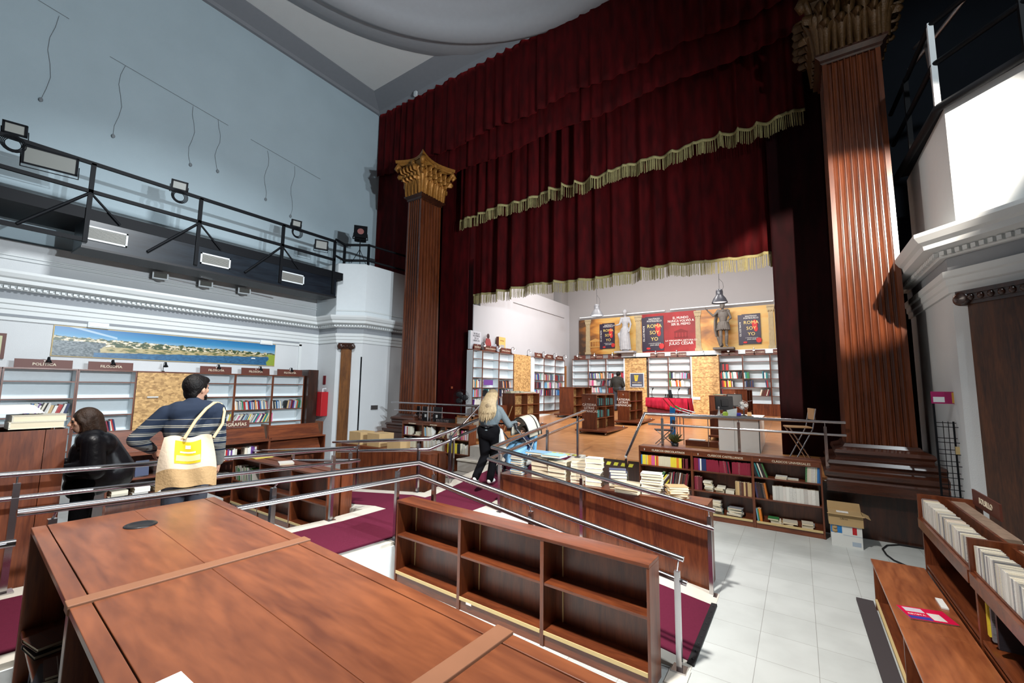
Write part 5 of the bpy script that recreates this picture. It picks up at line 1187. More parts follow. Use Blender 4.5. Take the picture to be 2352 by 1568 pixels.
# long banner on the back wall
def m_banner():
    m, nt, b = new_mat('amber banner print'); N = nt.nodes.new; Lk = nt.links.new
    tc = N('ShaderNodeTexCoord'); sp = N('ShaderNodeSeparateXYZ'); Lk(tc.outputs['Generated'],sp.inputs[0])
    mp = N('ShaderNodeMapping'); mp.inputs['Scale'].default_value = (.7,1,1.6); Lk(tc.outputs['Object'],mp.inputs[0])
    n = N('ShaderNodeTexNoise'); n.inputs['Scale'].default_value = 1.6; n.inputs['Detail'].default_value = 6; n.inputs['Distortion'].default_value = .6; Lk(mp.outputs[0],n.inputs[0])
    r = N('ShaderNodeValToRGB'); e = r.color_ramp.elements; e[0].position = .0; e[0].color = (.04,.018,.008,1); e[1].position = 1; e[1].color = (.50,.36,.13,1)
    for p,c in ((.30,(.24,.085,.012)),(.5,(.46,.19,.028)),(.7,(.52,.31,.08))): x = e.new(p); x.color = (*c,1)
    s = N('ShaderNodeValToRGB'); e2 = s.color_ramp.elements; e2[0].position = 0; e2[0].color = (0,0,0,1); e2[1].position = .16; e2[1].color = (.62,.62,.62,1)
    for p,c in ((.05,.1),(.40,.72),(.62,.62),(.70,.42),(.82,.66),(.95,.75)): x = e2.new(p); x.color = (c,c,c,1)
    Lk(sp.outputs[0],s.inputs[0]); sub = N('ShaderNodeMath'); sub.operation = 'SUBTRACT'; sub.inputs[1].default_value = .5; Lk(n.outputs['Fac'],sub.inputs[0])
    mu = N('ShaderNodeMath'); mu.operation = 'MULTIPLY_ADD'; mu.inputs[1].default_value = 1.1; Lk(sub.outputs[0],mu.inputs[0]); Lk(s.outputs[0],mu.inputs[2]); Lk(mu.outputs[0],r.inputs[0]); Lk(r.outputs[0],b.inputs['Base Color']); setp(b,Roughness=.5); return m
t = thing('wall_banner','long amber advertising banner for a Roman novel across the back stage wall','banner',(-4.4,16.3,3.74))
t.matrix_basis = M4.Translation((-4.4,17.8,3.74))
MB().box(-8.26,-.58,17.80,17.84,3.74,5.34).build('printed_sheet',m_banner(),t)
MB().box(-5.37,-3.22,17.785,17.80,3.75,5.36).build('red_panel',flat('red panel print',(.24,.007,.008),.5,noise=.8,nscale=1.4),t)
MT['colstone'] = flat('printed column stone', (.36,.28,.16), .6, noise=.25, nscale=12)
for x,w in ((-7.81,.22),(-5.51,.24),(-3.16,.20),(-.70,.18)):
    b = MB()
    b.hexa([(x-w*.5,17.78,3.85),(x+w*.5,17.78,3.85),(x+w*.5,17.80,3.85),(x-w*.5,17.80,3.85)][::1],[(x-w*.42,17.78,5.05),(x+w*.42,17.78,5.05),(x+w*.42,17.80,5.05),(x-w*.42,17.80,5.05)])
    for k in range(4): xx = x-w*.32+k*w*.21; b.box(xx,xx+w*.08,17.772,17.78,3.87,5.04)
    b.box(x-w*.65,x+w*.65,17.775,17.80,3.75,3.85); b.box(x-w*.7,x+w*.7,17.775,17.80,5.25,5.33); b.hexa([(x-w*.45,17.775,5.04),(x+w*.45,17.775,5.04),(x+w*.45,17.8,5.04),(x-w*.45,17.8,5.04)],[(x-w*.68,17.775,5.26),(x+w*.68,17.775,5.26),(x+w*.68,17.8,5.26),(x-w*.68,17.8,5.26)])
    for k in range(3): b.ball((x-w*.4+k*w*.4,17.77,5.12),.035,8,5)
    b.build('printed_column','colstone',t)
def temple(x,z,s,m):
    b = MB(); b.box(x-s,x+s,17.778,17.785,z,z+.06*s*3); b.box(x-s,x+s,17.778,17.785,z+.9*s,z+1.05*s)
    for k in range(5): xx = x-s*.88+k*s*.44; b.box(xx-.05*s,xx+.05*s,17.778,17.785,z+.15*s,z+.9*s)
    b.add([(x-s*1.05,17.778,z+1.05*s),(x+s*1.05,17.778,z+1.05*s),(x,17.778,z+1.45*s)],[(0,1,2)]); b.build('printed_temple',m,t)
temple(-7.45,4.05,.28,flat('temple print',(.42,.22,.06),.6)); temple(-3.8,4.28,.26,flat('temple red print',(.16,.01,.01),.6))
MT['blackprint'] = flat('black cover print',(.022,.014,.03),.4,noise=.3,nscale=3); MT['fire'] = flat('red cover print',(.45,.02,.02),.5,noise=.5,nscale=3); MT['goldlet'] = flat('gold lettering',(.72,.52,.14),.4)
for (x0,x1,z0,z1) in ((-7.24,-6.55,3.98,5.10),(-5.36,-4.47,3.82,5.24),(-1.76,-1.03,3.93,5.05)):
    w = x1-x0; h = z1-z0; cx = x0+.18*w+.41*w
    bk = MB().box(x0+.18*w,x1,17.755,17.785,z0,z1).box(x0,x0+.18*w,17.765,17.785,z0-.02*h,z1-.02*h).build('printed_book','blackprint',t)
    for bx,bz,br,bs in ((cx+.16*w,.64,.13,1.9),(cx+.20*w,.50,.10,1.5),(x0+.9*w,.12,.13,1.0),(x0+.3*w,.06,.10,.5)): MB().ball((bx,17.753,z0+bz*h),br*w,10,8,(1,.01,bs)).build('printed_flame','fire',bk)
    F = lambda z: facing((cx,17.750,z0+z*h),(0,-1,0))
    text('SANTIAGO\nPOSTEGUILLO',.105*w,'lettw',bk,F(.89),ext=.001)
    for tx,z in (('ROMA',.71),('SOY',.52),('YO',.33)): text(tx,.235*w,'goldlet',bk,F(z),ext=.001)
    text('LA VERDADERA HISTORIA DE',.042*w,'lettw',bk,F(.205),ext=.001); text('JULIO CÉSAR',.07*w,'lettw',bk,F(.155),ext=.001)
    text('ROMA SOY YO',.11*w,'lettw',bk,facing((x0+.09*w,17.762,z0+.50*h),(0,-1,0)) @ M4.Rotation(-pi/2,4,'Z'),ext=.001)
text('EL MUNDO\nNUNCA VOLVIÓ A\nSER EL MISMO',.135,'lettw',t,facing((-3.80,17.78,4.98),(0,-1,0)),ext=.002,sx=.88)
text('LA VERDADERA HISTORIA DE',.092,'lettw',t,facing((-3.80,17.78,4.19),(0,-1,0)),ext=.002); text('JULIO CÉSAR',.16,'lettw',t,facing((-3.80,17.78,4.07),(0,-1,0)),ext=.002)
t = thing('picture_lamp','slim white tube lamps mounted along the top of the banner','lamp',(-4.4,17.8,5.4))
MB().box(-8.2,-4.4,17.74,17.80,5.42,5.46).build('left_tube','white',t); MB().box(-4.18,-.6,17.74,17.80,5.44,5.48).build('right_tube','white',t)

# pendants
def pendant(label, x, y, z, lit, col):
    t = thing('pendant_lamp', label, 'lamp', (x,y,z), 0, 'industrial pendant lamps over the stage')
    MB().lathe([(.225,0),(.215,.035),(.17,.14),(.105,.225),(.098,.24),(.098,.34),(.10,.345),(.085,.40),(.04,.42),(.001,.42)],(x,y,z),28).build('shade',col,t)
    MB().lathe([(.001,.03),(.12,.03),(.2,.03),(.20,.034),(.001,.034)],(x,y,z),24).build('diffuser',emis('pendant glow',(.85,.92,1),lit),t)
    MB().tube([(x,y,z+.42),(x,y,8.55)],.006,6).tube([(x,y,z+.75),(x+.10,y,z+.62),(x+.12,y,z+.48),(x+.07,y,z+.36)],.005,5).build('cord','plastic',t)
pendant('lit grey industrial pendant lamp left of the pale statue',-5.80,14.0,4.79,9,flat('grey enamel',(.10,.10,.105),.4))
pendant('dark unlit industrial pendant lamp in front of the soldier statue',-1.85,14.0,4.86,.8,flat('black enamel',(.025,.025,.03),.35))

# island cases on stage
def island(label, x0,x1,y0,y1,H,txt=None,base=(.1,.4),rows=3):
    z0 = stz((y0+y1)/2)+.07; t = thing('island_bookcase',label,'bookcase',((x0+x1)/2,(y0+y1)/2,stz(y0)))
    def bd(nm,m,*a): return MB().box(*a).build(nm,m,t,bevel=.003)
    z1 = z0+H-.07
    bd('base_board','wood',x0-base[0],x1+base[1],y0-.25,y1+.05,z0-.045,z0)
    for x in (x0,x1+base[1]-.1):
        for y in (y0-.15,y1-.1): MB().lathe([(.001,0),(.035,0),(.035,.03),(.001,.03)],(x,y,stz(y)+.036),12,(1,0,0)).build('castor','chrome',t)
    bd('end_panel','woodz',x0,x1,y0-.0,y0+.03,z0,z1-.03); bd('end_panel','woodz',x0,x1,y1-.03,y1,z0,z1-.03)
    bd('top_panel','wood',x0-.005,x1+.005,y0-.01,y1+.005,z1-.03,z1)
    xm = (x0+x1)/2; bd('strand_back','osb',xm-.008,xm+.008,y0+.03,y1-.03,z0,z1-.03); ym = (y0+y1)/2
    bd('divider','woodz',x0+.01,x1-.01,ym-.015,ym+.015,z0,z1-.03)
    for k in range(1,rows):
        z = z0+(z1-z0-.03)*k/rows
        for a,c in ((y0+.03,ym-.015),(ym+.015,y1-.03)): bd('shelf','wood',x0+.01,xm-.01,a,c,z-.02,z); bd('shelf','wood',xm+.01,x1-.01,a,c,z-.02,z)
    if txt: text(txt,.095,'lettw',t,facing(((x0+x1)/2,y0-.001,z0+H*.56),(0,-1,0)),ext=.001); text('V',.07,'lettw',t,facing(((x0+x1)/2,y0-.001,z0+H*.80),(0,-1,0)),'emblem',sx=.6,ext=.001)
    return t, z0, z1
_, z0a, z1a = island('island bookcase with lettered end panel standing nearest the ramp top',-5.19,-4.74,11.36,12.75,1.05,'CÁTEDRA\nLETRAS\nHISPÁNICAS')
island('island bookcase with lettered end panel before the red draped table',-4.90,-4.52,13.48,14.9,1.03,'CÁTEDRA\nLETRAS\nHISPÁNICAS')
island('plain island bookcase half hidden behind the lettered one',-7.50,-6.92,14.4,16.1,1.06)
_, z0l, z1l = island('wide island bookcase at stage left, papers on its top',-7.67,-7.20,10.9,12.4,1.06,None,(.05,.25))
_, z0r, z1r = island('island bookcase behind the white counter, papers on its top',-1.90,-1.45,11.85,13.3,1.05,'V\n\n\nDERECHO',(.0,.0))
island('farther lettered island bookcase behind the office chair',-1.89,-1.25,14.2,15.9,1.07,'HISTORIA\nOBRAS\nGENERALES',(.0,.1))
G = 'dark books in the lettered island bookcases'
for k,(z,a,c) in enumerate(((z0a+.66,11.42,11.98),(z0a+.66,12.10,12.65),(z0a+.33,11.42,11.98),(z0a+.33,12.10,12.35))):
    M = M4.Translation((-4.745,a,z)) @ M4.Rotation(pi/2,4,'Z'); row(M,0,c-a,0,.0,['black','black','teal','black'],['upper left','upper right','lower left','lower right'][k]+' bay of the nearest lettered island',G,(.19,.21),(.03,.045))
G = 'papers and books on the stage islands'
for k in range(6): stack((-7.45,11.05+.25*k,z1l+.001),3 if k < 3 else 2,.2,.24,.02,['green','ivory','teal','white'] if k < 3 else ['white','grey'],['first','second','third','fourth','fifth','sixth'][k]+' pile on the wide stage left island',G,wob=10)
for k in range(3): stack((-1.68,12.05+.4*k,z1r+.001),2,.24,.32,.012,['grey','green','white'],['near','middle','far'][k]+' pile on the island behind the counter',G)
for k in range(3): stack((-4.7,13.7+.4*k,2.14),2,.24,.3,.008,['white','grey'],['near','middle','far'][k]+' papers on the second lettered island',G)
# red draped table with microphones
t = thing('draped_table','long table draped with a bright red cloth at the back of the stage','table',(-4.0,16.3,stz(16.2)))
b = MB(); x0,x1,y0,y1,zt,zb_ = -4.72,-3.25,15.95,16.65,1.92,1.62
b.box(x0,x1,y0,y1,zt-.03,zt)
b.grid(lambda u,v: (x0+(x1-x0)*u, y0-.01-.03*v+.018*v*sin(u*60), zt-.005-(zt-(1.60-.17*u))*v), 60, 3)
b.grid(lambda u,v: (x1+.01+.06*v+.02*v*sin(u*30), y0+(y1-y0)*u, zt-.005-(zt-1.42)*v), 24, 3)
b.build('cloth','cloth',t,solid=.008)
MB().box(x0+.04,x1-.06,y0+.04,y1-.04,stz(16),zt-.04).build('under_panel',flat('dark red board',(.10,.008,.015),.7),t)
for x,lab in ((-4.55,'left'),(-3.62,'right')):
    t = thing('microphone','black desk microphone at the '+lab+' end of the red table','microphone',(x,16.2,1.925)); MB().lathe([(.07,0),(.07,.015),(.001,.02)],(x,16.2,1.925),16).tube([(x,16.2,1.93),(x,16.15,2.14),(x+.05,16.08,2.22)],.009,6).caps((x+.05,16.08,2.22),(x+.09,16.02,2.27),.018,.022).build('stand','black',t)
t = thing('name_stand','black angular display stand in the middle of the red table','stand',(-3.95,16.2,1.925)); b = MB()
for k in range(4): x = -4.08+k*.075; b.tube([(x,16.15,1.93),(x+.03,16.2,2.06),(x+.06,16.1,1.93)],.008,5)
b.hexa([(-3.95,16.2,1.94),(-3.82,16.2,1.94),(-3.82,16.21,1.94),(-3.95,16.21,1.94)],[(-4.0,16.3,2.22),(-3.88,16.3,2.22),(-3.88,16.31,2.22),(-4.0,16.31,2.22)]); b.box(-4.1,-3.75,16.08,16.3,1.925,1.94); b.build('stand','black',t)
# white counter with clutter
t = thing('sales_counter','white panelled sales counter with pale top on the stage edge','counter',(-1.12,11.0,stz(10.5)))
MB().box(-1.51,-.72,10.48,10.50,.925,1.615).build('front_panel','whitedesk',t); MB().box(-.735,-.715,10.48,11.9,.93,1.615).build('side_panel','whitedesk',t); MB().box(-1.51,-1.49,10.5,11.9,.93,1.615).build('side_panel','whitedesk',t)
MB().box(-1.62,-.70,10.42,11.95,1.632,1.652).build('top','whitedesk',t,bevel=.003); MB().box(-1.62,-.70,10.425,11.95,1.612,1.631).build('top_edge','wood',t)
MB().box(-1.20,-1.195,10.475,10.48,.93,1.61).build('panel_gap','frieze',t)
t = thing('monitor','black computer monitor seen from behind on the white counter','monitor',(-1.42,11.1,1.655)); X = M4.Translation((-1.45,11.1,1.66)) @ M4.Rotation(.5,4,'Z') @ M4.Rotation(-.1,4,'X')
b = MB(); b.X = X; b.box(-.2,.2,-.02,.03,.12,.44); b.box(-.08,.08,-.05,-.02,.2,.36); b.build('screen','plastic',t,bevel=.01); b = MB(); b.X = X; b.box(-.03,.03,-.03,0,.0,.14); b.box(-.12,.12,-.1,.08,0,.015); b.build('foot','plastic',t)
t = thing('desk_fan','small grey desk fan on the white counter','fan',(-1.05,11.0,1.655)); MB().lathe([(.07,0),(.06,.02),(.015,.04),(.012,.2)],(-1.05,11.0,1.655),14).build('base','plastic',t); b = MB()
for r_ in (.04,.07,.1): b.tube([(-1.05+r_*cos(a*pi/8),10.97,1.9+r_*sin(a*pi/8)) for a in range(17)],.003,4)
for a in range(10): b.tube([(-1.05,10.965,1.9),(-1.05+.1*cos(a*.63),10.97,1.9+.1*sin(a*.63))],.002,4)
b.build('guard','steel',t); b = MB(); b.ball((-1.05,11.0,1.9),.035); 
for a in range(3): b.ball((-1.05+.05*cos(a*2.1),10.985,1.9+.05*sin(a*2.1)),.04,8,6,(1,.15,1))
b.build('blades','glass',t)
G = 'small things on the white counter'
tag(MB().lathe([(.001,0),(.045,.01),(.06,.06),(.045,.1),(.001,.11)],(-1.38,10.62,1.655),16).build('green_ball',flat('lime plastic',(.35,.5,.05),.4)),'lime green round object at the left of the counter','ornament')
tag(MB().lathe([(.06,0),(.03,.06),(.012,.16),(.02,.2),(.001,.22)],(-1.52,10.7,1.655),14).build('metal_stand','steel'),'grey metal card holder at the left end of the counter','holder')
t = tag(MB().hexa([(-1.34,10.75,1.655),(-1.18,10.75,1.655),(-1.18,10.85,1.655),(-1.34,10.85,1.655)],[(-1.36,10.7,1.79),(-1.16,10.72,1.84),(-1.16,10.8,1.84),(-1.36,10.8,1.79)]).build('white_device','white'),'white till printer on the counter','printer')
tag(MB().box(-1.20,-1.10,10.85,10.97,1.655,1.73).build('blue_pot',flat('blue violet pot',(.06,.05,.35),.4)),'blue violet box beside the white till printer','box')
tag(MB().box(-.98,-.90,10.95,11.05,1.655,1.75).build('wooden_box','beige'),'small pale wooden box on the counter','box')
tag(MB().box(-1.15,-.85,10.45,10.66,1.655,1.668).build('paper_sheets','paper'),'white paper sheets at the front edge of the counter','papers')
tag(MB().tube([(-1.15,10.8,1.66),(-1.05,10.65,1.67),(-.95,10.6,1.665),(-.85,10.7,1.665),(-.95,10.8,1.668),(-1.08,10.78,1.66)],.012,6).build('phone_cable','plastic'),'dark curled cable on the right of the counter','cable')
# office chair behind counter
t = thing('office_chair','black office chair back rising behind the counter','chair',(-1.35,12.0,stz(11.6))); b = MB(); b.X = M4.Translation((-1.28,11.5,1.95)) @ M4.Rotation(.35,4,'Z') @ M4.Rotation(-.15,4,'X'); b.box(-.17,.17,-.025,.025,-.10,.20); b.build('backrest','plastic',t,bevel=.02)
MB().box(-1.55,-1.05,11.5,11.9,1.42,1.48).build('seat','plastic',t,bevel=.02); MB().tube([(-1.3,11.7,1.05),(-1.3,11.7,1.42)],.03,8).tube([(-1.3,11.7,1.45),(-1.28,11.55,1.85)],.02,8).build('column','black',t)
b = MB()
for a in range(5): b.tube([(-1.3,11.7,1.08),(-1.3+.25*cos(a*1.257),11.7+.25*sin(a*1.257),1.05)],.018,6)
b.build('leg','black',t)
# blue platform trolley with coloured tubes, stool, plant, low bench
t = thing('hand_trolley','folding trolley with blue board and red and white tube handle','trolley',(-2.5,10.75,stz(10.7)))
MB().box(-2.60,-2.48,10.72,10.745,.95,1.80).build('board','blue',t)
MB().tube([(-2.76,10.75,2.02),(-2.58,10.75,1.80)],.013,8).tube([(-2.66,10.85,2.02),(-2.48,10.85,1.80)],.013,8).build('red_handle','red',t)
MB().tube([(-2.60,10.75,1.83),(-2.47,10.75,1.74)],.018,8).tube([(-2.50,10.85,1.84),(-2.37,10.85,1.76)],.018,8).build('green_joint',flat('green plastic',(.03,.4,.08),.4),t)
b = MB().tube([(-2.60,10.75,1.80),(-2.15,10.75,1.68)],.013,8).tube([(-2.50,10.85,1.82),(-2.05,10.85,1.70)],.013,8).tube([(-2.35,10.75,1.75),(-2.2,10.75,1.62)],.01,6).tube([(-2.45,10.75,1.7),(-2.45,10.75,1.1)],.01,6).tube([(-2.38,10.75,1.7),(-2.38,10.75,1.1)],.01,6).tube([(-2.30,10.75,1.7),(-2.30,10.75,1.1)],.01,6)
b.box(-2.3,-1.7,10.6,10.95,1.575,1.6); b.tube([(-2.28,10.65,1.6),(-2.28,10.65,.96)],.01,6).tube([(-1.75,10.65,1.6),(-1.75,10.65,.96)],.01,6).build('frame','chrome',t)
def folding(name,label,x,y,z,seatm,rz=0.,bh=.78,sw=.40,group=None,sh=None):
    t = thing(name,label,'chair',(x,y,z),rz,group)
    def L(b,nm,m): return b.build(nm,m,t,world=False,bevel=.004 if nm in('seat','backrest') else 0)
    s = sw/2; sh = sh or .46*bh/.78
    for k in (-1,1):
        L(MB().tube([(k*s,-.20,0.015),(k*s,.16,sh*1.0),(k*s,.22,bh)],.012,8),'leg','chrome')
        L(MB().tube([(k*(s-.03),.20,0.015),(k*(s-.03),-.19,sh)],.012,8),'leg','chrome')
    L(MB().box(-s+.03,s-.03,-.22,.16,sh,sh+.025),'seat',seatm)
    L(MB().box(-s+.02,s-.02,.19,.215,bh-.20,bh),'backrest',seatm)
    L(MB().tube([(-s,-.12,.1),(s,-.12,.1)],.008,6),'stretcher','chrome')
    return t
folding('folding_chair','black folding chair beside the blue trolley on the stage edge',-2.66,10.45,stz(10.45),'plastic',-1.2,.60,.36)
folding('folding_chair','high folding chair with pale wooden seat at the right of the stage',-.02,9.45,stz(9.4),'beige',-1.30,1.07,.36,None,.72)
tag(MB().box(-9.50,-9.44,10.56,10.58,2.17,2.24).build('orange_sticker',flat('orange tag',(.5,.12,.05),.6)),'tiny orange tag on the left crimson side curtain','tag')
t = thing('potted_plant','small dark potted plant by the trolley behind the classics bookcase','plant',(-2.35,10.2,stz(10.2))); MB().lathe([(.001,0),(.06,0),(.085,.13),(.07,.13),(.001,.12)],(-2.38,10.2,stz(10.2)),14).build('pot','plastic',t); b = MB(); rr = random.Random(3)
for k in range(46): a = rr.uniform(0,6.28); e_ = rr.uniform(.5,1.4); L_ = rr.uniform(.12,.3); p = V((-2.38,10.2,stz(10.2)+.12)); d = V((cos(a)*cos(e_),sin(a)*cos(e_),sin(e_))); b.tube([p,p+d*L_*.6,p+d*L_+V((0,0,-.03))],[.012,.02,.003],4)
b.build('leaves',flat('plant leaves',(.06,.07,.02),.6,noise=.7,nscale=20),t)
t = thing('low_bench','low dark wooden box bench with a paper on it beside the white counter','bench',(-1.9,10.75,.94)); MB().box(-2.26,-1.56,10.70,10.98,.94,1.065).build('box','wood',t)
tag(MB().box(-2.2,-1.85,10.75,10.9,1.067,1.085).build('paper_pad','paper'),'white papers lying on the low dark box bench','papers')
# stage left: fan, folded chairs, frames
t = thing('pedestal_fan','black pedestal fan on the left stage edge behind the rail','fan',(-7.75,9.05,stz(9.05))); c = V((-7.75,9.05,1.94)); MB().lathe([(.001,0),(.2,0),(.18,.02),(.03,.04),(.03,.05),(.001,.05)],(c.x,c.y,stz(9)+.01),20).tube([(c.x,c.y,.86),(c.x,c.y,1.85)],.02,8).build('stand','black',t)
b = MB(); b.X = facing(c,(.6,-.8,.05))
for r_ in (.08,.14,.19,.22): b.tube([(r_*cos(a*pi/12),r_*sin(a*pi/12),.05 if r_ < .2 else 0) for a in range(25)],.003,4)
for a in range(22): b.tube([(0,0,.06),(.19*cos(a*.2856),.19*sin(a*.2856),.05),(.22*cos(a*.2856),.22*sin(a*.2856),0)],.0022,4)
b.build('guard','black',t); b = MB(); b.X = facing(c,(.6,-.8,.05))
for a in range(3): b.ball((.1*cos(a*2.09),.1*sin(a*2.09),.01),.1,10,6,(1,.8,.12))
b.lathe([(.001,.04),(.05,.03),(.06,-.1),(.001,-.14)],(0,0,0),14); b.build('blades','plastic',t)
def folded(label,x,y,kind,group):
    t = thing('folded_chair',label,'chair',(x,y,stz(y)),0,group)
    if kind == 0:
        for k in (-.17,.17): MB().tube([(k,0,.01),(k,.02,.82)],.012,6).build('leg','chrome',t,world=False); MB().tube([(k*.8,-.04,.01),(k*.8,.0,.6)],.012,6).build('leg','chrome',t,world=False)
        MB().box(-.15,.15,-.02,.0,.30,.62).build('seat','plastic',t,world=False); MB().box(-.15,.15,.02,.04,.62,.82).build('backrest','plastic',t,world=False); MB().box(-.03,.03,-.03,-.02,.52,.60).build('paper_tag','paper',t,world=False)
        MB().tube([(-.17,0,.25),(.17,0,.25)],.008,6).build('stretcher','chrome',t,world=False)
    else:
        MB().box(-.012,.012,-.16,.2,.02,.50).build('folded_seat','plastic',t,world=False); MB().tube([(0,-.2,.01),(-.02,-.22,.25),(.01,-.2,.50)],.014,6).build('leg','chrome',t,world=False)
for k in range(3): folded('folded black chair leaning behind the stage edge rail, %s from the left'%ORD[k],-9.42+.44*k,8.95,0,'folded black chairs behind the left stage rail')
for k in range(8): folded('chrome folded chair stored edge-on, %s from the left in the row'%ORD[k],-8.36+.058*k,8.95,1,'chrome chairs stored edge-on behind the rail')
for k,(x0,x1,h) in enumerate(((-7.86,-7.32,.62),(-7.28,-6.98,.60))):
    t = thing('leaning_frame',('larger' if k == 0 else 'narrow')+' brown wooden frame with cream canvas leaning behind the stage rail','frame',((x0+x1)/2,8.95,stz(8.95))); z = stz(8.95)+.002
    MB().box(x0,x1,8.95,8.97,z,z+.05).box(x0,x1,8.95,8.97,z+h-.05,z+h).box(x0,x0+.05,8.95,8.97,z,z+h).box(x1-.05,x1,8.95,8.97,z,z+h).build('frame','doorwood',t); MB().box(x0+.05,x1-.05,8.96,8.965,z+.05,z+h-.05).build('canvas',flat('cream canvas',(.5,.42,.33),.8),t)
t = thing('drawer_unit','reddish drawer unit at stage left beside the island bookcase','cabinet',(-7.5,10.3,stz(10.3))); z = stz(10.1); MB().box(-8.1,-7.25,10.1,10.55,z,z+.80).build('body','woodz',t); MB().box(-8.05,-7.30,10.08,10.10,z+.45,z+.76).build('drawer','wood',t); MB().lathe([(.025,0),(.02,.02),(.001,.025)],(-7.68,10.08,z+.6),12,(0,-1,0)).build('knob','chrome',t)
t = thing('pole','thin pale slanted pole rising behind the stroller','pole',(-6.8,10.0,stz(10))); MB().tube([(-6.95,9.9,.9),(-6.62,9.9,1.72)],.012,6).build('rod','card',t)
# ================================================================== PEOPLE
MT['denim'] = flat('dark grey trousers', (.045,.05,.065), .8, noise=.2, nscale=30)
MT['blackcloth'] = flat('black cloth', (.004,.004,.005), .95, spec=.08)
MT['leather'] = flat('black leather', (.004,.004,.006), .42, bump=1.0, bscale=9, spec=.3)
MT['knit'] = flat('grey blue rib knit', (.15,.185,.20), .9, noise=.25, nscale=60, bump=1, bscale=120)
MT['shoe'] = flat('white trainer', (.68,.68,.65), .5)
MT['hairdark'] = flat('near black hair', (.004,.003,.003), .6, noise=.5, nscale=40, bump=.8, bscale=60, spec=.25)
MT['hairbrown'] = flat('brown hair', (.030,.014,.007), .6, noise=.5, nscale=30, bump=.6, bscale=60)
MT['hairblond'] = flat('blond hair', (.21,.155,.09), .5, noise=.5, nscale=25, bump=.6, bscale=60)
MT['collar'] = flat('white shirt cotton', (.72,.72,.70), .8)
MT['eye'] = flat('dark eye', (.01,.008,.008), .2)
MT['lips'] = flat('lips', (.40,.13,.11), .5)
def m_stripe():
    m, nt, b = new_mat('navy sweater with cream stripes'); N = nt.nodes.new; Lk = nt.links.new
    tc = N('ShaderNodeTexCoord'); sp = N('ShaderNodeSeparateXYZ'); Lk(tc.outputs['Object'],sp.inputs[0])
    def mth(op,a,c=None):
        n = N('ShaderNodeMath'); n.operation = op
        for i,q in enumerate((a,c)):
            if q is None: continue
            if isinstance(q,(int,float)): n.inputs[i].default_value = q
            else: Lk(q,n.inputs[i])
        return n.outputs[0]
    z = sp.outputs[2]; f = mth('FRACT', mth('DIVIDE', z, .070))
    k = mth('FRACT', mth('MULTIPLY', f, 5.0)); thin = mth('GREATER_THAN', k, .52)
    grp = mth('LESS_THAN', f, mth('ADD', .26, mth('MULTIPLY', mth('SUBTRACT', 1.43, z), 2.0)))
    top = mth('LESS_THAN', z, 1.41)
    fac = mth('MULTIPLY', mth('MULTIPLY', thin, grp), top)
    mx = N('ShaderNodeMix'); mx.data_type = 'RGBA'; Lk(fac,mx.inputs[0]); mx.inputs[6].default_value = (.004,.013,.034,1); mx.inputs[7].default_value = (.36,.34,.28,1)
    Lk(mx.outputs[2], b.inputs['Base Color']); setp(b,Roughness=.9); return m
MT['stripe'] = m_stripe()
def hand(b, w, d, side, palmn, curl=.5, s=1.0):
    """hand as palm + five fingers. w wrist, d direction, palmn palm normal"""
    d = V(d).normalized(); n = V(palmn).normalized(); n = (n-d*n.dot(d)).normalized(); a = d.cross(n)*side
    w = V(w)
    for t in (-.028,-.010,.010,.028): b.caps(w+d*.01*s, w+(d*.085+a*t)*s, .016*s, .0115*s, 8)
    for i,(t,L) in enumerate(((.030,.072),(.011,.080),(-.010,.074),(-.029,.058))):
        p0 = w+(d*.085+a*t)*s; L *= s; q = d*cos(curl*.5)+n*sin(curl*.5); p1 = p0+q*L*.45; q = d*cos(curl*1.5)+n*sin(curl*1.5); p2 = p1+q*L*.32; q = d*cos(curl*2.3)+n*sin(curl*2.3); p3 = p2+q*L*.24
        b.caps(p0,p1,.0095*s,.0088*s,8); b.caps(p1,p2,.0088*s,.0080*s,8); b.caps(p2,p3,.0080*s,.0066*s,8)
    p0 = w+(d*.025+a*.028)*s; p1 = p0+(a*.75+d*.7+n*.2).normalized()*.04*s; p2 = p1+(d*.9+a*.25+n*.35).normalized()*.032*s
    b.caps(p0,p1,.0125*s,.0105*s,8); b.caps(p1,p2,.0105*s,.008*s,8)
def head(b, c, fwd, up=(0,0,1), s=1.0, face=True):
    """c centre of skull; adds skull, jaw, nose, ears, brow"""
    F = V(fwd).normalized(); U = V(up).normalized(); U = (U-F*U.dot(F)).normalized(); R = F.cross(U); c = V(c)
    P = lambda r,f,u: c+(R*r+F*f+U*u)*s
    R3 = M4((R,F,U)).transposed()
    b.ball(P(0,-.008,.018),.098*s,16,12,(.79,.98,1.02),R3)
    b.ball(P(0,.022,-.040),.078*s,14,10,(.80,.88,1.05),R3)
    b.ball(P(0,.045,-.085),.038*s,12,8,(1.0,.8,.75),R3)
    b.caps(P(0,.088,.022),P(0,.112,-.022),.009*s,.014*s,8); b.ball(P(.010,.100,-.027),.008*s,8,6); b.ball(P(-.010,.100,-.027),.008*s,8,6)
    b.caps(P(-.035,.080,.035),P(.035,.080,.035),.011*s,.011*s,8)
    b.caps(P(-.016,.086,-.052),P(.016,.086,-.052),.0075*s,.0075*s,8); b.caps(P(-.013,.083,-.063),P(.013,.083,-.063),.008*s,.008*s,8)
    for k in (-1,1):
        b.ball(P(k*.048,.055,-.012),.028*s,8,6,(.8,.8,.9),R3)
        b.ball(P(k*.079,-.006,-.008),.030*s,10,8,(.35,.65,1.05),R3)
    return P, R3
def frame_(origin, fwd):
    f = V((fwd[0],fwd[1],0)).normalized(); r = V((f.y,-f.x,0)); m = M4((r,f,V((0,0,1)))).transposed().to_4x4(); m.translation = V(origin); return m
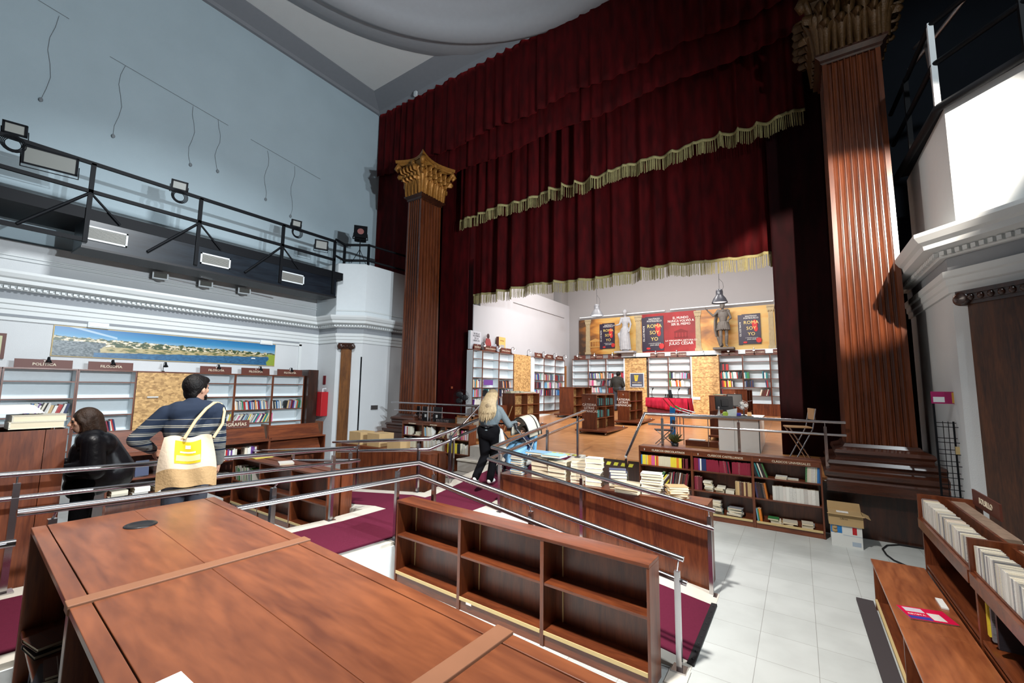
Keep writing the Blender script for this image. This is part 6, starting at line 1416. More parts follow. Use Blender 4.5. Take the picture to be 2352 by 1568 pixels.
def fig(name, label, origin, fwd, J, top, pants, skin='skin', voxel=.008, headf=(0,1,0), headup=(0,0,1), hs=1.0, hands=((0,0,-1),(0,0,-1)), curls=(.6,.6), palms=((1,0,0),(-1,0,0)), shoes='shoe', torso=1.0, arms=1.0, legs=1.0, sleeves=True, tmat_extra=None, cat='person', grp=None, loose=0., belt=None):
    X = frame_(origin, fwd); t = bpy.data.objects.new(name,None); COL.objects.link(t); t.matrix_basis = X; t.rotation_mode = 'XYZ'; tag(t,label,cat,grp)
    g = {k: V(v) for k,v in J.items()}
    body = MB()
    body.caps(g['neck']-V((0,0,.06)), g['head']-V((0,0,.06)), .055, .05)
    P, R3 = head(body, g['head'], headf, headup, hs)
    def torso_(b, e):
        b.caps(g['hipL']*.6+g['hipR']*.4+V((0,0,.02)), g['hipR']*.6+g['hipL']*.4+V((0,0,.02)), .115+e, .115+e, 16)
        b.ball(g['waist'],.125+e,16,12,(1.08*torso,.82,1.1)); b.ball(g['chest'],.15+e,16,12,(1.12*torso,.78,1.15))
        b.caps(g['waist'],g['chest'],.112+e,.13+e,16); b.caps(g['shL']*.75+g['shR']*.25, g['shR']*.75+g['shL']*.25,.085+e,.085+e,14)
        b.caps(g['chest']+V((0,0,.05)),g['neck']-V((0,0,.02)),.09+e,.06+e,12)
    torso_(body,-.012)
    for s in 'LR':
        body.caps(g['sh'+s],g['el'+s],.046*arms,.038*arms); body.caps(g['el'+s],g['wr'+s],.038*arms,.025*arms)
        i = 0 if s == 'L' else 1; hand(body,g['wr'+s],hands[i],(1 if s == 'L' else -1),palms[i],curls[i])
        body.caps(g['hip'+s],g['kn'+s],.080*legs,.052*legs); body.caps(g['kn'+s],g['an'+s],.052*legs,.036*legs)
    bo = body.build('body',skin,t,world=False,remesh=voxel,smoothit=2)
    b = MB(); torso_(b,.014+loose)
    for s in 'LR':
        b.caps(g['sh'+s],g['el'+s],.062*arms+loose,.055*arms+loose*.7); b.caps(g['el'+s],g['el'+s].lerp(g['wr'+s],.93),.054*arms+loose*.7,.040*arms+loose*.3)
    to = b.build('sweater' if top != 'leather' else 'jacket',top,t,world=False,remesh=.012,smoothit=2)
    b = MB()
    b.caps(g['hipL']+V((0,0,.05)),g['hipR']+V((0,0,.05)),.112*legs,.112*legs,14); b.caps(g['hipL'].lerp(g['hipR'],.3),g['hipL'].lerp(g['hipR'],.7),.13*legs,.13*legs,14)
    for s in 'LR':
        b.caps(g['hip'+s],g['kn'+s],.098*legs,.070*legs,14); b.caps(g['kn'+s],g['an'+s],.070*legs,.058*legs,14)
    b.build('trousers',pants,t,world=False,remesh=.012,smoothit=2)
    for s in 'LR':
        a = g['an'+s]; toe = g['toe'+s]; d = (toe-a); b = MB(); heel = a-V((d.x,d.y,0)).normalized()*.04+V((0,0,-.035))
        b.caps(heel,a.lerp(toe,.5)+V((0,0,-.012)),.036,.040); b.caps(a.lerp(toe,.5)+V((0,0,-.014)),toe,.042,.032); b.caps(a,heel+V((0,0,.01)),.044,.036)
        b.build('shoe',shoes,t,world=False,remesh=.01,smoothit=1)
    if belt:
        c = (g['hipL']+g['hipR'])/2+V((0,0,.13)); MB().lathe([(.150,0),(.154,.0),(.154,.035),(.150,.035)],c,28).build('belt',belt,t,world=False)
    return t, P, R3, g
def eyes(t,P,s=1.0,lips=True):
    b = MB()
    for k in (-1,1): b.ball(P(k*.031,.079,.012),.0115*s,8,6)
    b.build('eye','eye',t,world=False)
    if lips: MB().caps(P(-.015,.092,-.055),P(.015,.092,-.055),.0065*s,.0065*s,8).build('lips','lips',t,world=False)

# --- man in the striped sweater with the tote bag
O1 = (-4.68,1.66,.515)
J = dict(head=(.02,.05,1.675), neck=(.0,.0,1.545), shL=(-.185,-.01,1.455), shR=(.185,-.02,1.475), elL=(-.375,.0,1.235), wrL=(-.27,.20,1.12), elR=(.215,-.04,1.18), wrR=(.235,.06,.985),
    chest=(0,-.01,1.32), waist=(0,0,1.10), hipL=(-.085,0,.93), hipR=(.085,0,.93), knL=(-.09,.03,.49), knR=(.09,.02,.49), anL=(-.09,-.01,.085), anR=(.10,-.01,.085), toeL=(-.11,.15,.04), toeR=(.13,.15,.04))
t, P, R3, g = fig('person','man in navy sweater with cream stripes, tote bag on his right shoulder',O1,(-.95,.34),J,'stripe','denim',headf=(.72,.69,-.02),hands=((.2,.8,-.4),(.1,.55,-.75)),palms=((1,0,0),(-1,.2,0)),torso=1.06,arms=1.1,loose=.010,shoes='rubber')
eyes(t,P)
b = MB(); b.ball(P(0,-.028,.040),.106,18,12,(.86,1.0,1.0),R3); b.ball(P(0,.02,.085),.075,14,10,(1,1.15,.62),R3); b.ball(P(0,-.062,-.03),.072,14,10,(1.0,.62,1.05),R3)
for k in (-1,1): b.ball(P(k*.07,-.012,.03),.034,8,6,(.5,1.1,1.3),R3)
b.build('hair','hairdark',t,world=False,remesh=.008,smoothit=2)
b = MB()
for k in (-1,1): b.caps(P(k*.05,.045,-.065),P(k*.02,.075,-.098),.019,.017,8)
b.build('beard','hairdark',t,world=False,remesh=.006)
b = MB().tube([(.075*cos(a*pi/10), -.005+.072*sin(a*pi/10), 1.535+.012*cos(a*pi/5)-(.02 if sin(a*pi/10) > .6 else 0)) for a in range(21)],.019,8); b.build('collar','collar',t,world=False,remesh=.007,smoothit=1)
MB().lathe([(.034,0),(.037,0),(.037,.012),(.034,.012)],g['wrR']+V((-.004,-.012,.012)),16,(-.05,-.4,1)).build('bracelet','chrome',t,world=False)
# tote bag: separate thing hanging on him
X = frame_(O1,(-.95,.34)); tb = bpy.data.objects.new('tote_bag',None); COL.objects.link(tb); tb.matrix_basis = X @ M4.Translation((.05,-.25,.80)); tag(tb,'cream and brown tote bag with yellow print, hanging from the striped man','bag')
def bagpt(u,v,side):
    w = .165+.045*(1-v)**1.2+.02*sin(v*pi); x = -.02+(u-.5)*2*w-.02*v; z = .86+.41*v-.045*abs(2*u-1)**3*(1-v)+.012*sin(u*9)
    th = .055*(1-v**2)*(1-(2*u-1)**4)+.006
    return X @ V((x+.03, -.245+side*th*(-1)-.02*(1-v)+.010*sin(u*13+v*4), z))
def bagmesh(v0,v1,grow=0.):
    b = MB()
    for sd in (1,-1): b.grid(lambda u,v: (lambda p: p+(X.to_3x3() @ V((0,-grow*sd,0))))(bagpt(u,v0+(v1-v0)*v,sd)),26,12)
    return b
bagmesh(0,.36).build('kraft_base',flat('brown kraft fabric',(.42,.27,.13),.85,noise=.15,nscale=25,bump=.4,bscale=50),tb)
bagmesh(.36,1).build('cream_panel',flat('cream canvas bag',(.62,.50,.37),.9,noise=.05,bump=.3,bscale=30),tb)
b = MB(); b.grid(lambda u,v: bagpt(.24+.52*u+.04*(1-v)*(1-2*u), .47+.44*v, 1)+X.to_3x3() @ V((0,-.003,0)),16,10); b.build('yellow_print',flat('yellow print ink',(.62,.41,.008),.7),tb)
b = MB(); b.grid(lambda u,v: bagpt(.30+.42*u, .52+.11*v, 1)+X.to_3x3() @ V((0,-.0045,0)),16,3)
b.build('print_lettering',flat('pale yellow ink',(.80,.66,.22),.7),tb)
b = MB(); b.grid(lambda u,v: bagpt(.50+.14*(u-.5)*sqrt(max(0,1-(2*v-1)**2)) if False else .50+.10*(u-.5), .77+.07*v, 1)+X.to_3x3() @ V((0,-.0045,0)),6,4); b.grid(lambda u,v: bagpt(.36+.28*u, .68+.03*v, 1)+X.to_3x3() @ V((0,-.0045,0)),8,2); b.build('print_emblem',MT['collar'],tb)
def strap(pts,w=.013): 
    b = MB(); P_ = [X @ V(p) for p in pts]
    b.tube(P_,w,8); return b
strap([(-.04,-.27,1.25),(.03,-.20,1.40),(.10,-.13,1.50),(.155,-.06,1.548),(.19,.02,1.545),(.215,.08,1.50),(.21,.10,1.3),(.17,.0,1.15)]).build('strap',flat('strap canvas',(.55,.42,.24),.9),tb)
strap([(.17,-.20,1.24),(.235,-.135,1.36),(.245,-.08,1.47),(.215,-.03,1.535),(.19,.02,1.545)],.012).build('strap',bpy.data.materials['strap canvas'],tb)

# --- woman in black leather jacket, in profile
O2 = (-6.20,1.30,.32)
J = dict(head=(0,.055,1.515), neck=(0,-.01,1.385), shL=(-.165,-.02,1.315), shR=(.165,-.02,1.315), elL=(-.235,-.02,1.07), wrL=(-.10,.19,1.06), elR=(.235,-.03,1.07), wrR=(.12,.20,1.09),
    chest=(0,-.03,1.19), waist=(0,-.01,1.0), hipL=(-.08,0,.85), hipR=(.08,0,.85), knL=(-.085,.02,.45), knR=(.085,-.02,.45), anL=(-.09,0,.08), anR=(.09,-.04,.08), toeL=(-.10,.14,.035), toeR=(.10,.10,.035))
t, P, R3, g = fig('person','brown-haired woman in black leather jacket holding a book, seen in profile',O2,(-.16,-.98),J,'leather','blackcloth',headf=(.0,1,-.12),hands=((.75,.5,.25),(-.6,.7,.2)),palms=((0,.1,1),(0,-1,.2)),curls=(.7,.9),torso=1.02,loose=.03,shoes='rubber')
eyes(t,P)
b = MB(); b.ball(P(0,-.030,.035),.112,18,12,(.9,1.0,1.0),R3)
for k in (-1,1):
    b.caps(P(k*.060,-.02,.05),P(k*.085,-.045,-.09),.040,.042); b.caps(P(k*.05,.035,.075),P(k*.085,.02,.01),.026,.028); b.caps(P(k*.085,.0,.0),P(k*.075,-.01,-.14),.026,.030)
b.caps(P(0,-.08,.03),P(0,-.10,-.12),.075,.075); b.caps(P(-.05,-.08,0),P(-.06,-.095,-.13),.05,.045); b.caps(P(.05,-.08,0),P(.06,-.095,-.13),.05,.045)
b.build('hair','hairbrown',t,world=False,remesh=.010,smoothit=2)
b = MB()   # the jacket hangs wide at the back
b.caps((-.10,-.10,1.28),(.10,-.10,1.28),.12,.12); b.caps((0,-.10,1.25),(0,-.20,.98),.15,.20); b.caps((0,-.16,1.05),(0,-.29,.90),.17,.10); b.caps((0,.0,1.0),(0,-.1,.9),.17,.16)
for k in (-1,1): b.caps((k*.18,-.03,1.31),(k*.25,-.06,1.04),.085,.095); b.caps((k*.25,-.05,1.06),(k*.16,.10,1.05),.09,.065); b.caps((k*.10,-.02,1.38),(k*.14,.05,1.25),.035,.04)
b.build('jacket_back','leather',t,world=False,remesh=.014,smoothit=12)
X2 = frame_(O2,(-.16,-.98)); bkt = thing('held_book','open pale book held by the woman in the black jacket','book',X2 @ V((0,.25,1.10)))
b = MB(); b.X = X2 @ M4.Translation((-.06,.27,1.15)) @ M4.Rotation(-.35,4,'Y') @ M4.Rotation(-.5,4,'X'); b.box(-.10,.05,-.012,.012,-.11,.11); b.build('pages','paper',bkt)
b = MB(); b.X = X2 @ M4.Translation((-.06,.27,1.15)) @ M4.Rotation(-.35,4,'Y') @ M4.Rotation(-.5,4,'X'); b.box(-.103,-.10,-.014,.014,-.112,.112); b.box(-.10,.05,-.016,-.012,-.112,.112); b.build('cover',flat('greenish cover',(.45,.5,.38),.4,noise=.6,nscale=12),bkt)

# --- woman with long blond hair pushing the stroller up the ramp
O3 = (-4.60,6.14,.545)
J = dict(head=(.05,.06,1.515), neck=(.03,.05,1.385), shL=(-.155,.03,1.30), shR=(.175,.06,1.29), elL=(-.19,.18,1.07), wrL=(.02,.46,1.03), elR=(.33,.14,1.03), wrR=(.38,.42,1.05),
    chest=(.02,.03,1.18), waist=(0,.0,1.02), hipL=(-.085,-.02,.88), hipR=(.09,-.02,.88), knL=(-.06,-.02,.48), knR=(.06,.13,.47), anL=(-.10,-.34,.19), anR=(.02,.05,.085), toeL=(-.09,-.24,.05), toeR=(.04,.20,.04))
t, P, R3, g = fig('person','woman with long blond hair in grey knit sweater pushing a stroller',O3,(-.30,.95),J,'knit','blackcloth',headf=(.1,1,-.25),hands=((.35,.9,-.1),(.0,1,-.1)),palms=((0,0,-1),(0,0,-1)),curls=(1.0,1.0),torso=.98,arms=1.0,loose=.008,belt='plastic',legs=1.12)
eyes(t,P)
b = MB(); b.ball(P(0,-.028,.035),.110,18,12,(.9,1.0,1.0),R3); rr = random.Random(5)
b.caps(P(0,-.06,.02),V((.03,-.08,1.34)),.088,.125); b.caps(V((.03,-.08,1.36)),V((.0,-.11,1.20)),.13,.085)
b.build('hair','hairblond',t,world=False,remesh=.012,smoothit=3)
b = MB()
for k in range(130):
    a = rr.uniform(-1.35,1.35); p0 = P(sin(a)*.07,-.05-.05*cos(a)*.6,.09-abs(a)*.05); L = rr.uniform(.16,.36)-.05*abs(a); e_ = rr.uniform(-.03,.03)
    x0 = .02+sin(a)*.145; y0 = -.075-.085*cos(a)
    p0 = P(sin(a)*.045,-.01-.02*cos(a),.118); pm = P(sin(a)*.105,-.03-.10*cos(a),.045)
    b.tube([p0,pm,V((x0*.9+.01,y0-.02,1.43)),V((x0*1.05+e_*.4,y0-.035,1.30)),V((x0*.9+e_,y0-.05,1.30-L*.35)),V((x0*.7+e_*1.3-.01,y0-.05,1.42-L))],[.010,.014,.014,.014,.011,.003],5)
b.build('hair_strands',flat('blond strands',(.34,.26,.15),.5,noise=.5,nscale=30),t,world=False)
# stroller
X3 = M4.Translation((-4.42,6.92,stz(7)*0+.615)) @ M4.Rotation(-.18,4,'Z') @ M4.Rotation(.12,4,'X')
st = bpy.data.objects.new('stroller',None); COL.objects.link(st); st.matrix_basis = X3; tag(st,'cream and blue baby stroller with black wheels on the ramp','stroller')
def sb(nm,m,b,**k): return b.build(nm,m,st,world=False,**k)
for k,(x,y,r_) in enumerate(((-.26,-.25,.125),(.26,-.25,.125),(-.22,.42,.085),(.22,.42,.085))):
    w = MB(); w.lathe([(r_-.03,-.02),(r_,-.018),(r_,.018),(r_-.03,.02),(r_-.03,-.02)],(x,y,r_),22,(1,0,0)); wo = sb('wheel','rubber',w)
    w = MB().lathe([(.001,-.02),(.03,-.015),(.03,.015),(.001,.02)],(x,y,r_),12,(1,0,0))
    for a in range(6): w.tube([(x,y,r_),(x,y+(r_-.03)*cos(a*1.047),r_+(r_-.03)*sin(a*1.047))],.006,5)
    w.build('hub','plastic',wo,world=False)
b = MB()
for k in (-1,1):
    b.tube([(k*.24,.42,.10),(k*.24,.10,.50),(k*.23,-.30,.98),(k*.22,-.40,1.03)],.013,8); b.tube([(k*.24,-.25,.13),(k*.24,.10,.52),(k*.22,.20,.62)],.012,8)
b.tube([(-.24,-.25,.13),(.24,-.25,.13)],.01,6).tube([(-.22,.42,.1),(.22,.42,.1)],.01,6); sb('frame','chrome',b)
b = MB()
for k in (-1,1): b.caps((k*.22,-.40,1.03),(k*.16,-.46,1.03),.018,.018)
b.tube([(-.22,-.41,1.03),(.22,-.41,1.03)],.014,8); sb('handlebar','rubber',b)
b = MB().grid(lambda u,v: (.23*cos(pi*u)*(1-.06*sin(pi*v)), .12+.30*sin(pi*.62*v-.2)*1.0, .70+.40*sin(pi*u)*.9*cos(.55*(v-.4))), 22, 14)
sb('hood',flat('cream stroller fabric',(.60,.55,.44),.85,noise=.06,bump=.4,bscale=20),b,solid=.02)
b = MB(); 
for v in (.0,.5,1.0): b.tube([((.235*cos(pi*u/14)), .12+.30*sin(pi*.62*v-.2), .70+.405*sin(pi*u/14)*.9*cos(.55*(v-.4))) for u in range(15)],.012,6)
sb('hood_piping','plastic',b)
sb('seat',flat('sky blue fabric',(.16,.38,.60),.8),MB().hexa([(-.19,-.12,.40),(.19,-.12,.40),(.19,.30,.33),(-.19,.30,.33)],[(-.19,-.10,.50),(.19,-.10,.50),(.19,.28,.43),(-.19,.28,.43)]).hexa([(-.19,.22,.40),(.19,.22,.40),(.19,.30,.40),(-.19,.30,.40)],[(-.17,.36,.86),(.17,.36,.86),(.17,.43,.86),(-.17,.43,.86)]),bevel=.03)
sb('footmuff',flat('sky blue cover',(.20,.42,.62),.8,noise=.2,nscale=8),MB().caps((-.08,-.02,.52),(-.08,-.22,.42),.12,.10).caps((.08,-.02,.52),(.08,-.22,.42),.12,.10).caps((0,-.2,.42),(0,-.26,.30),.13,.09),remesh=.015,smoothit=2)
sb('bumper_bar','plastic',MB().tube([(-.22,.18,.62),(-.20,-.06,.66),(0,-.12,.67),(.20,-.06,.66),(.22,.18,.62)],.02,8))
sb('basket',flat('grey basket',(.40,.39,.36),.85),MB().caps((-.15,-.1,.28),(-.15,.22,.26),.09,.08).caps((.15,-.1,.28),(.15,.22,.26),.09,.08).caps((0,-.1,.27),(0,.22,.25),.10,.09),remesh=.02,smoothit=2)
sb('cup_holder','plastic',MB().lathe([(.03,0),(.035,.1),(.03,.1),(.02,.0)],(.26,-.30,.93),14))
hb = MB().caps((-.17,-.46,.93),(-.12,-.50,.62),.07,.13).caps((.02,-.48,.90),(.02,-.50,.62),.06,.12).ball((-.05,-.50,.58),.16,14,10,(1.25,.6,.95)); 
hbo = hb.build('shoulder_bag',flat('pale grey quilted bag',(.50,.51,.48),.8,noise=.1,bump=.5,bscale=15),None,remesh=.015,smoothit=2)
hbo.matrix_basis = X3 @ M4.Translation(hbo.location) ; tag(hbo,'pale grey changing bag hanging from the stroller handle','bag')
# baby
bb = bpy.data.objects.new('person',None); COL.objects.link(bb); bb.matrix_basis = X3 @ M4.Translation((0,.16,.46)); tag(bb,'baby in dark clothes sitting in the stroller under the hood','person')
b = MB(); P, R3 = head(b,(0,.02,.30),(0,-1,.2),(0,.2,1),.85); b.caps((0,.03,.20),(0,.03,.10),.045,.07)
for k in (-1,1): b.caps((k*.08,.02,.17),(k*.12,-.08,.12),.03,.022); b.ball((k*.12,-.10,.12),.024,8,6); b.caps((k*.05,.0,.03),(k*.07,-.16,.06),.05,.035)
b.build('body','skin',bb,world=False,remesh=.008,smoothit=2); eyes(bb,P,.85)
MB().ball(P(0,-.02,.04),.094,14,10,(.88,1.0,1.0),R3).build('hair','hairbrown',bb,world=False)
b = MB().caps((0,.04,.16),(0,.04,.06),.085,.10)
for k in (-1,1): b.caps((k*.08,.02,.17),(k*.118,-.07,.125),.04,.032); b.caps((k*.05,.0,.03),(k*.07,-.15,.06),.06,.048)
b.build('romper',flat('navy baby suit',(.02,.03,.08),.8,noise=.3,nscale=15),bb,world=False,remesh=.012,smoothit=2)

# --- man at the back of the stage
O4 = (-6.22,17.08,stz(17.1))
J = dict(head=(0,.16,1.475), neck=(0,.05,1.37), shL=(-.185,.02,1.30), shR=(.185,.02,1.30), elL=(-.26,.05,1.04), wrL=(-.12,.24,.98), elR=(.26,.05,1.04), wrR=(.12,.24,.98),
    chest=(0,.0,1.17), waist=(0,0,1.0), hipL=(-.085,0,.88), hipR=(.085,0,.88), knL=(-.09,.02,.46), knR=(.09,.02,.46), anL=(-.09,0,.08), anR=(.09,0,.08), toeL=(-.1,.14,.035), toeR=(.1,.14,.035))
t, P, R3, g = fig('person','man in a dark jacket reading with bowed head at the back bookcases',O4,(.05,1),J,flat('dark olive jacket',(.025,.024,.020),.8),'denim',voxel=.012,headf=(0,.8,-.6),hands=((.7,.7,0),(-.7,.7,0)),palms=((0,0,1),(0,0,1)),loose=.02,torso=1.05,shoes='rubber')
MB().ball(P(0,-.03,.03),.108,14,10,(.86,1.0,1.0),R3).build('hair','hairdark',t,world=False)

# ================================================================== STATUES
def statue(label, o, fwd, J, mat, H, extra, skirt=None):
    X = frame_(o,fwd) @ M4.Scale(H,4); g = {k:V(v) for k,v in J.items()}; b = MB()
    t = bpy.data.objects.new('statue',None); COL.objects.link(t); t.matrix_basis = M4.Translation(V(o)); tag(t,label,'statue')
    b.X = X
    b.caps(g['neck']-V((0,0,.06)),g['head']-V((0,0,.05)),.05,.045); head(b,g['head'],g['look'],(0,0,1),1.0)
    b.ball(g['waist'],.12,14,10,(1.05,.8,1.1)); b.ball(g['chest'],.145,14,10,(1.1,.8,1.1)); b.caps(g['waist'],g['chest'],.11,.13); b.caps(g['shL'],g['shR'],.065,.065); b.caps(g['hipL'],g['hipR'],.11,.11); b.caps((g['hipL']+g['hipR'])/2,g['waist'],.12,.11)
    for s in 'LR':
        b.caps(g['sh'+s],g['el'+s],.052,.040); b.caps(g['el'+s],g['wr'+s],.040,.027); hand(b,g['wr'+s],g['hd'+s],(1 if s=='L' else -1),(0,0,1),.4,1.1)
        b.caps(g['hip'+s],g['kn'+s],.085,.055); b.caps(g['kn'+s],g['an'+s],.058,.036); b.caps(g['an'+s],g['toe'+s],.038,.030)
    extra(b,g)
    bo = MB(); bo.v, bo.f, bo.m, bo.sm = b.v, b.f, b.m, b.sm
    bo.build('figure',mat,t,remesh=.011*H,smoothit=1)
    return t, X
def ex1(b,g):     # draped goddess
    rr = random.Random(2)
    for k in range(16):
        a = 2*pi*k/16; r0,r1 = .13,.20
        b.tube([(r0*cos(a),r0*.8*sin(a),.98),(r1*.85*cos(a)+.02,r1*.7*sin(a),.55),(r1*cos(a+.12),r1*.8*sin(a+.12),.05)],[.035,.045,.04],7)
    b.caps((0,0,.95),(0,0,.15),.14,.19); 
    for k in range(9): b.tube([(-.16+.02*k,-.10-.012*k,1.32-.04*k),(.05,-.16,1.05-.03*k),(.20,-.10,.92-.05*k),(.24,.02,.70-.06*k)],.022,6)
    b.caps((.26,-.02,.72),(.16,-.04,.30),.07,.05); b.caps((-.10,-.02,1.40),(-.05,-.13,1.15),.06,.06)
    b.ball(g['head']+V((0,0,.05)),.11,12,8,(.95,1.05,.9)); b.ball(g['head']+V((0,-.02,.12)),.06,10,8); b.ball(g['head']+V((.0,-.10,.02)),.055,10,8)
J = dict(head=(.0,.03,1.60), look=(-.3,1,0), neck=(0,0,1.47), shL=(-.15,0,1.38), shR=(.15,0,1.38), elL=(-.23,.02,1.12), wrL=(-.20,.12,.90), elR=(.22,.05,1.14), wrR=(.34,.18,1.08), hdL=(.2,.4,-.8), hdR=(.7,.5,-.1), chest=(0,0,1.24), waist=(0,0,1.06), hipL=(-.08,0,.90), hipR=(.08,0,.90), knL=(-.09,.04,.48), knR=(.11,.07,.50), anL=(-.09,0,.09), anR=(.12,.02,.09), toeL=(-.12,.12,.05), toeR=(.14,.14,.05))
MT['palestone'] = flat('pale plaster stone', (.33,.33,.34), .7, noise=.25, nscale=7, bump=.4, bscale=20)
MT['darkstone'] = flat('brown grey stone', (.13,.115,.10), .7, noise=.35, nscale=7, bump=.5, bscale=20)
t, X = statue('pale draped statue of a woman standing on the ledge before the banner',(-5.93,17.35,3.80),(.15,-1),J,'palestone',1.00,ex1)
MB().box(-6.36,-5.53,17.15,17.56,3.72,3.80).build('plinth','palestone',t,bevel=.01)
def ex2(b,g):    # soldier: cuirass, skirt, cloak
    b.ball(g['chest']+V((0,.02,0)),.165,14,10,(1.1,.8,1.15)); b.caps(g['waist'],g['chest'],.135,.15)
    for k in range(18):
        a = 2*pi*k/18; b.tube([(.15*cos(a),.12*sin(a),.98),(.19*cos(a),.16*sin(a),.84),(.215*cos(a),.18*sin(a),.66)],[.03,.034,.028],6)
    for k in range(7): b.tube([(.16+.012*k,-.12,1.42),(.24+.01*k,-.14+.02*k,1.05),(.22+.015*k,-.12+.03*k,.70),(.20+.01*k,-.10+.02*k,.42)],.03,6)
    b.tube([(-.17,.02,1.45),(0,.12,1.40),(.18,.0,1.45)],.04,8); b.ball(g['head']+V((0,-.02,.035)),.105,12,8,(.9,1,.95))
    for s in 'LR': b.caps(g['kn'+s]+V((0,0,-.05)),g['an'+s]+V((0,0,.08)),.064,.05)
    b.caps((.20,-.02,.38),(.10,-.10,.10),.05,.08)
J = dict(head=(.01,.03,1.60), look=(.5,1,.1), neck=(0,0,1.47), shL=(-.18,0,1.40), shR=(.18,0,1.40), elL=(.25,0,0), wrL=(0,0,0), elR=(-.36,.06,1.30), wrR=(0,0,0), hdL=(0,.6,-.5), hdR=(-.3,.3,1), chest=(0,0,1.25), waist=(0,0,1.06), hipL=(-.09,0,.90), hipR=(.09,0,.90), knL=(-.10,.02,.50), knR=(.10,.08,.50), anL=(-.08,-.04,.09), anR=(.10,.03,.09), toeL=(-.12,.08,.05), toeR=(.13,.15,.05))
J['elR'] = (.33,.10,1.22); J['wrR'] = (.52,.16,1.42); J['hdR'] = (.5,.2,.6); J['elL'] = (-.26,-.02,1.13); J['wrL'] = (-.17,.14,1.02)
t, X = statue('dark stone statue of a Roman soldier raising an arm before the banner',(-2.20,17.35,3.80),(.1,-1),J,'darkstone',.97,ex2)
MB().box(-2.56,-1.86,17.15,17.56,3.72,3.80).build('plinth','darkstone',t,bevel=.01)
# ================================================================== turn the recorded books into objects
cam_p = V((0,0,CAMH))
def sz(b):
    c = b[0].translation; d = (c-cam_p); dep = d.dot(f2)
    if dep < .2: return 1e-9
    px = F_PX*d.dot(r3)/dep; py = F_PX*d.dot(u3)/dep
    if abs(px) > 1230 or abs(py) > 830: return 1e-9
    return b[1][2]*b[1][0]/dep**2
BOOKS.sort(key=sz, reverse=True)
BOOKS = [b for b in BOOKS if sz(b) > 1e-8]
NI = 300
first = None
cnt = {}
for b in BOOKS[:NI]:
    M, (t_,d_,h_), col, (where,k), G = b
    o = bpy.data.objects.new('book', BOOKMESH); COL.objects.link(o); o.matrix_world = M
    rr = random.Random(hash((round(M.translation.x,3),round(M.translation.y,3)))&0xffff)
    sc_ = rr.uniform(.72,1.1)
    o.color = (*[min(1,c*sc_) for c in PAL[col]],1)
    if k is None: lab = 'book, '+where
    elif k >= 0: lab = '%s book, %s from left, %s'%(col, ORD[k], where)
    else: lab = '%s flat book, %s from bottom, %s'%(col, ORD[-1-k], where)
    o['label'] = lab; o['category'] = 'book'; o['group'] = G
rest = BOOKS[NI:]
if rest:
    b = MB(); cols = []
    for M,(t_,d_,h_),col,_,G in rest:
        for pl in BOOKMESH.polygons:
            vs = [M @ BOOKMESH.vertices[i].co for i in pl.vertices]; b.add(vs,[tuple(range(4))]); cols += [PAL[col] if pl.material_index == 0 else (.66,.58,.42)]*4
    o = b.build('distant_books','coverv'); at = o.data.color_attributes.new('Col','FLOAT_COLOR','CORNER')
    flatc = []
    for c in cols: flatc += [*c,1]
    at.data.foreach_set('color', flatc)
    tag(o,'small far books filling the bookcases along the stage walls and behind','books'); o['kind'] = 'stuff'
print('BOOKS', len(BOOKS))
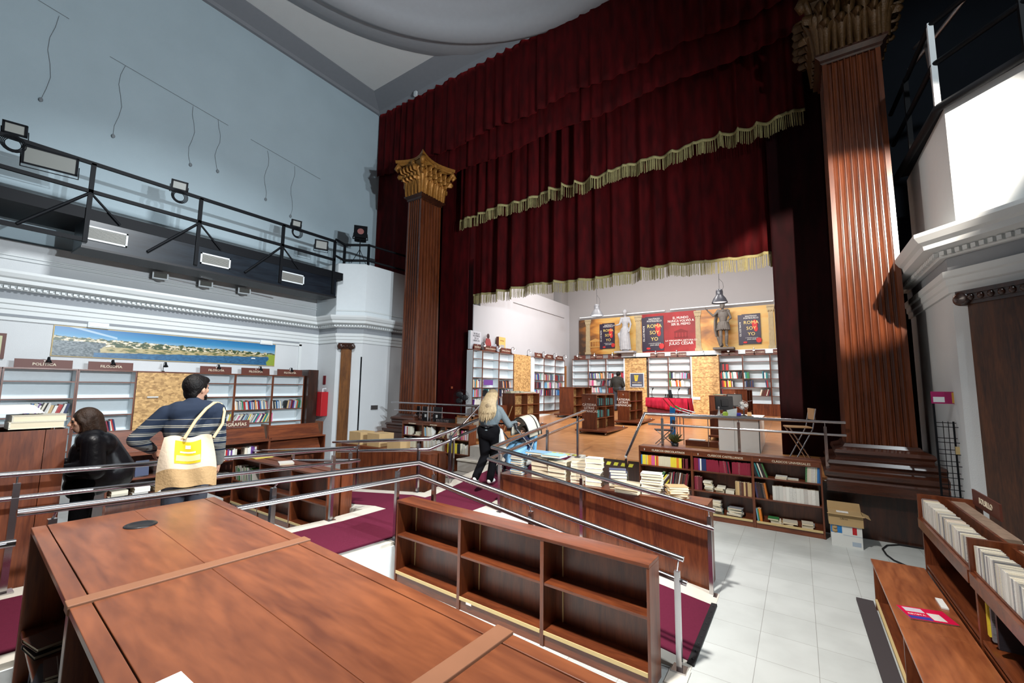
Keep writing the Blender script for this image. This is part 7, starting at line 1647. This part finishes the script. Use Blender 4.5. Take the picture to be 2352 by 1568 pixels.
# ================================================================== LIGHT
def area(name, loc, target, size, power, col=(1,1,1), sy=None, spread=None):
    d = bpy.data.lights.new(name,'AREA'); d.energy = power; d.color = col; d.size = size
    if sy: d.shape = 'RECTANGLE'; d.size_y = sy
    if spread: d.spread = spread
    o = bpy.data.objects.new(name,d); COL.objects.link(o); o.location = loc
    o.rotation_euler = (V(target)-V(loc)).to_track_quat('-Z','Y').to_euler(); return o
def spot(name, loc, target, power, ang, col=(1,1,1), blend=.6, rad=.08):
    d = bpy.data.lights.new(name,'SPOT'); d.energy = power; d.color = col; d.spot_size = radians(ang); d.spot_blend = blend; d.shadow_soft_size = rad
    o = bpy.data.objects.new(name,d); COL.objects.link(o); o.location = loc
    o.rotation_euler = (V(target)-V(loc)).to_track_quat('-Z','Y').to_euler(); return o
def point(name, loc, power, col=(1,1,1), rad=.1):
    d = bpy.data.lights.new(name,'POINT'); d.energy = power; d.color = col; d.shadow_soft_size = rad
    o = bpy.data.objects.new(name,d); COL.objects.link(o); o.location = loc; return o
SC.world = bpy.data.worlds.new('world'); SC.world.use_nodes = True
SC.world.node_tree.nodes['Background'].inputs[0].default_value = (.5,.55,.6,1); SC.world.node_tree.nodes['Background'].inputs[1].default_value = .0
# round wall lamps of the right-hand wall (twins of the left ones)
spot('wall_lamp_light', (3.35,3.4,4.75), (-12,3.5,5.8), 2900, 116, (.86,.94,1), .8, .10)
spot('wall_lamp_light', (3.35,4.6,4.75), (-12.7,6.5,4.8), 1900, 114, (.86,.94,1), .8, .10)
# overhead fill lights, added out of view above the hall
area('overhead_fill', (-2.2,.4,9.6), (-2.6,3.5,0), .5, 385, (1,.95,.90), spread=radians(76))
area('overhead_fill', (-5.5,3,8.2), (-12.4,3.8,1.0), .6, 230, (.93,.97,1), spread=radians(95))  # added to brighten the left wall and its shelves
# flood on the right catwalk, flood of the left catwalk
spot('catwalk_flood', (2.5,4.4,7.7), (1.9,7.6,5.2), 260, 130, (.88,.96,1), .4, .05)
spot('catwalk_flood', (2.55,2.2,6.95), (.75,8.8,4.7), 7500, 27, (1,.88,.76), .35, .05)
spot('catwalk_flood', (-11.2,1.4,6.3), (.7,8.8,4.5), 1500, 20, (1,.86,.74), .6, .08)
# stage
for x in (-6.6,-3.9,-1.3):
    area('stage_fill', (x,14.0,7.9), (x,14.6,0), .9, 170, (1,.96,.94))
area('stage_fill', (-3.9,11.5,5.6), (-4.3,17.4,2.2), 5.2, 480, (1,.97,.96), .25)  # added out of view behind the lower fringe to light the shelves frontally
SC.view_settings.view_transform = 'Standard'; SC.view_settings.look = 'None'; SC.view_settings.gamma = 1; SC.view_settings.use_curve_mapping = False
SC.view_settings.exposure = 0.0
